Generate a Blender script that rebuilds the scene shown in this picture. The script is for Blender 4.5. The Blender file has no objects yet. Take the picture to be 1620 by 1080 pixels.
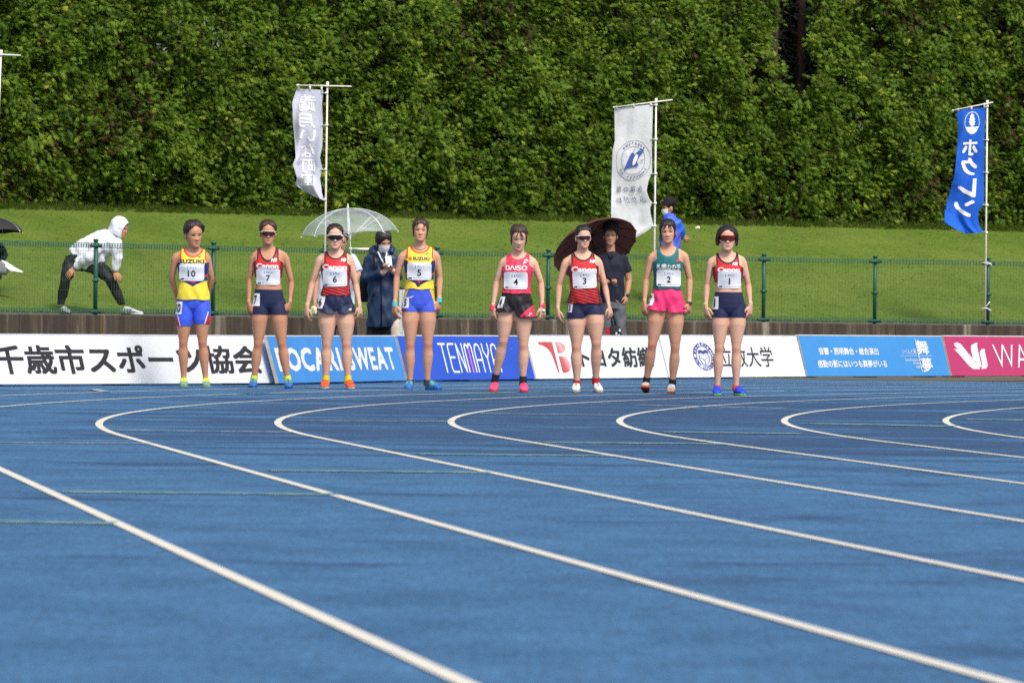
import bpy, bmesh, math, random
import numpy as np
from mathutils import Vector, Matrix, Euler
from mathutils.bvhtree import BVHTree

random.seed(7)
RNG = np.random.default_rng(11)
R = math.radians
SC = bpy.context.scene
COL = SC.collection

# ------------------------------------------------------------------ camera
# solved from the painted lanes (1.22 m apart): focal length in photo pixels, eye height, tilt, roll
F, YH, ROLL, EYE = 9855.877, 488.4305, .013, .81373
TILT = math.atan((540 - YH) / F)
cam = bpy.data.cameras.new('camera')
cam.sensor_width = 36
cam.lens = 36 * F / 1620
cam.clip_start = .5
cam.clip_end = 2000
cam.dof.use_dof = True
cam.dof.focus_distance = 61.5
cam.dof.aperture_fstop = 11
camo = bpy.data.objects.new('camera', cam)
COL.objects.link(camo)
camo.matrix_world = Matrix.Translation((0, 0, EYE)) @ Matrix.Rotation(math.pi / 2 - TILT, 4, 'X') @ Matrix.Rotation(ROLL, 4, 'Z')
SC.camera = camo

# ------------------------------------------------------------------ light
SUN_EL, SUN_AZ = R(52), R(30)       # azimuth: to the right of straight behind the camera
world = bpy.data.worlds.new('World')
SC.world = world
world.use_nodes = True
wn = world.node_tree
wn.nodes.clear()
sky = wn.nodes.new('ShaderNodeTexSky')
sky.sky_type = 'NISHITA'
sky.sun_disc = False
sky.sun_elevation = SUN_EL
sd = Vector((math.sin(SUN_AZ) * math.cos(SUN_EL), -math.cos(SUN_AZ) * math.cos(SUN_EL), math.sin(SUN_EL)))
sky.sun_rotation = math.atan2(sd.x, sd.y)
sky.air_density = 1.0
sky.dust_density = 3.0
sky.ozone_density = 1.0
bg = wn.nodes.new('ShaderNodeBackground')
bg.inputs['Strength'].default_value = .135
wo = wn.nodes.new('ShaderNodeOutputWorld')
hz = wn.nodes.new('ShaderNodeHueSaturation')      # thin rain cloud: a paler sky all round
hz.inputs['Saturation'].default_value = .5
wn.links.new(sky.outputs[0], hz.inputs['Color'])
wn.links.new(hz.outputs[0], bg.inputs[0])
wn.links.new(bg.outputs[0], wo.inputs[0])
sl = bpy.data.lights.new('sun', 'SUN')
sl.energy = 2.5
sl.angle = R(18)
sl.color = (1, .95, .87)
so = bpy.data.objects.new('sun', sl)
COL.objects.link(so)
so.rotation_euler = (-sd).to_track_quat('-Z', 'Y').to_euler()
so.location = (10, -10, 30)
SC.view_settings.view_transform = 'Standard'
SC.view_settings.look = 'None'
SC.view_settings.exposure = .2
SC.view_settings.gamma = 1
SC.view_settings.use_curve_mapping = False
SC.cycles.use_denoising = False
SC.cycles.max_bounces = 8
SC.cycles.transparent_max_bounces = 16

# ------------------------------------------------------------------ pixel -> place
def ray(px, py):
    c, s = math.cos(ROLL), math.sin(ROLL)
    x, y = px - 810, py - 540
    xr, yr = c * x + s * y, -s * x + c * y
    return xr, F * math.cos(TILT) - yr * math.sin(TILT), -yr * math.cos(TILT) - F * math.sin(TILT)
def G(px, py, z=0.0):                # point on the level z seen at a photo pixel
    a, b, c = ray(px, py)
    k = (z - EYE) / c
    return Vector((a * k, b * k, z))
def W(px, py, D):                    # point seen at a photo pixel, D metres out
    a, b, c = ray(px, py)
    k = D / b
    return Vector((a * k, D, EYE + c * k))
def pxm(D):
    return F / D

# ------------------------------------------------------------------ materials
def lin(c):
    c = c / 255.0
    return c / 12.92 if c <= .04045 else ((c + .055) / 1.055) ** 2.4
def S(r, g, b, k=1.0):
    return (lin(r) * k, lin(g) * k, lin(b) * k, 1)
MATS = {}
class N:
    """small wrapper for building node graphs"""
    def __init__(self, m):
        self.t = m.node_tree
        self.n = self.t.nodes
    def new(self, kind, **kw):
        n = self.n.new(kind)
        for k, v in kw.items():
            setattr(n, k, v)
        return n
    def link(self, a, b):
        self.t.links.new(a, b)
    def val(self, sock, v):
        if hasattr(v, 'is_linked') or hasattr(v, 'links'):
            self.t.links.new(v, sock)
        else:
            sock.default_value = v
    def math(self, op, a, b=0.0, c=None):
        n = self.n.new('ShaderNodeMath')
        n.operation = op
        self.val(n.inputs[0], a)
        self.val(n.inputs[1], b)
        if c is not None:
            self.val(n.inputs[2], c)
        return n.outputs[0]
    def noise(self, vec, scale, detail=3, rough=.55, dist=0.0):
        n = self.n.new('ShaderNodeTexNoise')
        n.inputs['Scale'].default_value = scale
        n.inputs['Detail'].default_value = detail
        n.inputs['Roughness'].default_value = rough
        n.inputs['Distortion'].default_value = dist
        if vec is not None:
            self.t.links.new(vec, n.inputs['Vector'])
        return n.outputs[0]
    def mapping(self, vec, scale=(1, 1, 1), loc=(0, 0, 0)):
        n = self.n.new('ShaderNodeMapping')
        n.inputs['Scale'].default_value = scale
        n.inputs['Location'].default_value = loc
        self.t.links.new(vec, n.inputs['Vector'])
        return n.outputs[0]
    def ramp(self, fac, stops):
        n = self.n.new('ShaderNodeValToRGB')
        e = n.color_ramp.elements
        while len(e) < len(stops):
            e.new(.5)
        for i, (p, c) in enumerate(stops):
            e[i].position = p
            e[i].color = c
        self.t.links.new(fac, n.inputs[0])
        return n.outputs[0]
    def mix(self, fac, a, b, mode='MIX'):
        n = self.n.new('ShaderNodeMix')
        n.data_type = 'RGBA'
        n.blend_type = mode
        self.val(n.inputs[0], fac)
        self.val(n.inputs[6], a)
        self.val(n.inputs[7], b)
        return n.outputs[2]
    def rng(self, v, a, b, c, d):
        n = self.n.new('ShaderNodeMapRange')
        for i, x in enumerate((a, b, c, d)):
            n.inputs[i + 1].default_value = x
        self.t.links.new(v, n.inputs[0])
        return n.outputs[0]
    def bump(self, h, strength, dist=.01):
        n = self.n.new('ShaderNodeBump')
        n.inputs['Strength'].default_value = strength
        n.inputs['Distance'].default_value = dist
        self.t.links.new(h, n.inputs['Height'])
        return n.outputs[0]
def blank(name):
    m = bpy.data.materials.new(name)
    m.use_nodes = True
    g = N(m)
    p = g.n['Principled BSDF']
    return m, g, p
def mat(name, col, rough=.6, var=.12, scale=20, bump=0.0, bscale=None, spec=.4, metal=0.0, sss=0.0, alpha=None, stretch=(1, 1, 1)):
    if name in MATS:
        return MATS[name]
    m, g, p = blank(name)
    tc = g.new('ShaderNodeTexCoord').outputs['Object']
    v = g.mapping(tc, stretch)
    nz = g.noise(v, scale, 4)
    k = g.rng(nz, .3, .7, 1 - var, 1 + var)
    c = g.mix(1.0, col, k, 'MULTIPLY')
    g.link(c, p.inputs['Base Color'])
    p.inputs['Roughness'].default_value = rough
    p.inputs['Specular IOR Level'].default_value = spec
    p.inputs['Metallic'].default_value = metal
    if sss:
        p.inputs['Subsurface Weight'].default_value = sss
        p.inputs['Subsurface Radius'].default_value = (.012, .005, .003)
        p.inputs['Subsurface Scale'].default_value = 1.0
    if bump:
        h = g.noise(v, bscale or scale * 4, 4)
        g.link(g.bump(h, bump), p.inputs['Normal'])
    if alpha is not None:
        p.inputs['Alpha'].default_value = alpha
    MATS[name] = m
    return m

# ------------------------------------------------------------------ objects
def link(name, verts, faces, mats, parent=None, smooth=True, attrs=None, midx=None, cattr=None, fattr=None):
    me = bpy.data.meshes.new(name)
    verts = np.asarray(verts, dtype=np.float32).reshape(-1, 3)
    if isinstance(faces, np.ndarray) and faces.ndim == 2:
        nf, k = faces.shape
        me.vertices.add(len(verts))
        me.vertices.foreach_set('co', verts.ravel())
        me.loops.add(nf * k)
        me.loops.foreach_set('vertex_index', faces.astype(np.int32).ravel())
        me.polygons.add(nf)
        me.polygons.foreach_set('loop_start', np.arange(0, nf * k, k, dtype=np.int32))
        me.update(calc_edges=True)
        me.validate()
    else:
        me.from_pydata(verts.tolist(), [], [list(map(int, f)) for f in faces])
        me.update()
    if not isinstance(mats, (list, tuple)):
        mats = [mats]
    for m in mats:
        me.materials.append(m)
    if midx is not None:
        me.polygons.foreach_set('material_index', np.asarray(midx, dtype=np.int32))
    if smooth:
        me.polygons.foreach_set('use_smooth', np.ones(len(me.polygons), dtype=bool))
    for k, v in (attrs or {}).items():
        a = me.attributes.new(k, 'FLOAT', 'POINT')
        a.data.foreach_set('value', np.asarray(v, dtype=np.float32))
    for k, v in (cattr or {}).items():
        a = me.attributes.new(k, 'FLOAT_COLOR', 'POINT')
        a.data.foreach_set('color', np.asarray(v, dtype=np.float32).ravel())
    o = bpy.data.objects.new(name, me)
    COL.objects.link(o)
    if parent:
        o.parent = parent
    return o
def tag(o, label=None, cat=None, group=None, kind=None):
    if label: o['label'] = label
    if cat: o['category'] = cat
    if group: o['group'] = group
    if kind: o['kind'] = kind
    return o
def thing(name, label, cat, loc=(0, 0, 0), rz=0.0, group=None):
    o = bpy.data.objects.new(name, None)
    o.empty_display_size = .1
    COL.objects.link(o)
    o.location = loc
    o.rotation_euler = (0, 0, rz)
    return tag(o, label, cat, group)

class MB:
    """collects shapes into one mesh"""
    def __init__(self):
        self.v, self.f, self.m = [], [], []
        self.mi = 0
        self.n = 0
    def add(self, v, f):
        v = np.asarray(v, float).reshape(-1, 3)
        self.v.append(v)
        for q in f:
            self.f.append([int(i) + self.n for i in q])
            self.m.append(self.mi)
        self.n += len(v)
        return self
    def box(self, c, s, rot=None):
        c = np.array(c, float)
        h = np.array(s, float) / 2
        v = np.array([(x, y, z) for x in (-1, 1) for y in (-1, 1) for z in (-1, 1)]) * h
        if rot is not None:
            v = v @ np.array(rot).T
        return self.add(v + c, [(0, 1, 3, 2), (4, 6, 7, 5), (0, 4, 5, 1), (2, 3, 7, 6), (0, 2, 6, 4), (1, 5, 7, 3)])
    def tube(self, pts, r, n=8, b=None, cap=True):
        v, f = loft(pts, r, n, b, cap)
        return self.add(v, f)
    def ball(self, c, r, nu=14, nv=9, rot=None):
        r = np.array(r, float) * np.ones(3)
        v = [(0, 0, -1)]
        for j in range(1, nv):
            a = -math.pi / 2 + math.pi * j / nv
            for i in range(nu):
                t = 2 * math.pi * i / nu
                v.append((math.cos(a) * math.cos(t), math.cos(a) * math.sin(t), math.sin(a)))
        v.append((0, 0, 1))
        f = []
        L = len(v) - 1
        for i in range(nu):
            k = (i + 1) % nu
            f.append((0, 1 + k, 1 + i))
            for j in range(nv - 2):
                a = 1 + j * nu
                f.append((a + i, a + k, a + nu + k, a + nu + i))
            a = 1 + (nv - 2) * nu
            f.append((a + i, a + k, L))
        v = np.array(v) * r
        if rot is not None:
            v = v @ np.array(rot).T
        return self.add(v + np.array(c), f)
    def arr(self):
        return (np.concatenate(self.v) if self.v else np.zeros((0, 3))), self.f
    def build(self, name, mats, parent=None, smooth=True):
        v, f = self.arr()
        return link(name, v, f, mats, parent, smooth, midx=self.m if isinstance(mats, (list, tuple)) else None)

def frame_of(d):
    d = d / (np.linalg.norm(d) + 1e-12)
    ref = np.array((1.0, 0, 0)) if abs(d[0]) < .85 else np.array((0, 1.0, 0))
    a = ref - d * ref.dot(d)
    a /= np.linalg.norm(a)
    return a, np.cross(d, a)
def loft(pts, ra, n=12, rb=None, cap=True, p=2.0, offs=None):
    """tube through pts with half-axes ra (sideways) and rb"""
    pts = np.asarray(pts, float)
    m = len(pts)
    ra = np.ones(m) * np.asarray(ra, float)
    rb = ra if rb is None else np.ones(m) * np.asarray(rb, float)
    t = np.linspace(0, 2 * np.pi, n, endpoint=False)
    ct = np.sign(np.cos(t)) * np.abs(np.cos(t)) ** (2 / p)
    st = np.sign(np.sin(t)) * np.abs(np.sin(t)) ** (2 / p)
    V = []
    pa = None
    for i in range(m):
        d = pts[min(i + 1, m - 1)] - pts[max(i - 1, 0)]
        if pa is None:
            a, b = frame_of(d)
        else:
            dn = d / (np.linalg.norm(d) + 1e-12)
            a = pa - dn * pa.dot(dn)
            a /= np.linalg.norm(a) + 1e-12
            b = np.cross(dn, a)
        pa = a
        c = pts[i] + (offs[i] if offs is not None else 0)
        V.append(c + np.outer(ct * ra[i], a) + np.outer(st * rb[i], b))
    V = np.concatenate(V)
    Fc = []
    for i in range(m - 1):
        for j in range(n):
            k = (j + 1) % n
            Fc.append((i * n + j, i * n + k, (i + 1) * n + k, (i + 1) * n + j))
    if cap:
        V = np.concatenate([V, pts[:1] + (offs[0] if offs is not None else 0), pts[-1:] + (offs[-1] if offs is not None else 0)])
        a, b = len(V) - 2, len(V) - 1
        for j in range(n):
            k = (j + 1) % n
            Fc.append((a, k, j))
            Fc.append((b, (m - 1) * n + j, (m - 1) * n + k))
    return V, Fc

def tris_of(f):
    out = []
    for q in f:
        for i in range(1, len(q) - 1):
            out.append((q[0], q[i], q[i + 1]))
    return np.array(out, dtype=np.int64).reshape(-1, 3)
def laplace(v, f, it=3, lam=.5, keep=None):
    e = np.concatenate([f[:, [i, (i + 1) % f.shape[1]]] for i in range(f.shape[1])])
    e = np.concatenate([e, e[:, ::-1]])
    deg = np.bincount(e[:, 0], minlength=len(v))[:, None].clip(1)
    for _ in range(it):
        s = np.zeros_like(v)
        for k in range(3):
            s[:, k] = np.bincount(e[:, 0], weights=v[e[:, 1], k], minlength=len(v))
        v = v + lam * (s / deg - v)
    return v
def remesh(parts, voxel=.007, smooth=3):
    """one continuous skin round the overlapping parts"""
    mb = MB()
    for v, f in parts:
        mb.add(v, f)
    v, f = mb.arr()
    me = bpy.data.meshes.new('tmp')
    me.from_pydata(v.tolist(), [], f)
    o = bpy.data.objects.new('tmp', me)
    COL.objects.link(o)
    md = o.modifiers.new('r', 'REMESH')
    md.mode = 'VOXEL'
    md.voxel_size = voxel
    dg = bpy.context.evaluated_depsgraph_get()
    ev = o.evaluated_get(dg)
    em = ev.to_mesh()
    nv = len(em.vertices)
    vv = np.zeros(nv * 3, dtype=np.float32)
    em.vertices.foreach_get('co', vv)
    ff = np.zeros(len(em.loops), dtype=np.int32)
    em.loops.foreach_get('vertex_index', ff)
    ev.to_mesh_clear()
    bpy.data.objects.remove(o)
    bpy.data.meshes.remove(me)
    vv = vv.reshape(-1, 3).astype(float)
    ff = ff.reshape(-1, 4).astype(np.int64)
    if smooth:
        vv = laplace(vv, ff, smooth)
    return vv, ff
def vnormals(v, f):
    n = np.zeros_like(v)
    a, b, c = v[f[:, 0]], v[f[:, 1]], v[f[:, 2]]
    fn = np.cross(b - a, c - a)
    for k in range(f.shape[1]):
        for j in range(3):
            n[:, j] += np.bincount(f[:, k], weights=fn[:, j], minlength=len(v))
    return n / (np.linalg.norm(n, axis=1)[:, None] + 1e-12)
def quads2tris(f):
    return np.concatenate([f[:, [0, 1, 2]], f[:, [0, 2, 3]]]) if f.shape[1] == 4 else f
def clip(v, t, g, extra):
    """keep the part of a triangle mesh where g >= 0; extra: (n,k) values carried along"""
    ins = g >= 0
    cnt = ins[t].sum(1)
    keep = [t[cnt == 3]]
    nv, ne = [], []
    base = len(v)
    cache = {}
    def cut(i, j):
        key = (i, j) if i < j else (j, i)
        if key in cache:
            return cache[key]
        s = g[i] / (g[i] - g[j])
        nv.append(v[i] + (v[j] - v[i]) * s)
        ne.append(extra[i] + (extra[j] - extra[i]) * s)
        cache[key] = base + len(nv) - 1
        return cache[key]
    out = []
    for tri in t[(cnt == 1) | (cnt == 2)]:
        p = []
        for k in range(3):
            i, j = int(tri[k]), int(tri[(k + 1) % 3])
            if ins[i]:
                p.append(i)
            if ins[i] != ins[j]:
                p.append(cut(i, j))
        for k in range(1, len(p) - 1):
            out.append((p[0], p[k], p[k + 1]))
    if out:
        keep.append(np.array(out))
        v = np.concatenate([v, np.array(nv)])
        extra = np.concatenate([extra, np.array(ne)])
    t = np.concatenate(keep)
    used = np.unique(t)
    mp = -np.ones(len(v), dtype=np.int64)
    mp[used] = np.arange(len(used))
    return v[used], mp[t], extra[used]
def rim_in(v, t, nrm, depth, extra):
    """turn the open edges of a shell inwards so it has thickness"""
    e = np.concatenate([t[:, [0, 1]], t[:, [1, 2]], t[:, [2, 0]]])
    key = np.sort(e, 1)
    u, inv, c = np.unique(key[:, 0] * (len(v) + 1) + key[:, 1], return_inverse=True, return_counts=True)
    b = e[c[inv] == 1]
    bv = np.unique(b)
    mp = -np.ones(len(v), dtype=np.int64)
    mp[bv] = len(v) + np.arange(len(bv))
    v2 = np.concatenate([v, v[bv] - nrm[bv] * depth])
    q = np.concatenate([np.stack([b[:, 1], b[:, 0], mp[b[:, 0]]], 1), np.stack([b[:, 1], mp[b[:, 0]], mp[b[:, 1]]], 1)])
    return v2, np.concatenate([t, q]), np.concatenate([extra, extra[bv]])
def bvh(*meshes):
    vs, fs, n = [], [], 0
    for v, f in meshes:
        vs += [tuple(x) for x in v]
        fs += [tuple(int(i) + n for i in q) for q in f]
        n += len(v)
    return BVHTree.FromPolygons(vs, fs)

# ------------------------------------------------------------------ lettering
_TXT = {}
def text2d(s, bold=0.0, res=4, spacing=1.0, line=1.0):
    key = (s, bold, res, spacing, line)
    if key in _TXT:
        return _TXT[key]
    cu = bpy.data.curves.new('t', 'FONT')
    cu.body = s
    cu.offset = bold
    cu.resolution_u = res
    cu.space_character = spacing
    cu.space_line = line
    o = bpy.data.objects.new('t', cu)
    COL.objects.link(o)
    dg = bpy.context.evaluated_depsgraph_get()
    ev = o.evaluated_get(dg)
    me = ev.to_mesh()
    v = np.array([w.co[:2] for w in me.vertices]).reshape(-1, 2)
    f = tris_of([list(p.vertices) for p in me.polygons])
    ev.to_mesh_clear()
    bpy.data.objects.remove(o)
    bpy.data.curves.remove(cu)
    _TXT[key] = (v, f)
    return v, f
def heavy(s, d):
    """a heavier cut of the same letters: shifted copies, each a hair above the last"""
    V, T, n = [], [], 0
    x = 0.0
    for ch in s:
        v, t = text2d(ch, 0.0, 2)
        if len(v) == 0:
            x += .4; continue
        wide = ord(ch) > 0x2000
        off = np.array((x if wide else x - v[:, 0].min(), 0))
        for k, a in enumerate(np.linspace(.785, 2 * np.pi + .785, 5)[:-1]):
            q = v + off + d * np.array((math.cos(a), math.sin(a)))
            V.append(np.concatenate([q, np.full((len(q), 1), k * .00012)], 1)); T.append(t + n); n += len(q)
        x += 1.0 if wide else v[:, 0].max() - v[:, 0].min() + .12
    return np.concatenate(V), np.concatenate(T)
def flat3(v):
    v = np.asarray(v, float)
    return v[:, :2], (v[:, 2] if v.shape[1] > 2 else np.zeros(len(v)))
def fit(v, u0, v0, u1, v1):
    v = np.array(v, float)
    lo, hi = v[:, :2].min(0), v[:, :2].max(0)
    v[:, :2] = (v[:, :2] - lo) / (hi - lo + 1e-9) * np.array((u1 - u0, v1 - v0)) + np.array((u0, v0))
    return v
def refine(v, t, L):
    """split long triangles so print can follow a curved cloth"""
    for _ in range(5):
        e = np.concatenate([t[:, [0, 1]], t[:, [1, 2]], t[:, [2, 0]]])
        if np.linalg.norm(v[e[:, 0]] - v[e[:, 1]], axis=1).max() < L:
            break
        key = np.sort(e, 1)
        u, inv = np.unique(key, axis=0, return_inverse=True)
        inv = inv.ravel()
        mid = (v[u[:, 0]] + v[u[:, 1]]) / 2
        n = len(t)
        m01, m12, m20 = inv[:n] + len(v), inv[n:2 * n] + len(v), inv[2 * n:] + len(v)
        v = np.concatenate([v, mid])
        t = np.concatenate([np.stack([t[:, 0], m01, m20], 1), np.stack([m01, t[:, 1], m12], 1), np.stack([m20, m12, t[:, 2]], 1), np.stack([m01, m12, m20], 1)])
    return v, t
from mathutils.geometry import delaunay_2d_cdt
def union2d(v, faces):
    """one clean sheet out of overlapping outlines"""
    r = delaunay_2d_cdt([Vector((float(a), float(b))) for a, b in v], [], [list(map(int, f)) for f in faces], 0, 1e-6)
    V = np.array([(q.x, q.y) for q in r[0]])
    T = tris_of([f for f, o in zip(r[2], r[5]) if len(o)])
    a, b, c = V[T[:, 0]], V[T[:, 1]], V[T[:, 2]]
    sg = (b[:, 0] - a[:, 0]) * (c[:, 1] - a[:, 1]) - (b[:, 1] - a[:, 1]) * (c[:, 0] - a[:, 0])
    T[sg < 0] = T[sg < 0][:, ::-1]
    return V, T
def strokes(lines, w, n=6):
    """flat pen strokes with round ends, 2D"""
    V, P = [], []
    k = 0
    def add(p):
        nonlocal k
        V.append(p); P.append(list(range(k, k + len(p)))); k += len(p)
    for L in lines:
        L = np.array(L, float)
        for i in range(len(L) - 1):
            d = L[i + 1] - L[i]
            d = d / (np.linalg.norm(d) + 1e-9)
            q = np.array((-d[1], d[0])) * w / 2
            add(np.array([L[i] - q, L[i + 1] - q, L[i + 1] + q, L[i] + q]))
        for c in L:
            a = np.linspace(0, 2 * np.pi, 2 * n, endpoint=False)
            add(c + np.stack([np.cos(a), np.sin(a)], 1) * w / 2)
    return union2d(np.concatenate(V), P)
def poly2d(pts):
    """fill a 2D outline"""
    bm = bmesh.new()
    vs = [bm.verts.new((p[0], p[1], 0)) for p in pts]
    f = bm.faces.new(vs)
    r = bmesh.ops.triangulate(bm, faces=[f])
    bm.verts.index_update()
    v = np.array([w.co[:2] for w in bm.verts])
    t = np.array([[w.index for w in q.verts] for q in bm.faces])
    bm.free()
    a, b, c = v[t[:, 0]], v[t[:, 1]], v[t[:, 2]]
    s = (b[:, 0] - a[:, 0]) * (c[:, 1] - a[:, 1]) - (b[:, 1] - a[:, 1]) * (c[:, 0] - a[:, 0])
    t[s < 0] = t[s < 0][:, ::-1]
    return v, t
def ringline(cx, cy, rx, ry, w, n=40):
    a = np.linspace(0, 2 * np.pi, n, endpoint=False)
    o = np.stack([cx + (rx + w / 2) * np.cos(a), cy + (ry + w / 2) * np.sin(a)], 1)
    i = np.stack([cx + (rx - w / 2) * np.cos(a), cy + (ry - w / 2) * np.sin(a)], 1)
    T = []
    for k in range(n):
        m = (k + 1) % n
        T += [(k, m, n + m), (k, n + m, n + k)]
    return np.concatenate([o, i]), np.array(T)
def cat2d(*parts):
    V, T, n = [], [], 0
    for k, (v, t) in enumerate(parts):
        V.append(np.concatenate([np.asarray(v, float)[:, :2], np.full((len(v), 1), k * .00006)], 1))
        T.append(np.asarray(t) + n)
        n += len(v)
    return np.concatenate(V), np.concatenate(T)
# ------------------------------------------------------------------ setting: track
def track_material():
    m, g, p = blank('track_blue')
    tc = g.new('ShaderNodeTexCoord').outputs['Object']
    sep = g.new('ShaderNodeSeparateXYZ')
    g.link(tc, sep.inputs[0])
    x, y = sep.outputs[0], sep.outputs[1]
    fine = g.noise(tc, 160, 4, .7)
    mid = g.noise(g.mapping(tc, (1.2, .7, 1)), 1.6, 5, .6)
    gran = g.noise(tc, 38, 3, .65)
    clump = g.noise(tc, 9, 4, .65)
    k = g.math('MULTIPLY', g.rng(fine, .25, .75, .72, 1.28), g.rng(mid, .3, .7, .90, 1.10))
    k = g.math('MULTIPLY', k, g.math('MULTIPLY', g.rng(gran, .28, .72, .76, 1.24), g.rng(clump, .28, .72, .84, 1.16)))
    # granules rolled out along the lanes: fine ridges, so the grain still shows at a grazing view
    rid = g.noise(g.mapping(tc, (55, 4.5, 1)), 1.0, 3, .7)
    rid2 = g.noise(g.mapping(tc, (17, 1.6, 1), (4, 2, 0)), 1.0, 4, .7)
    k = g.math('MULTIPLY', k, g.math('MULTIPLY', g.rng(rid, .3, .7, .80, 1.20), g.rng(rid2, .3, .7, .90, 1.10)))
    base = g.mix(g.rng(mid, .35, .65, 0, 1), S(55, 98, 137, .98), S(63, 106, 146, .98))
    c = g.mix(1.0, base, k, 'MULTIPLY')
    # rain water still soaked into the surface in long patches with their own outlines
    w1 = g.noise(g.mapping(tc, (.34, .95, 1), (3.1, 1.7, 0)), 1.0, 7, .66, .4)
    inner = g.math('MULTIPLY', g.rng(y, 30, 39, 0, 1), g.rng(y, 66, 56, 0, 1))
    side = g.rng(x, -4.5, -1.0, 0, 1)
    bias = g.math('ADD', g.math('MULTIPLY', g.math('MULTIPLY', inner, side), .185), -.055)
    wet = g.rng(g.math('ADD', w1, bias), .55, .585, 0, 1)
    near = g.noise(g.mapping(tc, (.55, .45, 1), (7.7, 4.2, 0)), 1.0, 5, .6, .4)
    wet2 = g.math('MULTIPLY', g.rng(near, .53, .60, 0, .75), g.rng(x, -.2, .9, 0, 1))
    wet = g.math('MAXIMUM', wet, wet2)
    c = g.mix(wet, c, g.mix(1.0, c, (.44, .50, .60, 1), 'MULTIPLY'))
    g.link(c, p.inputs['Base Color'])
    g.link(g.rng(wet, 0, 1, .82, .6), p.inputs['Roughness'])
    p.inputs['Specular IOR Level'].default_value = .25
    g.link(g.bump(fine, .5, .003), p.inputs['Normal'])
    return m
def sheet(name, x0, y0, x1, y1, z, m, kind='structure', nx=1, ny=1):
    xs, ys = np.linspace(x0, x1, nx + 1), np.linspace(y0, y1, ny + 1)
    v = [(x, y, z) for y in ys for x in xs]
    f = [(j * (nx + 1) + i, j * (nx + 1) + i + 1, (j + 1) * (nx + 1) + i + 1, (j + 1) * (nx + 1) + i) for j in range(ny) for i in range(nx)]
    return tag(link(name, v, f, m, None, False), kind=kind)
TRACK = sheet('running_track', -30, -30, 80, 76, 0.0, track_material())
sheet('ground', -900, -900, 900, 900, -.06, mat('earth', S(96, 92, 80), .9, .2, .3))
apron = mat('paving_grey', S(120, 120, 116), .85, .15, 3, .2)

LANE_O, LANE_R, LANE_A = np.array((42.40839, 44.91564)), 46.5, -.14125
def line_paint():
    m, g, p = blank('line_paint')
    tc = g.new('ShaderNodeTexCoord').outputs['Object']
    c = g.mix(g.rng(g.noise(tc, 5, 5, .7), .56, .74, 0, .55), S(226, 221, 208, .92), S(160, 166, 172))
    c = g.mix(1.0, c, g.rng(g.noise(tc, 60, 3, .7), .3, .7, .86, 1.1), 'MULTIPLY')
    g.link(c, p.inputs['Base Color'])
    p.inputs['Roughness'].default_value = .75
    g.link(g.bump(g.noise(tc, 160, 3), .4, .003), p.inputs['Normal'])
    return m
line_mat = line_paint()
def worn(name, c, lo, hi):
    m, g, p = blank(name)
    tc = g.new('ShaderNodeTexCoord').outputs['Object']
    k = g.rng(g.noise(tc, 7, 4, .7), lo, hi, 0, 1)
    g.link(g.mix(k, S(48, 94, 136, .98), c), p.inputs['Base Color'])
    p.inputs['Roughness'].default_value = .75
    return m
line_mat2 = worn('line_paint_worn', S(190, 200, 206, .9), .36, .62)
green_paint = worn('green_paint', S(54, 142, 130, .85), .30, .60)
def lane_line(k):
    d = np.array((math.sin(LANE_A), math.cos(LANE_A)))
    n = np.array((-d[1], d[0]))
    P = []
    for side in (-.025, .025):
        r = LANE_R - 1.22 * k + side
        s = [LANE_O + r * n + t * d for t in np.linspace(-62, 0, 40, endpoint=False)]
        a = [LANE_O + r * (math.cos(q) * n + math.sin(q) * d) for q in np.linspace(0, 2.2, 150)]
        P.append(np.array(s + a))
    P = np.concatenate([np.concatenate([q, np.full((len(q), 1), .004)], 1) for q in P])
    m = len(P) // 2
    f = [(m + i, m + i + 1, i + 1, i) for i in range(m - 1)]
    return link('lane_line', P, f, line_mat, TRACK, False)
for k in range(-1, 9):
    lane_line(k)
def ground_mark(a, b, w, m, name, off=0.0, z=.0045):
    A, B = G(*a), G(*b)
    k = max(1.0, A.y / 27)
    w, off = w * k, off * k
    d = (B - A).normalized()
    n = Vector((-d.y, d.x, 0))
    if n.y < 0: n = -n
    A, B = A + n * off, B + n * off
    v = [A - n * w / 2, B - n * w / 2, B + n * w / 2, A + n * w / 2]
    return link(name, [(q.x, q.y, z) for q in v], [(0, 1, 2, 3)], m, TRACK, False)
for s in [(-150, 699, 243, 702), (185, 681, 463, 684), (462, 665.5, 716, 667), (760, 654, 978, 657), (1010, 641, 1240, 646)]:
    ground_mark(s[:2], s[2:], .09, line_mat2, 'lane_mark')
for s in [(-90, 825, 178, 829), (98, 778.5, 538, 783.5), (428, 745, 778, 748.5), (665, 719, 968, 722), (862, 700.5, 1148, 703), (1050, 684, 1268, 686.5), (1268, 670, 1502, 675), (1530, 664, 1700, 666)]:
    ground_mark(s[:2], s[2:], .09, line_mat2, 'lane_mark')
    ground_mark(s[:2], s[2:], .15, green_paint, 'exchange_mark', .125)
for s in [(148, 616.2, 168, 620.6), (-40, 616, 140, 616.3)]:
    ground_mark(s[:2], s[2:], .05, line_mat2, 'lane_mark', 0, .008)
for s in [(700, 624.3, 960, 623.3), (1240, 618.7, 1420, 620.3), (330, 623.5, 480, 622.5)]:
    ground_mark(s[:2], s[2:], .05, green_paint, 'exchange_mark', 0, .0075)

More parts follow.
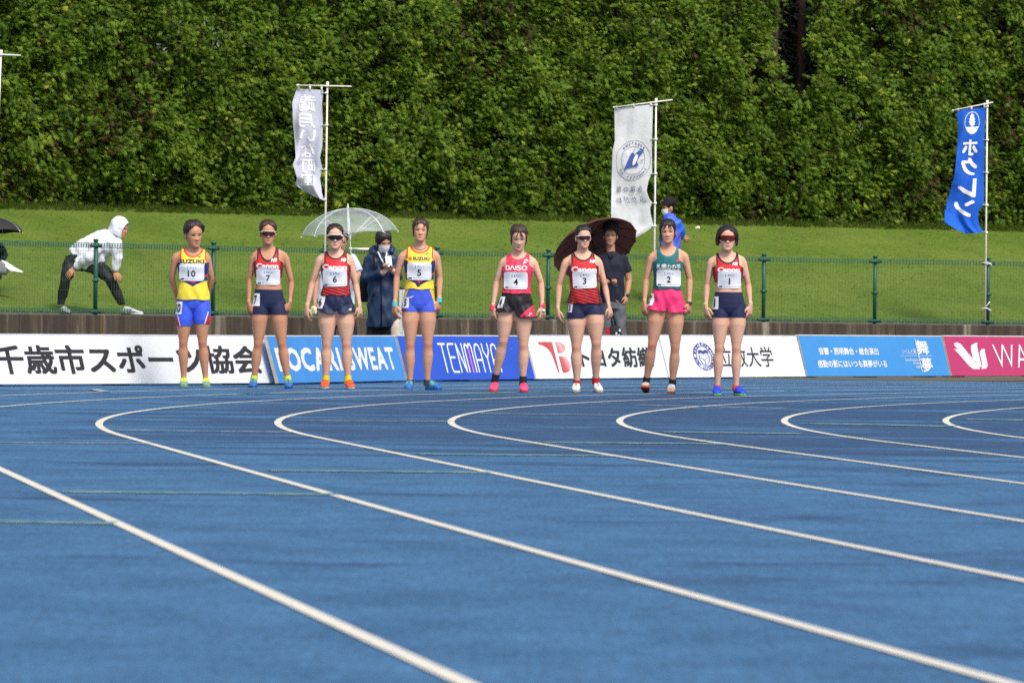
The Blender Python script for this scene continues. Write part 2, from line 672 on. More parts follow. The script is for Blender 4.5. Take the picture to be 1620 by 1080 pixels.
# ------------------------------------------------------------------ setting: bank, wall, fence
def fence_pt(px, z=.69, back=0.0):
    D = 80.4 + .0098 * (px - 150) - 2e-6 * (px - 150) ** 2
    return np.array(((px - 810) / F * D - .63 * back, D + .77 * back, z))
def hedge_pt(px, z=2.2, back=0.0):
    D = 89.0 + .0062 * px
    return np.array(((px - 810) / F * D - .543 * back, D + .839 * back, z))
def bank(px, t):
    a, b = fence_pt(px), hedge_pt(px)
    p = a + (b - a) * t
    tt = max(0.0, (t - .1) / .9)
    p[2] = .685 + (2.2 - .685) * (tt ** 1.12)
    return p
def grass_material(name, blade=False):
    m, g, p = blank(name)
    tc = g.new('ShaderNodeTexCoord').outputs['Object']
    a = g.noise(g.mapping(tc, (.8, .8, 2.5)), .9, 5, .6)
    b = g.noise(tc, 6, 5, .7)
    f1 = g.noise(tc, 26, 4, .75)
    f2 = g.noise(g.mapping(tc, (70, 70, 25)), 1.0, 3, .7)
    c = g.mix(g.rng(a, .38, .62, 0, 1), S(84, 108, 38), S(100, 120, 48))
    c = g.mix(g.rng(b, .52, .74, 0, .5), c, S(126, 120, 62))
    c = g.mix(g.rng(b, .46, .30, 0, .25), c, S(58, 84, 24))
    c = g.mix(1.0, c, g.math('MULTIPLY', g.rng(f1, .3, .7, .66, 1.34), g.rng(f2, .3, .7, .7, 1.3)), 'MULTIPLY')
    g.link(c, p.inputs['Base Color'])
    p.inputs['Roughness'].default_value = .75
    p.inputs['Specular IOR Level'].default_value = .15
    if blade:
        tr = g.new('ShaderNodeBsdfTranslucent'); g.link(c, tr.inputs[0])
        mx = g.new('ShaderNodeMixShader'); mx.inputs[0].default_value = .5
        g.link(p.outputs[0], mx.inputs[1]); g.link(tr.outputs[0], mx.inputs[2]); g.link(mx.outputs[0], g.n['Material Output'].inputs[0])
    else:
        g.link(g.bump(g.noise(tc, 45, 4), .5, .02), p.inputs['Normal'])
    return m
gm = grass_material('lawn')
PXS = np.linspace(-2600, 4200, 120)
TS = np.linspace(0, 1, 26)
v = [bank(px, t) for t in TS for px in PXS] + [hedge_pt(px, 2.2, 30) for px in PXS]
nx = len(PXS)
f = [(j * nx + i, j * nx + i + 1, (j + 1) * nx + i + 1, (j + 1) * nx + i) for j in range(len(TS)) for i in range(nx - 1)]
tag(link('grass_bank', v, f, gm), kind='structure')
# blades of the lawn
def lawn():
    n = 120000
    px = RNG.uniform(-120, 1740, n)
    t = RNG.uniform(.004, 1.0, n) ** .9
    ok = (t > .965) | (t < .02) | (RNG.uniform(0, 1, n) < .05)
    px, t = px[ok], t[ok]; n = len(px)
    a = np.stack([fence_pt(q) for q in px]); b = np.stack([hedge_pt(q) for q in px])
    p = a + (b - a) * t[:, None]
    tt = np.clip((t - .1) / .9, 0, None)
    p[:, 2] = .685 + 1.515 * tt ** 1.12 - .004
    patch = np.sin(p[:, 0] * 1.3 + 2 * np.sin(p[:, 1] * .7)) * .5 + np.sin(p[:, 1] * 2.1 + p[:, 0] * .6) * .5
    h = RNG.uniform(.008, .022, n) * (1 + .3 * patch)
    h += np.where(t > .965, RNG.uniform(0, .11, n), 0) + np.where(t < .02, RNG.uniform(0, .03, n), 0)
    V, T = [], []
    for k in range(3):
        ang = RNG.uniform(0, 2 * np.pi, n)
        w = np.stack([np.cos(ang), np.sin(ang), np.zeros(n)], 1) * RNG.uniform(.004, .009, n)[:, None]
        lean = np.stack([RNG.normal(0, .6, n), RNG.normal(-.15, .6, n), np.ones(n)], 1) * h[:, None]
        q = p + RNG.normal(0, .015, (n, 3)) * (1, 1, 0)
        i = np.arange(n) * 3 + k * 3 * n
        V.append(np.stack([q - w, q + w, q + lean], 1).reshape(-1, 3))
        T.append(np.stack([i, i + 1, i + 2], 1))
    tag(link('lawn_grass', np.concatenate(V), np.concatenate(T), grass_material('grass_blades', True), None, False), kind='stuff')
lawn()

def wall_material():
    m, g, p = blank('stained_concrete')
    tc = g.new('ShaderNodeTexCoord').outputs['Object']
    st = g.noise(g.mapping(tc, (5.5, 5.5, .28)), 1.0, 6, .7, .6)
    bl = g.noise(g.mapping(tc, (1.2, 1.2, .8)), 1.0, 4)
    fi = g.noise(tc, 40, 4, .7)
    c = g.ramp(st, [(.30, S(40, 33, 27)), (.46, S(64, 55, 45)), (.58, S(86, 76, 64)), (.68, S(150, 142, 128))])
    c = g.mix(g.rng(bl, .4, .65, 0, .6), c, S(58, 49, 40))
    rust = g.noise(g.mapping(tc, (5, 5, .2), (9, 2, 0)), 1.0, 3)
    c = g.mix(g.rng(rust, .66, .74, 0, .55), c, S(120, 86, 52))
    c = g.mix(1.0, c, g.rng(fi, .3, .7, .8, 1.2), 'MULTIPLY')
    g.link(c, p.inputs['Base Color'])
    p.inputs['Roughness'].default_value = .85
    g.link(g.bump(fi, .4, .01), p.inputs['Normal'])
    return m
wall = thing('retaining_wall', 'low stained concrete wall holding back the grass bank below the green fence', 'wall')
wm = wall_material()
wpx = [-1000, -800, -610, -420, -200, 20, 235, 402, 640, 880, 1120, 1406, 1640, 1880, 2120, 2360, 2600, 2680]
for a, b in zip(wpx[:-1], wpx[1:]):
    A, B = fence_pt(a, 0, -.14), fence_pt(b, 0, -.14)
    A2, B2 = fence_pt(a, 0, .16), fence_pt(b, 0, .16)
    d = (B - A) / np.linalg.norm(B - A) * .005
    A, B, A2, B2 = A + d, B - d, A2 + d, B2 - d
    mb = MB()
    e = .012
    up = np.array((0, 0, 1.0))
    nb = (A2 - A) * .05
    vs = [A - up * .3, B - up * .3, B2 - up * .3, A2 - up * .3, A + up * (.668 - e), B + up * (.668 - e), B2 + up * .668, A2 + up * .668, A + nb + up * .668, B + nb + up * .668]
    mb.add(vs, [(0, 1, 5, 4), (4, 5, 9, 8), (8, 9, 6, 7), (1, 2, 6, 9, 5), (3, 0, 4, 8, 7), (2, 3, 7, 6), (0, 3, 2, 1)])
    mb.build('concrete_panel', wm, wall, False)

fence = thing('mesh_fence', 'green wire mesh fence with round posts along the top of the wall', 'fence')
fg = mat('fence_green', S(34, 84, 72), .45, .1, 15)
fg2 = mat('fence_green_wire', S(58, 104, 86), .5, .1, 15)
fpx = [-940, -758, -577, -395, -213, -32, 150, 336, 513, 690, 866, 1037, 1207, 1383, 1562, 1740, 1918, 2096, 2274, 2452, 2630]
H = .9
for q in fpx:
    b = fence_pt(q, .66)
    mb = MB()
    mb.tube([b, b + (0, 0, H + .06)], .027, 12)
    pst = mb.build('post', fg, fence)
    mb = MB()
    mb.tube([b + (0, 0, H + .055), b + (0, 0, H + .085)], .034, 12)
    mb.build('post_cap', fg, pst)
    dd = fence_pt(q + 20, .66) - fence_pt(q - 20, .66)
    dd /= np.linalg.norm(dd)
    for zz in (H, H / 2, .045):
        mb = MB()
        c = b + (0, 0, zz)
        mb.tube([c - (0, 0, .025), c + (0, 0, .025)], .034, 12)
        if zz != H / 2:
            mb.tube([c - dd * .10, c + dd * .10], .022, 8)
        else:
            mb.tube([c - dd * .055, c + dd * .055], .013, 8)
        mb.build('clamp', fg, pst)
for a, b in zip(fpx[:-1], fpx[1:]):
    A, B = fence_pt(a, .69), fence_pt(b, .69)
    L = np.linalg.norm(B - A)
    u = (B - A) / L
    nrm = np.array((u[1], -u[0], 0.0))
    rot = np.stack([u, np.array((-u[1], u[0], 0)), np.array((0, 0, 1.0))], 1)
    mb = MB()
    n = int(L / .05)
    w = .0019
    for i in range(n + 1):
        c = A + u * (L * i / n)
        mb.box(c + (0, 0, H / 2), (w, w, H - .02), rot)
    zs = [.04, .155, .29, .425, .56, .695, .80]
    for z in zs:
        mb.box((A + B) / 2 + nrm * .005 + (0, 0, z), (L, w * 1.3, w * 1.3), rot)
    # the mesh is folded into a triangular rail along top and bottom
    for z0, sg in ((H, -1), (.0, 1)):
        for dz, dy in ((0, .0), (.055 * sg, 0.0), (.028 * sg, .05)):
            mb.box((A + B) / 2 + nrm * (dy + .004) + (0, 0, z0 + dz), (L, .009, .009), rot)
        for i in range(n + 1):
            c = A + u * (L * i / n)
            mb.box(c + nrm * .03 + (0, 0, z0 + .014 * sg), (w, .05, w), rot)
            mb.box(c + nrm * .03 + (0, 0, z0 + .04 * sg), (w, .05, w), rot)
            mb.box(c + nrm * .006 + (0, 0, z0 + .028 * sg), (.006, .008, .055), rot)
    o = mb.build('mesh_panel', fg2, fence, False)
    o['kind'] = 'stuff'

# ------------------------------------------------------------------ setting: hedge
def hedge_material(name, cols, tip):
    m, g, p = blank(name)
    at = g.new('ShaderNodeAttribute', attribute_name='hue').outputs['Fac']
    c = g.ramp(at, cols)
    g.link(c, p.inputs['Base Color'])
    p.inputs['Roughness'].default_value = .55
    p.inputs['Specular IOR Level'].default_value = .25
    tr = g.new('ShaderNodeBsdfTranslucent')
    g.link(c, tr.inputs[0])
    mx = g.new('ShaderNodeMixShader')
    mx.inputs[0].default_value = .30
    g.link(p.outputs[0], mx.inputs[1])
    g.link(tr.outputs[0], mx.inputs[2])
    out = g.n['Material Output']
    g.link(mx.outputs[0], out.inputs[0])
    return m
leaf_mat = hedge_material('cypress_leaf', [(0, S(92, 72, 40, .8)), (.12, S(92, 84, 42, .8)), (.18, S(60, 86, 22)), (.5, S(98, 130, 36)), (.8, S(130, 156, 48)), (1, S(168, 178, 68))], 0)
bark = mat('bark', S(74, 56, 48), .9, .3, 6, .8, 30, stretch=(4, 4, .5))
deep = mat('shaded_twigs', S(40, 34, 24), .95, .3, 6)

def spray_template():
    """one small scale-leaf frond: narrow leaflets along a rachis, tips drooping in z"""
    V, T = [], []
    def blade(a, b, w):
        a, b = np.array(a), np.array(b)
        d = b - a
        q = np.array((-d[1], d[0], 0)); q = q / np.linalg.norm(q) * w
        i = len(V)
        V.extend([a + q, a - q, b])
        T.append((i, i + 1, i + 2))
    def pt(x, y):
        return (x, y, -.45 * x * x - .5 * y * y)
    blade(pt(.0, 0), pt(1, 0), .11)
    for x, l in ((.05, .62), (.38, .46)):
        for s in (-1, 1):
            xx = x + (.09 if s > 0 else 0)
            blade(pt(xx, 0), pt(xx + l * .74, s * l * .72), .10)
    return np.array(V), np.array(T)
SPV, SPT = spray_template()
def foliage(px0, px1, z0, z1, dens, skip=None, seed=1, depth=.42, size=(.06, .115)):
    g = np.random.default_rng(seed)
    A, B = hedge_pt(px0, 0), hedge_pt(px1, 0)
    L = np.linalg.norm(B - A)
    u = (B - A) / L
    out = np.array((u[1], -u[0], 0.0))
    up = np.array((0, 0, 1.0))
    ncl = int(L * (z1 - z0) * dens)
    s, z = g.uniform(0, L, ncl), g.uniform(z0, z1, ncl)
    def surf(s, z):
        q = .07 * np.sin(s * 3.1 + .5 * np.sin(z * .9)) + .06 * np.sin(s * 2.3 + 1.2 * np.sin(z * 1.1)) + .08 * np.sin(z * 3.1 + 1.7 * np.sin(s * 1.3 + 2)) + .07 * np.sin(s * 5.3 + z * 3.7) + .07 * np.sin(s * 8.1 - z * 9.3 + 1)
        return q
    off = surf(s + px0 * .01, z) - np.abs(g.normal(0, depth, ncl)) * g.choice((0, 0, .3, .6), ncl) - .35 * np.clip(z0 + .9 - z, 0, 1)
    keep = np.ones(ncl, bool)
    C = A + np.outer(s, u) + np.outer(off, out) + np.outer(z, up)
    if skip is not None:
        keep = ~skip(C, g)
    # open dark gaps of varying size
    gap = np.sin(s * 1.9 + 3 * np.sin(z * .8)) + np.sin(z * 2.7 + 2.2 * np.sin(s * .9)) + .8 * np.sin(s * 4.4 - z * 3.3)
    keep &= ~((gap > 2.3) & (g.uniform(0, 1, ncl) < .75))
    C, z, s = C[keep], z[keep], s[keep]
    ncl = len(C)
    per = 20
    cid = np.repeat(np.arange(ncl), per)
    n = len(cid)
    rad = g.uniform(.05, .13, ncl)[cid]
    P = C[cid] + g.normal(0, 1, (n, 3)) * rad[:, None] * (.7, .7, .6)
    # fronds reach outwards, sideways and droop
    side = g.normal(0, .75, ncl)[cid] + g.normal(0, .38, n)
    d = np.outer(g.uniform(.5, 1.1, n), out) + np.outer(side, u) + np.outer(g.normal(-.05, .40, ncl)[cid] + g.normal(0, .22, n), up)
    d /= np.linalg.norm(d, axis=1)[:, None]
    nn = np.outer(g.normal(.85, .3, n), up) + np.outer(g.normal(.50, .35, n), out) + np.outer(g.normal(0, .45, n), u)
    b = np.cross(nn, d); b /= np.linalg.norm(b, axis=1)[:, None] + 1e-9
    nn = np.cross(d, b)
    sc = g.uniform(size[0], size[1], n)
    V = P[:, None] + sc[:, None, None] * (SPV[None, :, 0:1] * d[:, None] + SPV[None, :, 1:2] * b[:, None] + SPV[None, :, 2:3] * nn[:, None])
    T = SPT[None] + (np.arange(n) * len(SPV))[:, None, None]
    chue = np.clip(g.normal(.52, .15, ncl), .17, 1)
    brown = (np.sin(s * .9 + 1.7 * np.sin(z * .9 + 1)) + .7 * np.sin(z * 1.9 - s * 1.4) > 1.25) & (g.uniform(0, 1, ncl) < .5)
    chue = np.where(brown, g.uniform(0, .3, ncl), chue)
    hue = np.clip(chue[cid] + g.normal(0, .12, n), 0, 1)
    # young growth at the frond tips is yellower
    hv = np.clip(hue[:, None] + .16 * (SPV[None, :, 0] - .5), 0, 1)
    return V.reshape(-1, 3), T.reshape(-1, 3), hv.ravel()
def hedge_skip(C, g):
    px = 810 + C[:, 0] / C[:, 1] * F
    py = 489 + .013 * (px - 810) - (C[:, 2] - EYE) / C[:, 1] * F
    wob = 9 * np.sin(py * .07) + 6 * np.sin(py * .19)
    a = (px > 1222 + wob) & (px < 1280 + .7 * wob) & (py < 152 + wob)
    b = (px > 1168) & (px < 1200) & (py > 95) & (py < 165) & (g.uniform(0, 1, len(C)) < .6)
    c = (px > 1545) & (px < 1585) & (py < 75) & (g.uniform(0, 1, len(C)) < .6)
    d = (px > 770) & (px < 810) & (py > 205) & (py < 245) & (g.uniform(0, 1, len(C)) < .7)
    e = (px > 1245) & (px < 1275) & (py > 250) & (py < 290) & (g.uniform(0, 1, len(C)) < .7)
    return a | b | c | d | e
def trunk(px, back, r, parent, name='trunk', top=8.0, lean=0.0, seed=0):
    g = np.random.default_rng(seed)
    b = hedge_pt(px, 2.15, back)
    pts = [b + np.array((lean * t + .03 * math.sin(t * 3 + seed), 0, t * (top - 2))) for t in np.linspace(0, 1, 9)]
    mb = MB()
    mb.tube(pts, np.linspace(r, r * .45, 9), 10)
    for k in range(7):
        i = 1 + int(g.integers(0, 7))
        dr = np.array((g.normal(0, 1), g.normal(-.3, .6), .35))
        dr = dr / np.linalg.norm(dr) * g.uniform(.4, .9)
        mb.tube([pts[i], pts[i] + dr * .5, pts[i] + dr + (0, 0, .1)], [r * .28, r * .18, .006], 6)
    return mb.build(name, bark, parent)
for (p0, p1, lab, sd_, tr) in ((-170, 1252, 'tall clipped cypress hedge on the bank behind the runners, left of the dark gap', 3, [(60, .5), (330, .55), (600, .5), (868, .55), (1080, .45), (1186, .45)]),
                               (1252, 1830, 'tall clipped cypress hedge behind the blue banner, right of the dark gap', 5, [(1300, .6), (1420, .5), (1575, .35), (1760, .5)])):
    hd = thing('hedge', lab, 'hedge')
    V, T, hv = foliage(p0, p1, 2.22, 6.3, 150, hedge_skip, sd_)
    q0, q1 = (-900, -170) if p0 < 0 else (1830, 2600)        # the hedge runs on past the picture
    V2, T2, hv2 = foliage(q0, q1, 2.22, 6.3, 62, None, sd_ + 1, size=(.12, .21))
    T = np.concatenate([T, T2 + len(V)]); V = np.concatenate([V, V2]); hv = np.concatenate([hv, hv2])
    o = link('foliage', V, T, leaf_mat, hd, False, attrs={'hue': hv})
    o['kind'] = 'stuff'
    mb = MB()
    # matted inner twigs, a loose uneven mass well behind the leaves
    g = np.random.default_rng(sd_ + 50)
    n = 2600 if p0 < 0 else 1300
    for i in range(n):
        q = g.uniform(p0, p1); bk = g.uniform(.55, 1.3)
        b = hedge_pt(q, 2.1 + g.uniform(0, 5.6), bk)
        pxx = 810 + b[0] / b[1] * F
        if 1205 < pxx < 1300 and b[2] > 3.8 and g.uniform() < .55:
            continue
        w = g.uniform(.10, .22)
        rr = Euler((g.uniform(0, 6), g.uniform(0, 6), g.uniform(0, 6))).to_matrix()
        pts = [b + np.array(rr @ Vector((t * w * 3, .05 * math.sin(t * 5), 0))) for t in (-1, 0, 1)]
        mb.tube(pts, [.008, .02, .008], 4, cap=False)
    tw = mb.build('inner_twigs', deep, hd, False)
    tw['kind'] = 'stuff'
    for q, bk in tr:
        trunk(q, bk + .1, .09, hd, seed=int(q))
# what stands in the gap and behind: a slim bare trunk, and a darker row of trees further back
t1 = thing('conifer_tree', 'slim bare reddish trunk standing in the dark gap of the hedge', 'tree')
b = hedge_pt(1246, 2.15, .55)
mb = MB()
pts = [b + np.array((.03 + .0 * t + .05 * t, 0, 6.6 * t)) for t in np.linspace(0, 1, 10)]
mb.tube(pts, np.linspace(.075, .04, 10), 10)
mb.build('trunk', bark, t1)
mb = MB()
for k in range(12):
    g = np.random.default_rng(k)
    i = 2 + k % 7
    dr = np.array((g.normal(0, 1), g.normal(0, .6), g.normal(.1, .3))); dr = dr / np.linalg.norm(dr) * g.uniform(.15, .5)
    mb.tube([pts[i], pts[i] + dr], [.012, .004], 5)
mb.build('dead_branch', bark, t1)['kind'] = 'stuff'
back_leaf = hedge_material('far_leaf', [(0, S(30, 44, 30, .8)), (.5, S(40, 60, 44, .8)), (1, S(58, 80, 66, .8))], 0)
V, T, hv = foliage(-900, 2600, 2.22, 7.6, 8, None, 9, 1.0, (.42, .7))
V = np.concatenate([V + np.array((-.543, .839, 0)) * 3.0, V[:, :] + np.array((-.543, .839, 0)) * 6.0 + np.array((.9, .6, .3))])
T = np.concatenate([T, T + len(V) // 2]); hv = np.concatenate([hv, hv])
o = link('conifer_thicket', V, T, back_leaf, None, False, attrs={'hue': hv})
tag(o, kind='stuff')
mb = MB()
for q in range(-900, 2600, 30):
    g = np.random.default_rng(q + 1000)
    b = hedge_pt(q + g.uniform(-8, 8), 2.1, 2.4 + g.uniform(-.6, .6))
    mb.tube([b, b + (g.uniform(-.1, .1), 0, 6)], [.06, .035], 6)
tag(mb.build('thicket_trunks', bark), kind='stuff')
# ------------------------------------------------------------------ advertising boards
def paint(name, c, k=.9):
    if not name.startswith('board_') or name == 'board_edge_wood':
        return mat(name, S(*c, k), .5, .06, 3, .06, 60, .35)
    # printed sheet with scuffs, drip marks and a little dirt along the foot
    m, g, p = blank(name)
    tc = g.new('ShaderNodeTexCoord').outputs['Object']
    sc = g.noise(g.mapping(tc, (3, 3, 16), (c[0], c[1], 0)), 1.6, 5, .75, 1.2)
    dr = g.noise(g.mapping(tc, (22, 22, 2), (c[2], 0, 0)), 1.0, 4, .7)
    col = g.mix(1.0, S(*c, k), g.rng(g.noise(tc, 2.2, 4), .3, .7, .94, 1.05), 'MULTIPLY')
    col = g.mix(g.rng(sc, .66, .74, 0, .45), col, S(206, 214, 222))
    col = g.mix(g.rng(dr, .62, .76, 0, .22), col, S(120, 116, 106))
    g.link(col, p.inputs['Base Color'])
    p.inputs['Roughness'].default_value = .45
    p.inputs['Specular IOR Level'].default_value = .35
    g.link(g.bump(g.noise(tc, 2.5, 2), .12, .05), p.inputs['Normal'])
    return m
ink = paint('ink_black', (52, 50, 52))
white_print = paint('print_white', (238, 240, 244))
white_board = paint('board_white', (240, 242, 246))
timber = mat('board_edge_wood', S(196, 190, 176, .9), .8, .25, 12)
steel = mat('galvanised_steel', S(150, 152, 152, .8), .45, .15, 10, metal=.6)
def board(pL, pR, rise, lean, face, label, art, edge=None, g=.008):
    A, B = G(*pL), G(*pR)
    d = B - A
    L = d.length - g
    rz = math.atan2(d.y, d.x)
    t = thing('advertising_board', label, 'advertising board', (A.x, A.y, 0), rz, 'advertising boards along the edge of the track')
    z0 = .022
    def P(u, v, off=0.0):
        n = Vector((0, -rise, lean)).normalized()
        return np.array((u * L, lean * v + n.y * off, z0 + rise * v + n.z * off))
    mb = MB()
    q = [P(0, 0), P(1, 0), P(1, 1), P(0, 1)]
    bk = [p + np.array((0, .035, -.006)) for p in q]
    mb.add(q + bk, [(0, 1, 2, 3), (5, 4, 7, 6), (0, 4, 5, 1), (3, 2, 6, 7)])
    mb.build('face_panel', face, t, False)
    for e, sg in ((0, -1), (1, 1)):
        c0, c1, k0, k1 = q[e], q[3 - e], bk[e], bk[3 - e]
        o = np.array((sg * .005, 0, 0))
        mb = MB()
        vs = [c0, c0 + o, c1 + o, c1, k0, k0 + o, k1 + o, k1]
        fs = [(0, 1, 2, 3), (4, 7, 6, 5), (0, 4, 5, 1), (1, 5, 6, 2), (3, 2, 6, 7), (0, 3, 7, 4)]
        mb.add(vs, fs if sg > 0 else [f[::-1] for f in fs])
        mb.build('end_trim', edge or timber, t, False)
    mb = MB()
    a, b = P(0, 1.012), P(1, 1.012)
    mb.box((a + b) / 2 + (0, .016, 0), (L, .04, .012))
    mb.build('top_trim', white_board, t, False)
    for uu in (.08, .5, .92):
        mb = MB()
        a, c = P(uu, .93) + (0, .05, 0), np.array((uu * L, lean + .26, .012))
        mb.tube([a, c], .014, 6)
        mb.build('support_leg', steel, t)
        mb = MB(); mb.tube([np.array((uu * L, .05, .014)), c - (0, .014, 0)], .012, 6); mb.build('support_foot', steel, t)
    for ia, (v, T, m) in enumerate(art):
        v, lf = flat3(v)
        co = np.array([P(x, y, .0022 + .0008 * ia + l) for (x, y), l in zip(v, lf)])
        link('lettering', co, np.asarray(T), m, t, False)
    return t
def hvy(s, box, m, d):
    v, t = heavy(s, d)
    return fit(v, *box), t, m
def txt(s, box, m, bold=0.0, spacing=1.0, shear=0.0):
    v, f = text2d(s, bold, 5, spacing)
    v = fit(v, *box)
    return v, f, m
blueA, blueB, blueC, mag = paint('board_sky_blue', (66, 146, 224)), paint('board_royal_blue', (42, 88, 206)), paint('board_light_blue', (66, 150, 224)), paint('board_magenta', (192, 58, 112))
pinkbar = paint('print_pink', (222, 116, 206))
purple = paint('print_purple', (84, 74, 152))
g1 = (0, 611.3); g2 = (438, 608.8); 
board((-30, 611.3), (437, 608.8), .475, .14, white_board, 'white board with large dark Japanese characters, leftmost of the row along the track',
      [hvy('千歳市スポーツ協会', (.058, .20, .965, .80), ink, .034)], timber)
board((441, 609.2), (643, 604.6), .475, .14, blueA, 'sky blue board with bold white capitals behind the runner in orange shoes',
      [hvy('POCARI', (.03, .24, .515, .76), white_print, .045), hvy('SWEAT', (.57, .24, .95, .76), white_print, .045)])
# narrow outline capitals drawn with a round pen
def tenmaya():
    gl = {'T': [[(0, 1), (.62, 1)], [(.31, 1), (.31, 0)]], 'E': [[(.6, 1), (.08, 1), (0, .9), (0, .1), (.08, 0), (.6, 0)], [(0, .52), (.5, .52)]],
          'N': [[(0, 0), (0, 1), (.55, 0), (.55, 1)]], 'M': [[(0, 0), (0, .9), (.1, 1), (.25, .95), (.33, .85), (.33, .0)], [(.33, .85), (.45, 1), (.6, 1), (.68, .88), (.68, 0)]],
          'A': [[(0, 0), (0, .75), (.12, .95), (.3, 1), (.48, .95), (.6, .75), (.6, 0)], [(0, .42), (.6, .42)]], 'Y': [[(0, 1), (0, .75), (.28, .48), (.56, .75), (.56, 1)], [(.28, .48), (.28, 0)]]}
    x, out, bar = 0.0, [], None
    for c in 'TENMAYA':
        w = max(p[0] for l in gl[c] for p in l)
        for l in gl[c]:
            out.append([(x + p[0], p[1] * 1.6) for p in l])
        if c == 'M':
            bar = [[(x + .33, 0), (x + .33, 1.28)]]
        x += w + .26
    v, t = strokes(out, .12)
    v2, t2 = strokes(bar, .15)
    s = np.array((.45 / (x - .26), .64 / 1.6)); o = np.array((.295, .18))
    return [(v * s + o, t, white_print), (v2 * s + o, t2, pinkbar)]
tm = tenmaya()
tm[1] = (tm[1][0], tm[1][1], pinkbar)
board((645, 604.5), (847, 602.2), .48, .14, blueB, 'royal blue board with thin rounded white capitals and one pink stroke', [tm[0]] + [])
bT = bpy.data.objects[-1] if False else [o for o in bpy.data.objects if o.name.startswith('advertising_board')][-1]
def tb_logo():
    m, g, p = blank('print_red_fade')
    tc = g.new('ShaderNodeTexCoord').outputs['Object']
    sp = g.new('ShaderNodeSeparateXYZ'); g.link(tc, sp.inputs[0])
    # a printed red-to-pink fade that runs across the emblem
    k = g.math('PINGPONG', g.math('ADD', g.math('MULTIPLY', sp.outputs[0], 2.2), g.math('MULTIPLY', sp.outputs[2], 1.4)), .8)
    g.link(g.ramp(k, [(0, S(206, 74, 78, .9)), (.45, S(216, 100, 102, .9)), (.85, S(240, 196, 194, .9))]), p.inputs['Base Color'])
    p.inputs['Roughness'].default_value = .5
    T = [(0, 1), (.50, 1), (.50, .0), (.46, .0), (.43, .28), (.40, .52), (.36, .68), (.28, .80), (.16, .88), (0, .93)]
    a1 = np.linspace(np.pi / 2, -np.pi / 2, 14)
    B1 = [(.62, 1)] + [(.70 + .22 * math.cos(a), .82 + .18 * math.sin(a)) for a in a1] + [(.62, .64)]
    B2 = [(.62, .53)] + [(.70 + .27 * math.cos(a), .265 + .265 * math.sin(a)) for a in a1] + [(.62, 0)]
    out = []
    for q in (T, B1, B2):
        v, t = poly2d(q)
        out.append((v * (.205, .72) + (.075, .14), t, m))
    return out
bD = board((849, 602.1), (1057, 599.8), .485, .14, white_board, 'white board with a red emblem and blocky dark characters',
      tb_logo() + [hvy('トヨタ紡織', (.36, .25, .915, .74), ink, .028)], white_board)
def crest():
    c = (.280, .50)
    rx, ry = .072, .335
    parts = [ringline(c[0], c[1], rx, ry, .006, 48), ringline(c[0], c[1], rx * .72, ry * .72, .004, 48)]
    word = 'RIKKYO UNIVERSITY 1874 TOKYO '
    n = len(word)
    for i, ch in enumerate(word):
        if ch == ' ': continue
        v, t = text2d(ch, .03, 2)
        v = (v - (v.min(0) + v.max(0)) / 2) / .72 * .28
        a = math.pi / 2 - 2 * math.pi * i / n
        r = .86
        rot = a - math.pi / 2
        w = np.stack([v[:, 0] * math.cos(rot) - v[:, 1] * math.sin(rot), v[:, 0] * math.sin(rot) + v[:, 1] * math.cos(rot)], 1)
        parts.append(((w + (r * math.cos(a), r * math.sin(a))) * (rx, ry) + c, t))
    # shield: open book over a chevron outline
    sh = np.array([(-.48, .1), (.48, .1), (.48, -.2), (.3, -.5), (0, -.66), (-.3, -.5), (-.48, -.2), (-.48, .1)]) * (rx, ry) + c
    parts.append(strokes([list(map(tuple, sh))], .005))
    parts.append(strokes([[tuple(np.array((-.3, -.05)) * (rx, ry) + c), tuple(np.array((0, -.3)) * (rx, ry) + c), tuple(np.array((.3, -.05)) * (rx, ry) + c)], [tuple(np.array((0, -.3)) * (rx, ry) + c), tuple(np.array((0, -.6)) * (rx, ry) + c)]], .004))
    bk = [(-.52, .18), (-.5, .42), (-.25, .5), (0, .40), (.25, .5), (.5, .42), (.52, .18), (.25, .26), (0, .18), (-.25, .26)]
    v, t = poly2d(bk)
    parts.append((v * (rx, ry) + c, t))
    V, T = cat2d(*parts)
    return V, T, purple
board((1059, 599.8), (1275, 598.0), .495, .14, white_board, 'white board with a round purple crest and thin dark characters',
      [crest(), txt('立教大学', (.395, .24, .785, .74), ink, .004)], white_board)
def maimu():
    o = [hvy('音響・照明舞台・総合演出', (.115, .53, .525, .71), white_print, .028), hvy('感動の影にはいつも舞夢がいる', (.09, .215, .565, .40), white_print, .028)]
    o.append(hvy('舞', (.80, .54, .885, .90), white_print, .026)); o.append(hvy('夢', (.81, .10, .885, .46), white_print, .026))
    o.append(txt('いべんと屋', (.69, .55, .79, .67), white_print, .0))
    o.append(txt('Event Production', (.70, .37, .80, .44), white_print, .0)); o.append(txt('Company', (.75, .28, .80, .35), white_print, .0)); o.append(txt('MaiMu', (.765, .19, .80, .26), white_print, .0))
    v, t = strokes([[(.675, .505), (.90, .505)]], .007); o.append((v, t, white_print))
    v, t = strokes([[(.80, .93), (.80, .09)]], .004); o.append((v, t, white_print))
    return o
board((1277, 598.0), (1504, 597.0), .505, .14, blueC, 'light blue board with two lines of small white Japanese text', maimu())
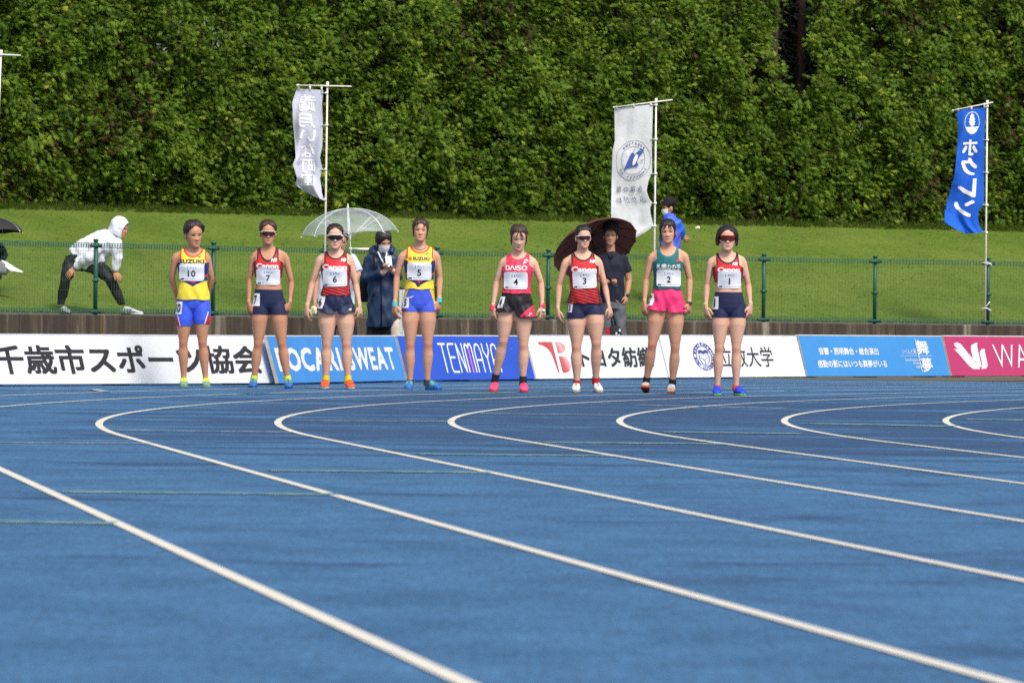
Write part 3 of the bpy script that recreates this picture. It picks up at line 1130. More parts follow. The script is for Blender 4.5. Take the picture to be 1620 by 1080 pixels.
def leafmark():
    shapes = [[(0, .95), (.12, 1), (.24, .92), (.66, .12), (.70, 0), (.46, 0), (.34, .14), (.06, .62), (-.04, .76), (.10, .72), (.02, .86)],
              [(.70, .96), (.56, .88), (.53, .72), (.53, .40), (.70, .06), (.76, .1), (.76, .86), (.80, 1)], [(1.0, .76), (.88, .74), (.80, .62), (.80, .2), (.74, 0), (.90, .02), (.98, .14), (.98, .6)]]
    o = []
    for s in shapes:
        v, t = poly2d(s)
        o.append((v * (.155, .68) + (.045, .17), t, white_print))
    o.append(txt('WACOAL', (.242, .20, .71, .80), white_print, -.012))
    return o
board((1506, 597.0), (1800, 596.2), .51, .14, mag, 'magenta board with a white leaf-shaped emblem and thin capitals, rightmost in view', leafmark())
# the one pink stroke on the royal blue board
def add_art(t, L, rise, lean, v, T, m):
    n = Vector((0, -rise, lean)).normalized()
    co = np.array([(x * L, lean * y + n.y * .005, .022 + rise * y + n.z * .005) for x, y in v])
    link('lettering', co, np.asarray(T), m, t, False)
add_art(bT, (G(847, 602.2) - G(645, 604.5)).length - .008, .48, .14, *tm[1])

# ------------------------------------------------------------------ banners on poles
pole_white = mat('pole_white', S(240, 240, 238), .5, .08, 8)
pole_cream = mat('pole_cream', S(238, 233, 214), .5, .1, 8)
def cloth_mat(name, c, k=.9, tl=.25):
    m, g, p = blank(name)
    tc = g.new('ShaderNodeTexCoord').outputs['Object']
    nz = g.noise(tc, 5, 4)
    col = g.mix(1.0, S(*c, k), g.rng(nz, .3, .7, .92, 1.06), 'MULTIPLY')
    g.link(col, p.inputs['Base Color'])
    p.inputs['Roughness'].default_value = .8
    p.inputs['Specular IOR Level'].default_value = .2
    tr = g.new('ShaderNodeBsdfTranslucent'); g.link(col, tr.inputs[0])
    mx = g.new('ShaderNodeMixShader'); mx.inputs[0].default_value = tl
    g.link(p.outputs[0], mx.inputs[1]); g.link(tr.outputs[0], mx.inputs[2]); g.link(mx.outputs[0], g.n['Material Output'].inputs[0])
    g.link(g.bump(g.noise(tc, 14, 3), .35, .02), p.inputs['Normal'])
    return m
class Cloth:
    def __init__(self, rows, tf, D, root, wave, seed):
        self.rows, self.tf, self.D, self.root, self.wave, self.seed = rows, tf, D, root, wave, seed
        self.vs = [r[0] for r in rows]
    def edge(self, v):
        k = np.searchsorted(self.vs, v, side='right') - 1
        k = min(max(k, 0), len(self.rows) - 2)
        a, b = self.rows[k], self.rows[k + 1]
        s = (v - a[0]) / (b[0] - a[0])
        s = s * s * (3 - 2 * s) * .35 + s * .65
        return [a[i][j] + (b[i][j] - a[i][j]) * s for i in (1, 2) for j in (0, 1)]
    def at(self, u, v, off=0.0):
        lx, ly, rx, ry = self.edge(min(max(v, 0), 1))
        px, py = self.tf(lx + (rx - lx) * u, ly + (ry - ly) * u)
        w = self.wave
        dy = w * (.28 * math.sin(u * 17 + v * 9 + self.seed * 3) * (.3 + .7 * v) + math.sin(u * 5 + v * 6 + self.seed) * (.25 + .75 * v) + .5 * math.sin(v * 13 - u * 4 + self.seed * 2) * (.2 + .8 * v)) * (1 - u * .75)
        p = W(px, py, self.D)
        return np.array((p.x - self.root.x, p.y + dy - off - self.root.y, p.z - self.root.z))
def banner(label, pole_top, pole_bot, D, bar, rows, tf, cloth, art, wave, seed, ties, pm, rp=.014, grp='banner flags on poles along the fence'):
    base = W(pole_bot[0], pole_bot[1], D)
    t = thing('banner_flag', label, 'banner', base, 0, grp)
    top = W(*pole_top, D) - base
    mb = MB(); mb.tube([(0, 0, 0), tuple(top * .55), tuple(top)], [rp * 1.15, rp, rp * .85], 10)
    mb.build('pole', pm, t)
    a, b = W(*bar[0], D) - base, W(*bar[1], D) - base
    mb = MB(); mb.tube([tuple(a + Vector((0, -.012, 0))), tuple(b + Vector((0, -.012, 0)))], .009, 8)
    mb.ball(tuple(a + Vector((0, -.012, 0))), .014); mb.build('crossbar', pm, t)
    mb = MB(); mb.tube([tuple(top - Vector((0, 0, .05))), tuple(top + Vector((0, 0, .03)))], .02, 10); mb.build('pole_cap', pole_white, t)
    if cloth is None:
        return t
    C = Cloth(rows, tf, D, base, wave, seed)
    nu, nv = 22, 70
    V = [C.at(i / nu, j / nv) for j in range(nv + 1) for i in range(nu + 1)]
    Fq = np.array([(j * (nu + 1) + i, (j + 1) * (nu + 1) + i, (j + 1) * (nu + 1) + i + 1, j * (nu + 1) + i + 1) for j in range(nv) for i in range(nu)])
    co = link('cloth', V, Fq, cloth, t)
    for ia, (v2, T2, m) in enumerate(art):
        v2, lf = flat3(v2)
        v2, T2 = refine(np.concatenate([v2, lf[:, None]], 1), np.asarray(T2), .05)
        # printed on the far side: seen through the cloth it reads mirrored
        pts = [C.at(1 - x, 1 - y, .004 + .0008 * ia + l) for x, y, l in v2]
        link('lettering', pts, T2[:, ::-1], m, co, True)
    for v, pt in ties:
        mb = MB()
        e = C.at(1, v); q = W(*pt, D) - base
        mb.tube([e + (-.02, -.004, 0), (e + np.array(q)) / 2 + (0, -.008, 0), np.array(q) + (0, -.018, 0)], [.014, .012, .014], 6, [.005] * 3)
        mb.tube([np.array(q) + (0, 0, -.018), np.array(q) + (0, 0, .018)], .02, 8)
        mb.build('tie_loop', pole_white, t)
    for u in (.06, .5, .94):
        mb = MB()
        e = C.at(u, 0); q = np.array(a) + (np.array(b) - np.array(a)) * ((e[0] - a[0]) / (b[0] - a[0]))
        mb.tube([e + (0, -.004, -.02), q + (0, -.012, .012)], .014, 6, [.006, .006])
        mb.build('tie_loop', pole_white, t)
    return t
tf1 = lambda x, y: (430 + x / 3.724, 110 + y / 3.724)
lav = cloth_mat('cloth_lavender', (226, 226, 248), .98)
cw = paint('cloth_print_white', (250, 250, 252), 1.0)
rows1 = [(0, (147, 112), (303, 122)), (.12, (121, 190), (296, 205)), (.3, (124, 310), (301, 325)), (.5, (137, 455), (297, 455)), (.58, (142, 520), (284, 520)), (.66, (126, 560), (298, 585)), (.75, (150, 640), (284, 640)), (.84, (136, 676), (292, 690)), (.92, (178, 708), (296, 728)), (1, (236, 742), (309, 772))]
art1 = []
for ch, y0, y1 in (('鵡', .80, .95), ('月', .655, .785), ('い', .55, .64), ('な', .42, .53), ('町', .29, .405), ('園', .16, .28)):
    art1.append(hvy(ch, (.24, y0, .80, y1), cw, .02))
DF = fence_pt(513)[1] - .12
banner('lavender banner with white characters, wind-twisted at the bottom', (518, 133), (512.6, 497), DF, ((470, 135), (556, 137)), rows1, tf1, lav, art1, .13, 1.2,
       [(.03, tf1(324, 139)), (.31, tf1(324, 327)), (.67, tf1(318, 589)), (.995, tf1(315, 766))], pole_cream)
tf2 = lambda x, y: (920 + x / 4, 130 + y / 4)
wcl = cloth_mat('cloth_white', (240, 242, 248), .97, .25)
pblue, pgrey = paint('cloth_print_blue', (66, 90, 168)), paint('cloth_print_slate', (104, 116, 148))
rows2 = [(0, (208, 168), (452, 140)), (.26, (211, 370), (446, 362)), (.36, (196, 440), (445, 440)), (.52, (191, 600), (447, 578)), (.57, (190, 640), (425, 620)), (.645, (189, 690), (412, 688)), (.70, (188, 740), (428, 735)), (.735, (187, 770), (450, 767)), (.76, (187, 795), (434, 790)), (.80, (186, 830), (436, 830)), (.885, (186, 905), (456, 910)), (.93, (187, 940), (410, 945)), (1, (190, 1000), (338, 990))]
def art_white():
    o = []
    cx, cy = .47, .585
    for r in (1.0, .68):
        v, t = ringline(0, 0, r, r, .02, 60); o.append((v * (.43, .146) + (cx, cy), t, pgrey))
    for word, a0, a1, r in (('Fukagawa', 2.35, .80, .84), ('inHokkaido', 3.70, 5.75, .84)):
        n = len(word)
        for i, ch in enumerate(word):
            a = a0 + (a1 - a0) * i / (n - 1)
            v, t = text2d(ch, .03, 2)
            v = (v - (v.min(0) + v.max(0)) / 2) * .22
            rot = a - math.pi / 2 if a0 < 3 else a + math.pi / 2
            w = np.stack([v[:, 0] * math.cos(rot) - v[:, 1] * math.sin(rot), v[:, 0] * math.sin(rot) + v[:, 1] * math.cos(rot)], 1) + (r * math.cos(a), r * math.sin(a))
            o.append((w * (.43, .146) + (cx, cy), t, pgrey))
    # megaphone pointing up and a loud mark (mirrored with the rest when seen from here)
    v, t = poly2d([(.55, -.42), (.10, .30), (-.02, .30), (-.30, -.28), (.35, -.36)]); o.append((v * (.43, .146) + (cx, cy), t, pblue))
    th = np.linspace(0, 2 * np.pi, 24, endpoint=False)
    el = np.stack([-.13 + .12 * np.cos(th) * 1.0 - .22 * np.sin(th) * .75, .01 + .02 * np.cos(th) + .31 * np.sin(th)], 1)
    v, t = strokes([list(map(tuple, np.concatenate([el, el[:1]])))], .045); o.append((v * (.43, .146) + (cx, cy), t, pblue))
    v, t = poly2d([tuple(q) for q in (el + (.13, -.01)) * .86 + (-.13, .01)]); o.append((v * (.43, .146) + (cx, cy), t, white_print))
    v, t = text2d('E', .06, 2); v = (v - v.mean(0)) * .55
    rot = .7; v = np.stack([v[:, 0] * math.cos(rot) - v[:, 1] * math.sin(rot), v[:, 0] * math.sin(rot) + v[:, 1] * math.cos(rot)], 1) + (-.36, .38)
    o.append((v * (.43, .146) + (cx, cy), t, pblue))
    v, t = strokes([[(-.02, .45), (-.10, .62)]], .035); o.append((v * (.43, .146) + (cx, cy), t, pgrey))
    v, t = strokes([[(-.42, -.08), (-.60, -.05)]], .035); o.append((v * (.43, .146) + (cx, cy), t, pgrey))
    for s, y0, y1 in (('合 宿 の 里', .345, .395), ('ふ か が わ', .27, .32)):
        o.append(txt(s, (.13, y0, .86, y1), pgrey, .006))
    return o
DF2 = fence_pt(1035)[1] - .12
banner('white banner with a round blue emblem above the brown umbrella', (1038, 159), (1034, 504), DF2, ((971, 170), (1064, 158)), rows2, tf2, wcl, art_white(), .075, .3,
       [(.01, tf2(472, 145)), (.26, tf2(471, 362)), (.525, tf2(470, 579)), (.735, tf2(467, 767)), (.887, tf2(465, 911))], pole_white)
tf3 = lambda x, y: (1490 + x / 4.5, 150 + y / 4.5)
bcl = cloth_mat('cloth_blue', (44, 112, 232), .97, .2)
rows3 = [(0, (105, 112), (316, 86)), (.15, (116, 225), (306, 220)), (.27, (112, 330), (303, 322)), (.42, (101, 450), (302, 440)), (.55, (88, 570), (302, 553)), (.66, (68, 655), (300, 660)), (.78, (44, 750), (297, 780)), (.85, (34, 800), (262, 832)), (.91, (40, 850), (258, 880)), (.96, (100, 930), (270, 935)), (1, (176, 990), (302, 978))]
def art_blue():
    o = []
    v, t = ringline(0, 0, 1, 1, .06, 44); o.append((v * (.27, .090) + (.48, .875), t, cw))
    tree = [(-.12, -.62), (-.06, -.62), (-.05, -.28), (.14, -.34), (.16, -.20), (.34, -.22), (.30, -.06), (.46, .02), (.32, .14), (.40, .30), (.24, .36), (.26, .54), (.12, .56), (.08, .74), (-.02, .82), (-.10, .66), (-.28, .60), (-.24, .42), (-.42, .30), (-.30, .18), (-.46, .02), (-.30, -.06), (-.40, -.24), (-.18, -.22), (-.12, -.34)]
    v, t = poly2d([(x + .08, y) for x, y in tree]); o.append((v * (.27, .090) + (.46, .885), t, cw))
    a = np.linspace(3.55, 5.87, 14)
    v, t = poly2d([(math.cos(q) * .98, math.sin(q) * .98) for q in a]); o.append((v * (.27, .090) + (.48, .875), t, cw))
    for ch, y0, y1 in (('ホ', .60, .74), ('ク', .43, .575), ('レ', .265, .405), ('ン', .09, .245)):
        o.append(hvy(ch, (.24, y0, .80, y1), cw, .045))
    return o
DF3 = fence_pt(1562)[1] - .12
b3 = banner('royal blue banner with bold white characters and a tree emblem', (1562, 162), (1558.5, 508), DF3, ((1507, 175), (1571, 162)), rows3, tf3, bcl, art_blue(), .09, 2.2,
       [(.01, tf3(324, 82)), (.27, tf3(324, 322)), (.55, tf3(322, 553)), (.785, tf3(322, 786)), (.995, tf3(318, 982))], pole_cream)
# a folded-back corner at the foot of the blue cloth, and the cords that tie its pole to the fence
basev = b3.location
cor = [tf3(18, 815), tf3(76, 852), tf3(108, 900), tf3(172, 985), tf3(108, 965), tf3(50, 930), tf3(14, 904)]
P3 = [np.array(W(q[0], q[1], DF3) - basev) + (0, d, 0) for q, d in zip(cor, (-.10, -.03, -.03, -.02, -.12, -.14, -.10))]
mb = MB(); c = sum(P3) / len(P3) + np.array((0, -.03, 0))
mb.add(P3 + [c], [(i, (i + 1) % 7, 7) for i in range(7)])
mb.build('cloth_fold', bcl, b3)
for (x, y) in ((1558, 416), (1557, 488)):
    mb = MB()
    p = np.array(W(x, y, DF3) - basev)
    mb.tube([p + (-.04, -.02, .0), p + (.04, -.025, .005), p + (.10, -.03, -.03)], .01, 6)
    mb.tube([p + (.0, -.02, .0), p + (.05, -.03, .06), p + (.08, -.03, .10)] if y > 450 else [p + (0, .01, -.01), p + (.02, -.02, -.02), p + (.09, -.03, -.005)], .008, 6)
    mb.tube([p + (-.02, .1, .0), p + (-.03, -.02, 0)], .008, 6)
    mb.build('tie_cord', pole_white, b3)
# a bare pole with its crossbar at the left edge
banner('bare white banner pole with a crossbar cut by the picture edge', (1.5, 83), (-15, 496), fence_pt(0)[1] - .12, ((-52, 84), (33, 88)), None, None, None, [], 0, 0, [], pole_white)

# ------------------------------------------------------------------ small things on the bank
sc_ = thing('paper_scrap', 'small pale scrap of paper lying on the grass below the hedge', 'litter', tuple(bank(1101, .93)))
mb = MB()
mb.add([(-.035, 0, .0), (.028, -.015, .01), (.04, .015, .035), (.008, .02, .05), (-.03, .015, .03), (0, -.015, .025)], [(0, 1, 5), (1, 2, 5), (2, 3, 5), (3, 4, 5), (4, 0, 5)])
mb.build('sheet', mat('scrap_paper', S(232, 224, 196), .8, .1, 20), sc_, False)
# ------------------------------------------------------------------ people: heads, hair, hands, bodies
def skin_mat(name, c):
    m, g, p = blank(name)
    tc = g.new('ShaderNodeTexCoord').outputs['Object']
    a = g.noise(tc, 14, 4)
    c1 = g.mix(g.rng(a, .35, .7, 0, .5), S(*c, .92), S(c[0] * .97, c[1] * .90, c[2] * .88, .92))
    fl = g.new('ShaderNodeAttribute', attribute_name='flush').outputs['Fac']     # redder skin over knees and elbows
    c1 = g.mix(g.math('MULTIPLY', fl, .55), c1, S(c[0] * .82, c[1] * .62, c[2] * .54, .92))
    c1 = g.mix(1.0, c1, g.rng(g.noise(tc, 160, 3), .3, .7, .93, 1.07), 'MULTIPLY')
    g.link(c1, p.inputs['Base Color'])
    p.inputs['Roughness'].default_value = .5
    p.inputs['Specular IOR Level'].default_value = .35
    g.link(g.bump(g.noise(tc, 90, 3), .12, .004), p.inputs['Normal'])
    return m
SKIN = {'tan': skin_mat('skin_tan', (206, 150, 117)), 'mid': skin_mat('skin_warm', (221, 168, 138)), 'fair': skin_mat('skin_fair', (231, 184, 157))}
def hair_mat(name, c):
    m, g, p = blank(name)
    tc = g.new('ShaderNodeTexCoord').outputs['Object']
    a = g.noise(g.mapping(tc, (220, 90, 18)), 1.0, 3, .6, .4)
    g.link(g.mix(1.0, S(*c), g.rng(a, .3, .7, .6, 1.5), 'MULTIPLY'), p.inputs['Base Color'])
    p.inputs['Roughness'].default_value = .42
    p.inputs['Specular IOR Level'].default_value = .45
    g.link(g.bump(a, .7, .006), p.inputs['Normal'])
    return m
HAIR = {'black': hair_mat('hair_black', (31, 26, 26)), 'brown': hair_mat('hair_brown', (60, 40, 33)), 'dark': hair_mat('hair_dark', (42, 31, 28))}
lip_mat, eye_mat, brow_mat = mat('lip_colour', S(178, 98, 88), .4, .1, 60), mat('eye_dark', S(38, 28, 26), .3, .1, 60), mat('brow_hair', S(66, 46, 38), .8, .2, 80)
nostril = mat('nostril_shade', S(128, 78, 62), .8, .1, 60)
HZ = [-.113, -.107, -.096, -.080, -.060, -.040, -.018, .005, .03, .055, .08, .098, .109, .114]
HWD = [.012, .027, .0385, .0485, .0575, .0640, .0690, .0720, .0740, .073, .065, .052, .032, .008]
HFR = [.070, .082, .088, .089, .089, .089, .089, .087, .090, .086, .071, .050, .027, .008]
HBK = [-.050, -.030, -.010, .018, .050, .074, .088, .095, .098, .094, .080, .060, .034, .008]
def head_grid(nr=44, nc=56):
    zz = np.interp(np.linspace(0, 1, nr), np.linspace(0, 1, 9), [-.113, -.100, -.075, -.045, -.015, .02, .06, .098, .114])
    ph = np.linspace(0, 2 * np.pi, nc, endpoint=False)
    ph = ph - .28 * np.sin(2 * ph) * 0 - .22 * np.sin(ph)
    Z, P = np.meshgrid(zz, ph, indexing='ij')
    hw, fr, bk = np.interp(Z, HZ, HWD), np.interp(Z, HZ, HFR), np.interp(Z, HZ, HBK)
    cs, sn = np.cos(P), np.sin(P)
    pw = 2 / 2.25
    X = hw * np.sign(sn) * np.abs(sn) ** pw
    my = (bk - fr) / 2
    ry = (bk + fr) / 2
    Y = my - ry * np.sign(cs) * np.abs(cs) ** pw
    front = np.clip(cs, 0, 1)
    def gs(x0, z0, sx, sz):
        return np.exp(-((X - x0) / sx) ** 2 - ((Z - z0) / sz) ** 2)
    d = np.zeros_like(X)
    t = np.clip((.008 - Z) / .040, 0, 1.0)
    d += np.exp(-(X / (.0075 + .006 * t)) ** 2) * np.where(Z > -.034, (.002 + .0125 * t) * np.clip((.024 - Z) / .02, 0, 1), .0145 * np.exp(-((Z + .034) / .006) ** 2))
    d += .006 * (gs(.013, -.033, .007, .008) + gs(-.013, -.033, .007, .008))
    d -= .0075 * (gs(.031, .002, .014, .010) + gs(-.031, .002, .014, .010))
    d += .003 * (gs(.030, .022, .018, .008) + gs(-.030, .022, .018, .008))
    d += .004 * gs(0, -.061, .017, .005) + .0042 * gs(0, -.072, .014, .005) - .003 * gs(0, -.0665, .018, .0022)
    d += .005 * gs(0, -.098, .016, .010) + .003 * (gs(.040, -.030, .018, .016) + gs(-.040, -.030, .018, .016))
    Y = Y - d * (front > 0)
    return np.stack([X, Y, Z], -1), P
HG, HP = head_grid()
def grid_mesh(Gd):
    nr, nc = Gd.shape[:2]
    V = Gd.reshape(-1, 3)
    Fq = [(j * nc + i, j * nc + (i + 1) % nc, (j + 1) * nc + (i + 1) % nc, (j + 1) * nc + i) for j in range(nr - 1) for i in range(nc)]
    V = np.concatenate([V, [Gd[0].mean(0) - (0, 0, .001)], [Gd[-1].mean(0) + (0, 0, .002)]])
    a, b = len(V) - 2, len(V) - 1
    tr = [(a, (i + 1) % nc, i) for i in range(nc)] + [(b, (nr - 1) * nc + i, (nr - 1) * nc + (i + 1) % nc) for i in range(nc)]
    return V, Fq + tr
HV, HF = grid_mesh(HG)
def ear(s):
    mb = MB()
    mb.ball((s * .0715, .012, -.012), (.010, .019, .031), 10, 7, Euler((R(-12), 0, (1 if s > 0 else -1) * R(22))).to_matrix())
    mb.ball((s * .074, .006, -.034), (.006, .009, .010), 8, 6)
    return mb.arr()
HEARS = [ear(-1.04), ear(1.04)]
HBVH = bvh((HV, HF))
HAIRLINES = {
    'tied': ([0, .35, .62, .85, 1.10, 1.30, 1.48, 1.75, 2.05, 2.4, 3.15], [.080, .078, .072, .058, .034, .008, .016, .022, -.020, -.070, -.085]),
    'fringe': ([0, .22, .45, .62, .80, 1.0, 1.25, 1.5, 1.75, 3.15], [.066, .054, .046, .034, .014, -.010, -.026, -.03, -.065, -.09]),
    'short': ([0, .3, .62, .85, 1.10, 1.30, 1.48, 1.75, 2.05, 2.4, 3.15], [.076, .070, .062, .046, .020, -.010, .004, .018, -.024, -.064, -.075]),
    'part': ([0, .12, .35, .62, .85, 1.10, 1.30, 1.48, 1.75, 2.05, 2.4, 3.15], [.094, .089, .080, .068, .052, .030, .006, .012, .020, -.022, -.066, -.085]),
}
def hair_shell(style, thick=.012, top=.014, seed=0):
    g = np.random.default_rng(seed)
    c = np.array((0, .005, .02))
    P = (HP + np.pi) % (2 * np.pi) - np.pi
    if style == 'bob':
        zz = np.linspace(-.078, .128, 40)
        ph = HP[0]
        Z, P2 = np.meshgrid(zz, ph, indexing='ij')
        hw = np.interp(Z, [-.112, -.09, -.05, 0, .04, .075, .10, .118, .128], [.080, .087, .096, .1005, .097, .084, .063, .037, .006])
        fr = np.interp(Z, [-.112, -.06, 0, .04, .075, .10, .118, .128], [.060, .074, .088, .100, .088, .064, .036, .006])
        bk = np.interp(Z, [-.112, -.06, 0, .04, .075, .10, .118, .128], [.095, .112, .120, .117, .098, .072, .040, .008])
        X = hw * np.sin(P2)
        my, ry = (bk - fr) / 2, (bk + fr) / 2
        Y = my - ry * np.cos(P2)
        lock = .0035 * np.sin(P2 * 17 + 2 * np.sin(Z * 20)) + .002 * np.sin(P2 * 31 + 5)
        X, Y = X * (1 + lock / .09), Y * (1 + lock / .1)
        V, Fh = grid_mesh(np.stack([X, Y, Z], -1))
        pp = np.abs((P2 + np.pi) % (2 * np.pi) - np.pi).ravel()
        z = Z.ravel()
        op = np.interp(z, [-.112, -.08, -.04, 0, .03, .055, .075, .086], [1.1, 1.08, 1.04, 1.0, .86, .58, .30, 0.0])
        gg = pp - op + .02 * np.sin(z * 90)
        gg = np.minimum(gg, (z + .066 + .006 * np.sin(pp * 13) - .02 * np.clip((pp - 1.2), 0, 1)) * 20)
        gg = np.concatenate([gg, [-1, 1]])
        t = tris_of(Fh)
        v, t, e = clip(V, t, gg, np.zeros((len(V), 1)))
    else:
        xs, ys = HAIRLINES[style]
        n = HG - c
        n = n / np.linalg.norm(n, axis=-1)[..., None]
        pp = np.abs(P)
        lock = .0026 * np.sin(P * 19 + HG[..., 2] * 30) + .0018 * np.sin(P * 37 - HG[..., 2] * 50 + 1)
        line = np.interp(pp, xs, ys) + .0016 * np.sin(P * 23 + seed) + .0010 * np.sin(P * 41 + 2 * seed)
        gg = HG[..., 2] - line
        lift = thick * np.clip(gg / .03, .25, 1) * (1 + .4 * np.exp(-((pp - 1.5) / .55) ** 2) * np.clip((HG[..., 2] - .0) / .04, 0, 1)) + top * np.clip((HG[..., 2] - .05) / .06, 0, 1) + lock
        V, Fh = grid_mesh(HG + n * lift[..., None])
        gg = np.concatenate([gg.ravel(), [-1, 1]])
        t = tris_of(Fh)
        v, t, e = clip(V, t, gg, np.zeros((len(V), 1)))
    nr = vnormals(v, t)
    v, t, e = rim_in(v, t, nr, .010, e)
    return v, t
def hair_extra(style, kw, seed):
    """locks, bun or tail that belong to the hair"""
    g = np.random.default_rng(seed + 5)
    mb = MB()
    if kw.get('bun'):
        mb.ball((0, .115, kw.get('bunz', .02)), (.032, .03, .034))
    if kw.get('tail'):
        mb.tube([(0, .10, .03), (0, .14, .02), (.0, .15, -.05), (.005, .13, -.13)], [.018, .026, .022, .006], 8)
    for (x0, z0, x1, z1, y) in kw.get('locks', []):
        pts = [(x0, -.075 + y, z0), ((x0 * .6 + x1 * .4) * 1.06, -.094 + y, z0 * .55 + z1 * .45), (x1, -.088 + y, z1)]
        mb.tube(pts, [.006, .0055, .0015], 5, [.004, .004, .0015])
    for i in range(kw.get('wisps', 0)):
        s = g.choice((-1, 1)); a = g.uniform(.2, 1.5)
        p0 = np.array((s * .07 * math.sin(a + .4), .02 - .06 * math.cos(a), .05 + .06 * g.uniform(0, 1)))
        dr = np.array((s * g.uniform(.2, 1), g.normal(0, .5), g.uniform(-1, .4)))
        dr = dr / np.linalg.norm(dr) * g.uniform(.02, .05)
        mb.tube([p0, p0 + dr * .6, p0 + dr + (0, 0, -.008)], [.004, .003, .001], 4)
    if kw.get('tuft'):
        mb.tube([(.045, -.04, .095), (.078, -.02, .070), (.088, .01, .040), (.078, .03, .0)], [.018, .026, .024, .008], 8)
        mb.tube([(.03, -.05, .105), (.066, -.045, .088), (.086, -.02, .058)], [.016, .018, .006], 8)
    if kw.get('side'):
        for s in (-1, 1):
            mb.tube([(s * .062, -.045, .06), (s * .073, -.035, .015), (s * .073, -.02, -.04), (s * .066, -.02, -.075)], [.010, .009, .007, .002], 6)
    return mb
def hdecal(pts2, off=.0014):
    """flat colour laid onto the face"""
    out = []
    for x, z in pts2:
        h = HBVH.ray_cast(Vector((x, -.5, z)), Vector((0, 1, 0)))[0]
        out.append((x, (h.y if h else -.06) - off, z))
    return np.array(out)
def build_head(P, c, hh, rot, skin, hair, style, face, seed, hairkw, glasses=None, mask=False):
    """returns head geometry for the body and adds hair, features, eyewear as parts"""
    k = hh / .227
    Rm = np.array(Euler(rot, 'XYZ').to_matrix()) if not isinstance(rot, Matrix) else np.array(rot.to_3x3())
    def put(v):
        return np.asarray(v, float).reshape(-1, 3) * k @ Rm.T + c
    geo = [(put(HV), HF)] + [(put(v), f) for v, f in HEARS]
    if hair:
        v, t = hair_shell(style, hairkw.get('thick', .010), hairkw.get('top', .012), seed)
        mb = MB(); mb.add(put(v), t)
        ex = hair_extra(style, hairkw, seed)
        v2, f2 = ex.arr()
        if len(v2): mb.add(put(v2), f2)
        mb.build('hair', HAIR[hair], P)
    if face:
        if not glasses:
            for s in (-1, 1):
                op = face.get('eye', .0056)
                th = np.linspace(0, 2 * np.pi, 14, endpoint=False)
                p2 = np.stack([s * .031 + .0165 * np.cos(th), .003 + op * np.sin(th) - s * 0 - .001 * np.cos(th) ** 2], 1)
                v = hdecal(np.concatenate([p2, [(s * .031, .003)]]))
                link('eye', put(v), [(14, (i + 1) % 14, i) for i in range(14)], eye_mat, P, False)
        for s in (-1, 1):
            if glasses: break
            q = [(s * .015, .0205 - face.get('frown', 0) * .003), (s * .030, .0230), (s * .049, .0200), (s * .030, .0285), (s * .013, .0258 - face.get('frown', 0) * .003)]
            v = hdecal(q)
            link('eyebrow', put(v), [(0, 1, 3), (1, 2, 3), (0, 3, 4)] if s < 0 else [(0, 3, 1), (1, 3, 2), (0, 4, 3)], brow_mat, P, False)
        if not mask:
            top = [(-.021, -.0665), (-.010, -.0610), (-.003, -.0600), (0, -.0612), (.003, -.0600), (.010, -.0610), (.021, -.0665), (.010, -.0745), (0, -.0765), (-.010, -.0745)]
            v = hdecal(top + [(0, -.0675)])
            link('lips', put(v), [(10, (i + 1) % 10, i) for i in range(10)], lip_mat, P, False)
            for s in (-1, 1):
                v = hdecal([(s * .004, -.0385), (s * .0105, -.0370), (s * .0105, -.0405), (s * .005, -.0415)])
                link('nostril', put(v), [(0, 1, 2, 3)], nostril, P, False)
    if glasses:
        fr, ln = glasses
        a = np.linspace(-1.28, 1.28, 27)
        hx, fy = .0765, .103
        def gp(t, z, o=0.0):
            return np.stack([(hx + o) * np.sin(t), -(fy + o) * np.cos(t) + .012 * (np.abs(np.sin(t)) ** 3), z], -1)
        zt = .024 - .006 * (np.abs(a) / 1.28) ** 2
        zb = -.026 + .022 * (np.abs(a) / 1.28) ** 2.2 + .014 * np.exp(-(a / .12) ** 2)
        V = np.concatenate([gp(a, zt), gp(a, zb)])
        n = len(a)
        Fq = [(n + i, n + i + 1, i + 1, i) for i in range(n - 1)]
        gl = MB(); gl.add(put(V), Fq)
        og = link('sunglasses', *gl.arr(), ln, P)
        mb = MB()
        mb.tube(put(gp(a, zt + .001, .001)), .0034 * k, 6)
        for s in (-1, 1):
            mb.tube(put([gp(np.array(s * 1.28), .014, .001), (s * .079, .0, .012), (s * .076, .035, .002)]), [.0045 * k, .0036 * k, .003 * k], 6)
            mb.tube(put(gp(np.linspace(s * .85, s * 1.3, 6), np.linspace(.015, .014, 6), .0010)), .0042 * k, 6)
        mb.build('frame', fr, og)
    if mask:
        a = np.linspace(-1.15, 1.15, 15)
        zz = np.linspace(-.014, -.106, 9)
        V = []
        for z in zz:
            s = (z + .014) / (-.092)
            hx = .075 - .016 * s ** 2
            fy = .112 - .020 * (s - .35) ** 2 * 4 * .5 - .012 * s
            pl = .0012 * math.sin(s * 22)
            for t in a:
                V.append(((hx) * math.sin(t), -(fy + pl) * math.cos(t) + .006, z + .012 * (1 - math.cos(t)) * (.5 - s) * .6))
        Fq = [(j * 15 + i, (j + 1) * 15 + i, (j + 1) * 15 + i + 1, j * 15 + i + 1) for j in range(8) for i in range(14)]
        om = link('face_mask', put(V), Fq, mask_mat, P)
        mb = MB()
        for s in (-1, 1):
            for z0 in (-.034, -.085):
                mb.tube(put([(s * .064, -.04, z0), (s * .073, -.005, (z0 - .012) / 2), (s * .078, .018, -.005)]), .0018, 4)
        mb.build('ear_loop', mask_mat, om)
    return geo
mask_mat = mat('mask_white', S(244, 246, 250, .95), .8, .05, 20)

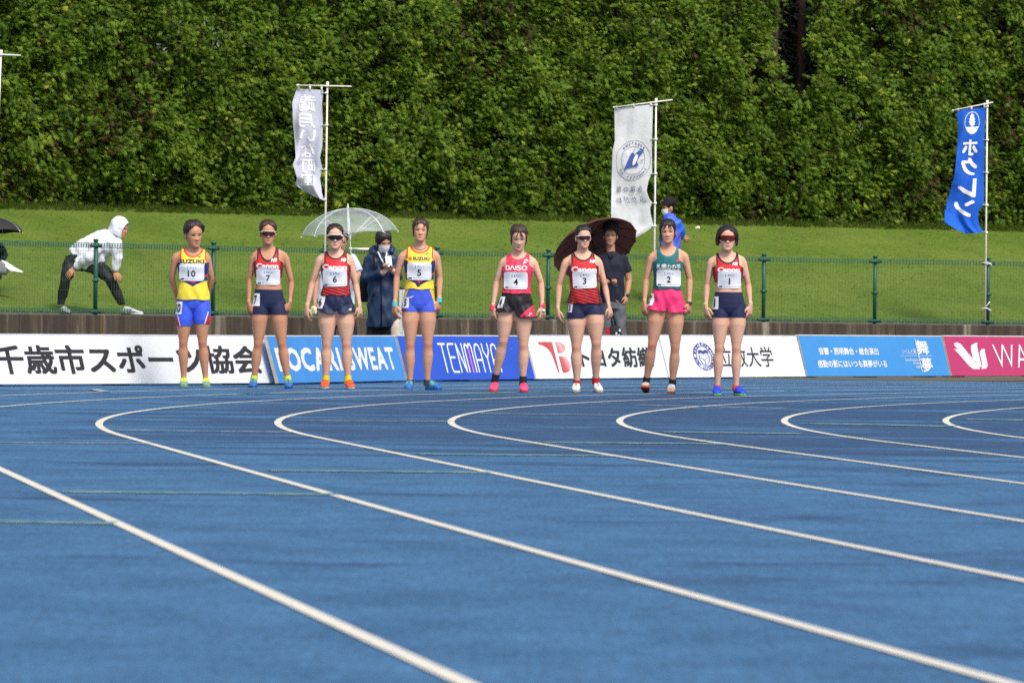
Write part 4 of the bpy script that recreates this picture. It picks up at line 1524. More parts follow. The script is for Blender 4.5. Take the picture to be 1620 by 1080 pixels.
def hand(wr, dv, pn, tn, curl=1.0, k=1.0, fist=False):
    """palm (for the remesh) and five separate fingers"""
    wr, dv = np.array(wr, float), np.array(dv, float) / np.linalg.norm(dv)
    pn = np.array(pn, float); pn = pn - dv * pn.dot(dv); pn /= np.linalg.norm(pn)
    t2 = np.cross(dv, pn)
    if t2.dot(tn) < 0: t2 = -t2
    def ringset(tab):
        V = []
        ns = 14
        th = np.linspace(0, 2 * np.pi, ns, endpoint=False)
        flip = np.cross(t2, pn).dot(dv) < 0
        if flip: th = th[::-1]
        for s, w, t in tab:
            V.append(wr + dv * s * k + np.outer(np.cos(th) * w * k, t2) + np.outer(np.sin(th) * t * k, pn))
        m = len(tab)
        V = np.concatenate(V + [[wr + dv * tab[0][0] * k], [wr + dv * tab[-1][0] * k]])
        Fq = [(i * ns + j, i * ns + (j + 1) % ns, (i + 1) * ns + (j + 1) % ns, (i + 1) * ns + j) for i in range(m - 1) for j in range(ns)]
        a, b = len(V) - 2, len(V) - 1
        Fq += [(a, (j + 1) % ns, j) for j in range(ns)] + [(b, (m - 1) * ns + j, (m - 1) * ns + (j + 1) % ns) for j in range(ns)]
        return V, Fq
    palm = ringset([(-.03, .024, .021), (0, .026, .019), (.03, .036, .0165), (.06, .041, .015), (.082, .040, .013), (.090, .034, .010)])
    fingers = []
    for off, l, r in ((.0300, .070, .0080), (.0102, .078, .0083), (-.0100, .073, .0080), (-.0290, .058, .0070)):
        p = wr + dv * .076 * k + t2 * off * k
        pts = [p]
        d = dv + t2 * off * 1.6
        ang = 0
        for seg, (fr, da) in enumerate(((.30, 16), (.28, 26), (.24, 24), (.18, 14))):
            ang += R(da) * (curl * 3.0 if fist else curl)
            dd = d * math.cos(ang) + pn * math.sin(ang)
            dd /= np.linalg.norm(dd)
            p = p + dd * (l * fr / 1.0) * k * 1.15
            pts.append(p)
        fingers.append(loft(pts, np.array((r, r, r * .95, r * .86, r * .55)) * k, 7))
    p = wr + dv * .022 * k + t2 * .026 * k + pn * .004
    d1 = dv * .75 + t2 * (.62 if not fist else .25) + pn * (.25 if not fist else .7)
    d2 = dv * .9 + t2 * (.22 if not fist else -.5) + pn * (.35 if not fist else .6)
    d1, d2 = d1 / np.linalg.norm(d1), d2 / np.linalg.norm(d2)
    fingers.append(loft([p, p + d1 * .030 * k, p + d1 * .034 * k + d2 * .030 * k, p + d1 * .034 * k + d2 * .052 * k], np.array((.0125, .0105, .0088, .005)) * k, 7))
    return palm, fingers
def zrings(tab, n=28, p=2.3):
    """stack of level super-ellipse rings: (cx, cy, z, half width, front, back)"""
    t = np.linspace(0, 2 * np.pi, n, endpoint=False)
    V = []
    for cx, cy, z, a, fr, bk in tab:
        c, s = np.cos(t), np.sin(t)
        x = a * np.sign(c) * np.abs(c) ** (2 / p)
        y = np.where(s < 0, fr, bk) * np.sign(s) * np.abs(s) ** (2 / p)
        V.append(np.stack([cx + x, cy + y, np.full(n, z)], 1))
    m = len(tab)
    V = np.concatenate(V + [[(tab[0][0], tab[0][1], tab[0][2])], [(tab[-1][0], tab[-1][1], tab[-1][2])]])
    Fq = [(i * n + j, i * n + (j + 1) % n, (i + 1) * n + (j + 1) % n, (i + 1) * n + j) for i in range(m - 1) for j in range(n)]
    a, b = len(V) - 2, len(V) - 1
    Fq += [(a, (j + 1) % n, j) for j in range(n)] + [(b, (m - 1) * n + j, (m - 1) * n + (j + 1) % n) for j in range(n)]
    return V, Fq
TORSO = [(.735, .060, .050, .060), (.765, .135, .078, .095), (.81, .156, .090, .112), (.87, .150, .094, .108), (.94, .132, .092, .088), (1.01, .117, .084, .078),
         (1.07, .119, .084, .082), (1.13, .128, .092, .088), (1.18, .135, .108, .090), (1.23, .138, .098, .092), (1.28, .134, .080, .088), (1.315, .116, .064, .078),
         (1.345, .084, .054, .066), (1.372, .060, .048, .056), (1.40, .050, .046, .050), (1.46, .047, .046, .046)]
class Fig:
    """one person: everything measured from the photo at distance D, in metres from the feet"""
    def __init__(self, bx, by, D, label, group=None, z0=None, loc=None):
        self.D = D
        b = W(bx, by, D)
        if z0 is not None: b.z = z0
        self.b = np.array(b)
        self.root = thing('person', label, 'person', tuple(b), 0, group)
    def p(self, x, y, dy=0.0):
        q = np.array(W(x, y, self.D)) - self.b
        q[1] = dy
        return q
def shoe(root, ank, yaw, pitch, k, m_up, m_sole, m_toe=None, m_lace=None, foot=.245):
    Rm = np.array((Matrix.Rotation(yaw, 3, 'Z') @ Matrix.Rotation(pitch, 3, 'X')))
    o = np.array((ank[0], ank[1], ank[2]))
    hl = np.array((0, .05, 0))
    def put(v):
        return (np.asarray(v) - hl) @ Rm.T + hl + o
    tab = [(.066, .014, .050), (.056, .025, .092), (.03, .032, .106), (0, .034, .108), (-.030, .036, .098), (-.065, .040, .080), (-.105, .0435, .062), (-.138, .041, .050), (-.162, .031, .042), (-.174, .018, .034)]
    s = foot / .245
    n = 16
    th = np.linspace(0, 2 * np.pi, n, endpoint=False)
    def body(tab, zlo, grow, ztf):
        V = []
        for y, w, zt in tab:
            zt = ztf(zt)
            c = (zlo + zt) / 2
            V.append(np.stack([np.sign(np.cos(th)) * np.abs(np.cos(th)) ** .75 * w * grow * s, np.full(n, y * s), c + np.sign(np.sin(th)) * np.abs(np.sin(th)) ** .75 * (zt - zlo) / 2], 1))
        m = len(tab)
        V = np.concatenate(V + [[(0, tab[0][0] * s, (zlo + ztf(tab[0][2])) / 2)], [(0, tab[-1][0] * s, (zlo + ztf(tab[-1][2])) / 2)]])
        Fq = [(i * n + j, (i + 1) * n + j, (i + 1) * n + (j + 1) % n, i * n + (j + 1) % n) for i in range(m - 1) for j in range(n)]
        Fq = [q[::-1] for q in Fq]
        Fq += [(len(V) - 2, (j + 1) % n, j) for j in range(n)] + [(len(V) - 1, (m - 1) * n + j, (m - 1) * n + (j + 1) % n) for j in range(n)]
        return V, Fq
    V, Fq = body(tab, .014, 1.0, lambda z: z)
    mi = None
    sh = link('shoe', put(V), Fq, [m_up, m_toe or m_up], root, True, midx=[1 if (len(q) == 4 and i // n >= 6) or (len(q) == 3 and i >= len(Fq) - n) else 0 for i, q in enumerate(Fq)])
    V, Fq = body([(y, w, 0) for y, w, z in tab], .0, 1.06, lambda z: .024)
    link('sole', put(V), Fq, m_sole, sh)
    mb = MB()
    for i, y in enumerate((-.02, -.045, -.07, -.09)):
        zt = np.interp(-y, [0, .035, .075, .115], [.108, .096, .074, .058])
        mb.tube(put([(-.024 * s, y * s, zt - .012), (0, (y - .006) * s, zt + .003), (.024 * s, y * s, zt - .012)]), .0035, 5)
    mb.build('lace', m_lace or m_up, sh)
    return sh
def wrinkle(v, amp, seed, fz=26):
    x, y, z = v[:, 0], v[:, 1], v[:, 2]
    a = np.arctan2(x, -y)
    return amp * (np.sin(a * 5 + z * fz + seed) * .5 + np.sin(a * 9 - z * fz * 1.4 + 2 * seed) * .3 + np.sin(x * 70 + z * 31 + seed * 3) * .3)

def garment_mat(name, rough=.62, trim=None, sheen=.2, stripes=None):
    key = ('g', name)
    if key in MATS: return MATS[key]
    m, g, p = blank(name)
    c = g.new('ShaderNodeAttribute', attribute_name='print').outputs['Color']
    tc = g.new('ShaderNodeTexCoord').outputs['Object']
    if stripes is not None:
        # diagonal print fading in towards the hem
        sp = g.new('ShaderNodeSeparateXYZ'); g.link(tc, sp.inputs[0])
        zs = g.new('ShaderNodeAttribute', attribute_name='zs').outputs['Fac']
        ax = g.math('ABSOLUTE', sp.outputs[0])
        w = g.math('SINE', g.math('MULTIPLY', g.math('ADD', sp.outputs[2], g.math('MULTIPLY', sp.outputs[0], stripes[1])), 215.0))
        nz = g.noise(tc, 45, 2)
        th = g.math('ADD', g.rng(zs, stripes[0], stripes[0] - .12, 1.3, -.1), g.math('MULTIPLY', nz, .3))
        fac = g.rng(g.math('SUBTRACT', w, th), -.15, .25, 0, .9)
        c = g.mix(fac, c, S(44, 22, 26))
    if trim is not None:
        r = g.new('ShaderNodeAttribute', attribute_name='rim').outputs['Fac']
        c = g.mix(g.rng(r, .0085, .0105, 1, 0), c, trim)
    c = g.mix(1.0, c, g.rng(g.noise(tc, 25, 3), .3, .7, .93, 1.07), 'MULTIPLY')
    g.link(c, p.inputs['Base Color'])
    p.inputs['Roughness'].default_value = rough
    p.inputs['Specular IOR Level'].default_value = .3
    p.inputs['Sheen Weight'].default_value = sheen * .3
    g.link(g.bump(g.noise(tc, 420, 2), .2, .002), p.inputs['Normal'])
    MATS[key] = m
    return m
plain_print = {}
# ------------------------------------------------------------------ the runners
RED, DRED, BLK, NAVY = np.array(S(214, 44, 52, .95)), np.array(S(120, 26, 36)), np.array(S(26, 24, 28)), np.array(S(34, 40, 76))
YEL, WHT, DBL = np.array(S(250, 222, 70, .95)), np.array(S(236, 238, 242, .9)), np.array(S(40, 48, 112))
def col_suzuki(u, zs, y, dark):
    n = len(u)
    c = np.tile(YEL, (n, 1))
    au = np.abs(u)
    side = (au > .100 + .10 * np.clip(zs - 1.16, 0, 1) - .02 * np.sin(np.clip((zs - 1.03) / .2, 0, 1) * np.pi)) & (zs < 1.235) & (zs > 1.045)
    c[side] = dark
    zv = .985 + .62 * au
    band = (zs < zv + .034) & (zs > zv) & (au < .125)
    c[band] = dark
    r = (zs < zv + .058) & (zs >= zv + .034) & (au < .125) & (y < .03)
    c[r] = S(222, 70, 48)
    return c
def col_red(u, zs, y, top):
    n = len(u)
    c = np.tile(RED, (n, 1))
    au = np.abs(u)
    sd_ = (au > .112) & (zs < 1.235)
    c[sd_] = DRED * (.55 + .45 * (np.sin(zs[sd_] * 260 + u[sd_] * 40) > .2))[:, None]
    c[(zs > 1.318) & (y < .02)] = S(160, 34, 46)
    c[(zs > 1.318) & (zs < 1.322)] = BLK
    c[:, 3] = 1
    return c
def col_flat(rgb, var=None):
    def fn(u, zs, y):
        return np.tile(np.array(rgb), (len(u), 1))
    return fn
def col_daiso(u, zs, y):
    c = np.tile(np.array(S(236, 52, 92, .95)), (len(u), 1))
    k = np.sin(u * 90 + zs * 60) * np.sin(zs * 110 - u * 35)
    c[k > .62] = S(240, 92, 118, .95)
    c[(np.abs(u) > .122) & (zs < 1.2)] = S(206, 34, 74, .95)
    return c

bib_white = mat('bib_white', S(238, 240, 246, .92), .75, .04, 12)
bib_blue, bib_grey, bib_ink = paint('bib_blue', (70, 128, 190)), paint('bib_grey', (92, 100, 112)), paint('bib_ink', (26, 26, 30))
navy_print, white_cloth = paint('print_navy', (40, 44, 104)), paint('print_cloth_white', (240, 240, 242))
M_ = {}
def pm(c, rough=.5):
    return mat('trim_%d_%d_%d' % c, S(*c, .9), rough, .1, 30, .15, 200)

def runner(s):
    feetL, feetR = s['footL'], s['footR']
    bx, by = (feetL[0] + feetR[0]) / 2, max(feetL[1], feetR[1])
    g0 = G(bx, by - 1.0)
    P = Fig(bx, by, g0.y, s['label'], 'runners lined up across the track', 0.0)
    P.root.location.z = 0
    root, p = P.root, P.p
    skin = SKIN[s.get('skin', 'mid')]
    cz, nk = p(*s['crotch'])[2], p(*s['neck'])
    hx = p(*s['crotch'])[0]
    kz = (nk[2] - cz) / (1.372 - .745)
    def Z(zs): return cz + (zs - .745) * kz
    def ZS(z): return .745 + (z - cz) / kz
    def XC(zs): return hx + (nk[0] - hx) * np.clip((zs - .745) / .627, 0, 1.15)
    kw, kh = s.get('w', 1.0), s.get('hips', 1.0)
    def hwf(zs): return kh if zs < .9 else kw if zs > 1.02 else kh + (kw - kh) * (zs - .9) / .12
    rings = [(XC(z), -.02 * max(0, (z - 1.372) / .09), Z(z), a * hwf(z), f * (.5 + .5 * hwf(z)), b * (.5 + .5 * hwf(z))) for z, a, f, b in TORSO]
    torso = zrings(rings)
    parts, core, fingers = [torso], [torso], []
    # arms
    ka = s.get('arm', 1.0)
    for side, sg in (('L', -1), ('R', 1)):
        sh = p(*s['sh' + side]); el = p(*s['el' + side], s.get('ely' + side, .03)); wr = p(*s['wr' + side], s.get('wry' + side, -.02))
        j = sh + np.array((-sg * .044, 0, -.046)); j[1] = .012
        nb = np.array((XC(1.372) + sg * .035, .012, Z(1.372) - .005))
        tr = loft([nb, (nb + j) / 2 + (0, .002, .006), j], [.034, .032, .036], 12)
        parts.append(tr); core.append(tr)
        def mixp(a, b, t): return a + (b - a) * t
        up = [j + (-sg * .012, 0, .008), mixp(j, el, .10), mixp(j, el, .35), mixp(j, el, .62), mixp(j, el, .86), el, mixp(el, wr, .16), mixp(el, wr, .42), mixp(el, wr, .78), wr + (wr - el) * .02]
        parts.append(loft(up, np.array([.039, .0405, .037, .034, .031, .030, .033, .0295, .0225, .0205]) * ka, 14, np.array([.040, .042, .039, .036, .032, .030, .032, .028, .0205, .018]) * ka))
        tip = p(*s['tip' + side], s.get('wry' + side, -.02)) if 'tip' + side in s else wr + (wr - el) * .6
        dv = tip - wr
        kh_ = np.linalg.norm(dv) / .155
        pn = s.get('palm' + side, (-sg * .75, .66, 0))
        tn = (-sg * .66, -.75, 0)
        pal, fi = hand(wr, dv, pn, tn, s.get('curl' + side, 1.0), float(np.clip(kh_, .9, 1.08)))
        parts.append(pal); fingers += fi
    # legs
    kl = s.get('leg', 1.0)
    legs = []
    for side, sg in (('L', -1), ('R', 1)):
        hj = np.array((hx + sg * .080 * kh, .01, cz + .075))
        kn = p(*s['kn' + side], s.get('kny' + side, -.015))
        an = p(*s['an' + side], s.get('any' + side, .025))
        a0 = hj + (kn - hj) * .0
        def mx(a, b, t): return a + (b - a) * t
        tops = [hj + (0, 0, .03), hj, mx(hj, kn, .18), mx(hj, kn, .45), mx(hj, kn, .74), mx(hj, kn, .91), kn]
        tr = [.070, .084, .090, .083, .0630, .0485, .0445]
        lo = [mx(kn, an, .12), mx(kn, an, .28), mx(kn, an, .48), mx(kn, an, .74), mx(kn, an, .93), an + (an - kn) * .10]
        lr = [.0435, .0525, .0490, .0360, .0295, .029]
        off = [(0, 0, 0)] * 7 + [(0, -.003, 0), (sg * .003, .001, 0), (0, .0, 0), (0, -.002, 0), (0, .0, 0), (0, 0, 0)]
        off[6] = (0, -.005, 0); off[3] = (sg * .004, -.006, 0)
        lf = loft(tops + lo, np.array(tr + lr) * kl, 18, np.array(tr + lr) * kl * 1.04, offs=np.array(off))
        parts.append(lf)
        kneecap = MB(); kneecap.ball(kn + (0, -.026 * kl, .012), (.023, .025, .038), 10, 7); parts.append(kneecap.arr())
        legs.append((tops, tr, hj, kn, an, lf))
        ft = np.array((an[0], an[1] - .0, 0))
        z0 = s.get('lift' + side, 0.0)
        fx = p(*s['foot' + side])
        toe = np.array((fx[0] - an[0], 0, 0))
        yaw = s.get('yaw' + side, math.atan2(fx[0] - an[0], .15) * .9)
        m = [pm(c) for c in s['shoe']]
        shoe(root, (an[0], an[1] + .01, z0), yaw, s.get('toe' + side, 0.0), 1, m[0], m[1], m[2], m[3])
        if s.get('sock'):
            mb = MB()
            c = s['sock']
            d = (an - kn) / np.linalg.norm(an - kn)
            hi = s.get('sockh', .035)
            mb.tube([an - d * (hi - .01), an - d * (hi * .4), an + d * .05], np.array((.0355, .036, .037)) * (.6 + .4 * kl), 14, cap=False)
            mb.build('sock', pm(c, .8), root)
    bv, bf = remesh(parts, .0080, 3)
    body_b = bvh((bv, bf))
    mb = MB()
    mb.add(bv, bf)
    for v, f in fingers: mb.add(v, f)
    # head
    ht, ch, fx = p(*s['top']), p(*s['chin']), p(*s['face'])
    hh = (ht[2] - ch[2]) - .016
    hc = np.array((fx[0], s.get('heady', -.022), ch[2] + .113 * hh / .227))
    rot = s.get('rot', (0, 0, 0))      # pitch down, roll, yaw to picture right
    geo = build_head(root, hc, hh, Euler((rot[0], rot[1], rot[2]), 'XYZ').to_matrix(), skin, s['hair'], s['style'], s.get('fc', {'x': 1}), s['seed'], s.get('hk', {}), s.get('glasses'))
    for v, f in geo: mb.add(v, f)
    bvv, bff = mb.arr()
    flush = np.zeros(len(bvv))
    for side in 'LR':
        for c_, r_ in ((p(*s['kn' + side], -.05), .058), (p(*s['el' + side], s.get('ely' + side, .03)), .045), (p(*s['wr' + side], s.get('wry' + side, -.02)) + (0, 0, -.12), .06)):
            flush = np.maximum(flush, np.exp(-(((bvv - c_) ** 2).sum(1)) / r_ ** 2))
    body = link('body', bvv, bff, skin, root, attrs={'flush': flush})
    # shorts
    loft_l = []
    sloose = s.get('sloose', 0.0)
    for (tops, tr, hj, kn, an, lf), sg_ in zip(legs, (-1, 1)):
        k = np.array([1 + .10 * sloose, 1 + .12 * sloose, 1 + .24 * sloose, 1 + .42 * sloose, 1.3, 1.2, 1.1]) if sloose else np.ones(7)
        loft_l.append(loft(tops, np.array(tr) * kl * k, 20, np.array(tr) * kl * k * 1.03, offs=np.array([(0, 0, 0)] * 3 + [(sg_ * .004, -.006, 0)] + [(0, 0, 0)] * 2 + [(0, -.005, 0)])))
    pel = zrings([r for r, q in zip(rings, TORSO) if q[0] < 1.08])
    if sloose:
        pel = zrings([(r[0], r[1], r[2], r[3] * (1 + .05 * sloose * (q[0] < .9)), r[4] * (1.06 if q[0] < .9 else 1), r[5] * (1.06 if q[0] < .9 else 1)) for r, q in zip(rings, TORSO) if q[0] < 1.08])
    lv, lf2 = remesh(loft_l + [pel], .0068, 3)
    ln = vnormals(lv, lf2)
    lt = quads2tris(lf2)
    if s.get('fine'):
        lv, lt = refine(lv, lt, .0075)
        ln = vnormals(lv, lt)
    ztop = p(*s['stop'])[2]
    xm = hx
    zl, zr = p(*s['sbL'])[2], p(*s['sbR'])[2]
    bl = 1 / (1 + np.exp(-(lv[:, 0] - xm) / .012))
    zb = zl + (zr - zl) * bl
    rise = s.get('srise', 0.0) * np.clip((np.abs(lv[:, 0] - xm) - .08) / .09, 0, 1)
    if sloose: rise = rise + .045 * np.clip(1 - np.abs(lv[:, 0] - xm) / .028, 0, 1)
    gz = np.minimum(lv[:, 2] - zb - rise, ztop - lv[:, 2])
    low = np.clip((ztop - lv[:, 2]) / .09, 0, 1)
    off = .0055 + (.004 if sloose else 0) * low
    v2 = lv + ln * (off + wrinkle(lv, .011 * sloose + .0014, s['seed'] + 3, 18) * low)[:, None]
    ex = np.stack([lv[:, 2] - zb - rise, ZS(lv[:, 2]), lv[:, 0] - xm, lv[:, 1], ln[:, 0], ln[:, 1], ln[:, 2], zb], 1)
    v3, t3, e3 = clip(v2, lt, gz, ex)
    v4, t4, e4 = rim_in(v3, t3, e3[:, 4:7], .006, e3)
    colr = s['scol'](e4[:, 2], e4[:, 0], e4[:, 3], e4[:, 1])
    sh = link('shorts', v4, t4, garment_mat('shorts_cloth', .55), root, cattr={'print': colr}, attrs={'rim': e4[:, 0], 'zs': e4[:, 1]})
    hb = bvh((v3, t3))
    shorts_b = hb
    # singlet
    cv, cf = remesh(core, .0075, 2)
    nrm = vnormals(cv, cf)
    ct = quads2tris(cf)
    if s['gname'] == 'singlet_yellow':
        cv, ct = refine(cv, ct, .0075)
    nrm = vnormals(cv, ct)
    zs = ZS(cv[:, 2])
    u = (cv[:, 0] - XC(zs)) / kw
    hem = ZS(p(*s['hem'])[2])
    nd, nwid = s.get('neckd', .105), s.get('neckw', .070)
    zt = 1.395
    front = cv[:, 1] < .012
    dep = np.where(front, nd, .055)
    gn = (np.sqrt((u / nwid) ** 2 + ((np.minimum(zs, zt) - zt) / dep) ** 2) - 1) * .06
    gn = np.where(zs > 1.385, -.05, gn)
    tt = np.clip((1.262 - zs) / .065, 0, 1)
    ua = s.get('strap', .098) + .10 * tt ** 1.6
    ga = ua - np.abs(u)
    hwave = .004 * np.sin(u * 40 + s['seed'])
    gh = (zs - hem - hwave)
    gg = np.minimum(np.minimum(gn, ga), gh)
    rim = np.minimum(gn, ga)
    loose = s.get('loose', .5)
    fl = np.clip((1.12 - zs) / .2, 0, 1) * loose
    off = .006 + .012 * fl
    wv = wrinkle(cv, 1.0, s['seed']) * (.0016 + .0062 * fl * loose)
    v2 = cv + nrm * (off + wv)[:, None]
    hi = np.where((zs > 1.2))[0]
    for i in hi:
        l, n, _, d = body_b.find_nearest(Vector(v2[i]))
        if l is not None and (Vector(v2[i]) - l).dot(n) < .005 and abs(u[i]) < min(ua[i] + .01, .108):
            v2[i] = np.array(l + n * .0055)
    for i in np.where((zs < 1.02) & (zs > hem - .03))[0]:
        l, n, _, d = shorts_b.find_nearest(Vector(v2[i]), .06)
        if l is not None and (Vector(v2[i]) - l).dot(n) < .004:
            v2[i] = np.array(l + n * .0045)
    sm_ = laplace(v2, ct, 3)
    kk = np.clip((1.05 - zs) / .05, 0, 1)[:, None]
    v2 = v2 + (sm_ - v2) * kk
    ex = np.stack([rim, zs, u, cv[:, 1], nrm[:, 0], nrm[:, 1], nrm[:, 2]], 1)
    v3, t3, e3 = clip(v2, ct, gg, ex)
    v4, t4, e4 = rim_in(v3, t3, e3[:, 4:7], .006, e3)
    colr = s['col'](e4[:, 2], e4[:, 1], e4[:, 3])
    gm_ = garment_mat(s['gname'], .6, s.get('trim'), .2, s.get('stripes'))
    sing = link(s.get('topname', 'singlet'), v4, t4, gm_, root, cattr={'print': colr}, attrs={'rim': e4[:, 0], 'zs': e4[:, 1]})
    sb = bvh((v3, t3), (bv, bf))
    def proj(x, z, o):
        h = sb.ray_cast(Vector((x, -1, z)), Vector((0, 1, 0)))[0]
        return (x, (h.y if h else -.08) - o, z)
    # race bib
    x0, y0, x1, y1 = s['bib']
    A, B = p(x0, y1), p(x1, y0)
    nu, nv = 13, 9
    Y = np.array([[proj(A[0] + (B[0] - A[0]) * i / (nu - 1), A[2] + (B[2] - A[2]) * j / (nv - 1), .004)[1] for i in range(nu)] for j in range(nv)])
    Y0 = Y.copy()
    for _ in range(6):
        Yp = np.pad(Y, 1, mode='edge')
        Y = np.minimum(Y0, (Yp[:-2, 1:-1] + Yp[2:, 1:-1] + Yp[1:-1, :-2] + Yp[1:-1, 2:] + 2 * Y) / 6)
    rg = np.random.default_rng(s['seed'])
    tilt = s.get('bibtilt', 0.0)
    V = []
    for j in range(nv):
        for i in range(nu):
            cx, cz_ = i / (nu - 1), j / (nv - 1)
            V.append((A[0] + (B[0] - A[0]) * cx + tilt * (cz_ - .5) * -.05, Y[j, i] - .004 - .0042 * math.sin(cx * 8 + s['seed']) * math.sin(cz_ * 6 + s['seed']), A[2] + (B[2] - A[2]) * cz_ + tilt * (cx - .5) * .06))
    Fq = [(j * nu + i, j * nu + i + 1, (j + 1) * nu + i + 1, (j + 1) * nu + i) for j in range(nv - 1) for i in range(nu - 1)]
    # clipped corners
    V = np.array(V)
    for ci, di in ((0, (1, 1)), (nu - 1, (-1, 1)), ((nv - 1) * nu, (1, -1)), (nv * nu - 1, (-1, -1))):
        V[ci, 0] += di[0] * .006; V[ci, 2] += di[1] * .006
    bib = link('race_bib', V, Fq, bib_white, root)
    bb = bvh((V, Fq))
    def onbib(v2d, T, m, off=.0018):
        v2d, T = refine(np.asarray(v2d, float), np.asarray(T), .3)
        co = []
        for x, z in v2d:
            xx, zz = A[0] + (B[0] - A[0]) * x, A[2] + (B[2] - A[2]) * z + tilt * (x - .5) * .06
            h = bb.ray_cast(Vector((xx, -1, zz)), Vector((0, 1, 0)))[0]
            co.append((xx, (h.y if h else -.1) - off, zz))
        link('lettering', co, T, m, bib, False)
    v, t = text2d(s['num'], .022, 4, 1.12)
    ext = v.max(0) - v.min(0)
    w = ext[0] / ext[1] * .38 * (B[2] - A[2]) / (B[0] - A[0])
    onbib(fit(v, .5 - w / 2, .23, .5 + w / 2, .61), t, bib_ink)
    v, t = text2d('ホクレン', .02, 2); onbib(fit(v, .42, .70, .70, .84), t, bib_blue)
    v, t = strokes([[(.31, .70), (.37, .70)], [(.34, .70), (.34, .85)], [(.325, .80), (.355, .80)]], .018, 3); onbib(v, t, bib_blue)
    v, t = text2d('ホクレンディスタンスチャレンジ', .02, 1); onbib(fit(v, .24, .07, .94, .135), t, bib_grey)
    v, t = poly2d([(.06, .05), (.20, .05), (.20, .15), (.06, .15)]); onbib(v, t, bib_grey)
    for px_, pz_ in ((.04, .93), (.96, .93), (.04, .07), (.96, .07)):
        v, t = strokes([[(px_ - .012, pz_), (px_ + .012, pz_)]], .012, 3); onbib(v, t, bib_grey)
    def onchest(v2d, T, m, box, off=.002, name='lettering'):
        a, b = p(box[0], box[3]), p(box[2], box[1])
        v2d = fit(np.asarray(v2d, float), a[0], a[2], b[0], b[2])
        v2d, lf = flat3(v2d)
        v2d, T = refine(np.concatenate([v2d, lf[:, None]], 1), np.asarray(T), .018)
        co = [proj(x, z, off + l) for x, z, l in v2d]
        link(name, co, T, m, sing, False)
    for v, t, m, box in s['marks']():
        onchest(v, t, m, box)
    # hip number
    if 'hip' in s:
        hx0, hy0, hx1, hy1 = s['hip']
        c = p((hx0 + hx1) / 2 + 1.5, (hy0 + hy1) / 2)
        hloc, hn, _, _ = hb.ray_cast(Vector((c[0], -1, c[2])), Vector((0, 1, 0)))
        if hloc:
            hn = Vector((-.70, -.71, 0))
            r = np.array(Vector((0, 0, 1)).cross(hn).normalized())
            hgt = (p(hx0, hy0)[2] - p(hx0, hy1)[2])
            wdt = hgt * .72
            def on(a, b, o):
                q = np.array(hloc) + r * a * wdt + np.array((0, 0, b * hgt))
                h = hb.ray_cast(Vector(q) + hn * .3, -hn)[0]
                q = np.array(h) if h else q
                return q + np.array(hn) * o
            n = 7
            Vp = [on(-.5 + i / (n - 1), -.5 + j / (n - 1), .004) for j in range(n) for i in range(n)]
            hp = link('hip_number', Vp, [(j * n + i, j * n + i + 1, (j + 1) * n + i + 1, (j + 1) * n + i) for j in range(n - 1) for i in range(n - 1)], bib_white, root)
            v, t = text2d(s['num'], .03)
            w = .42 if len(s['num']) == 1 else .8
            if s['num'] == '1': w = .22
            v = fit(v, -w / 2, -.34, w / 2, .34)
            v, t = refine(v, t, .3)
            link('lettering', [on(a, b, .007) for a, b in v], t, bib_ink, hp, False)
    for v, t, m, box in s.get('smarks', lambda: [])():
        a, b = p(box[0], box[3]), p(box[2], box[1])
        v = fit(np.asarray(v, float), a[0], a[2], b[0], b[2])
        co = []
        v, lf = flat3(v)
        for (x, z), l in zip(v, lf):
            h = hb.ray_cast(Vector((x, -1, z)), Vector((0, 1, 0)))[0]
            co.append((x, (h.y if h else -.1) - .003 - l, z))
        link('lettering', co, np.asarray(t), m, sh, False)
    # wrist things
    for side, y0_, y1_, c in s.get('bands', []):
        el, wr = p(*s['el' + side], s.get('ely' + side, .03)), p(*s['wr' + side], s.get('wry' + side, -.02))
        d = wr - el
        za, zb_ = p(s['wr' + side][0], y0_)[2], p(s['wr' + side][0], y1_)[2]
        ta, tb = (za - el[2]) / d[2], (zb_ - el[2]) / d[2]
        mb = MB(); mb.tube([el + d * ta, el + d * (ta + tb) / 2, el + d * tb], np.array((.027, .028, .027)) * ka, 14, np.array((.025, .026, .025)) * ka, cap=False)
        mb.build('wristband', pm(c, .8), root)
    if 'watch' in s:
        side, y0_, c1, c2 = s['watch']
        sg = -1 if side == 'L' else 1
        el, wr = p(*s['el' + side], s.get('ely' + side, .03)), p(*s['wr' + side], s.get('wry' + side, -.02))
        d = wr - el; t_ = (p(s['wr' + side][0], y0_)[2] - el[2]) / d[2]; c = el + d * t_; d = d / np.linalg.norm(d)
        mb = MB(); mb.tube([c - d * .009, c + d * .009], .0265, 14, .0235, cap=False)
        wt = mb.build('watch', pm(c1), root)
        mb = MB(); q = np.array((sg * .6, -.8, 0)); mb.tube([c + q * .014, c + q * .027], .015, 14); mb.build('watch_face', pm(c2, .2), wt)
    if 'chain' in s:
        a = np.linspace(-2.2, 2.2, 22)
        pts = []
        for t_ in a:
            x = XC(1.37) + .058 * math.sin(t_ / 1.4)
            z = Z(1.372) - .030 * math.cos(t_ / 1.4) * 1.3 + .008
            h = body_b.ray_cast(Vector((x, -1, z)), Vector((0, 1, 0)))[0]
            pts.append((x, (h.y if h else -.03) - .003, z))
        mb = MB(); mb.tube(pts, .0028, 5); mb.build('necklace', pm(s['chain'], .4), root)
    return P

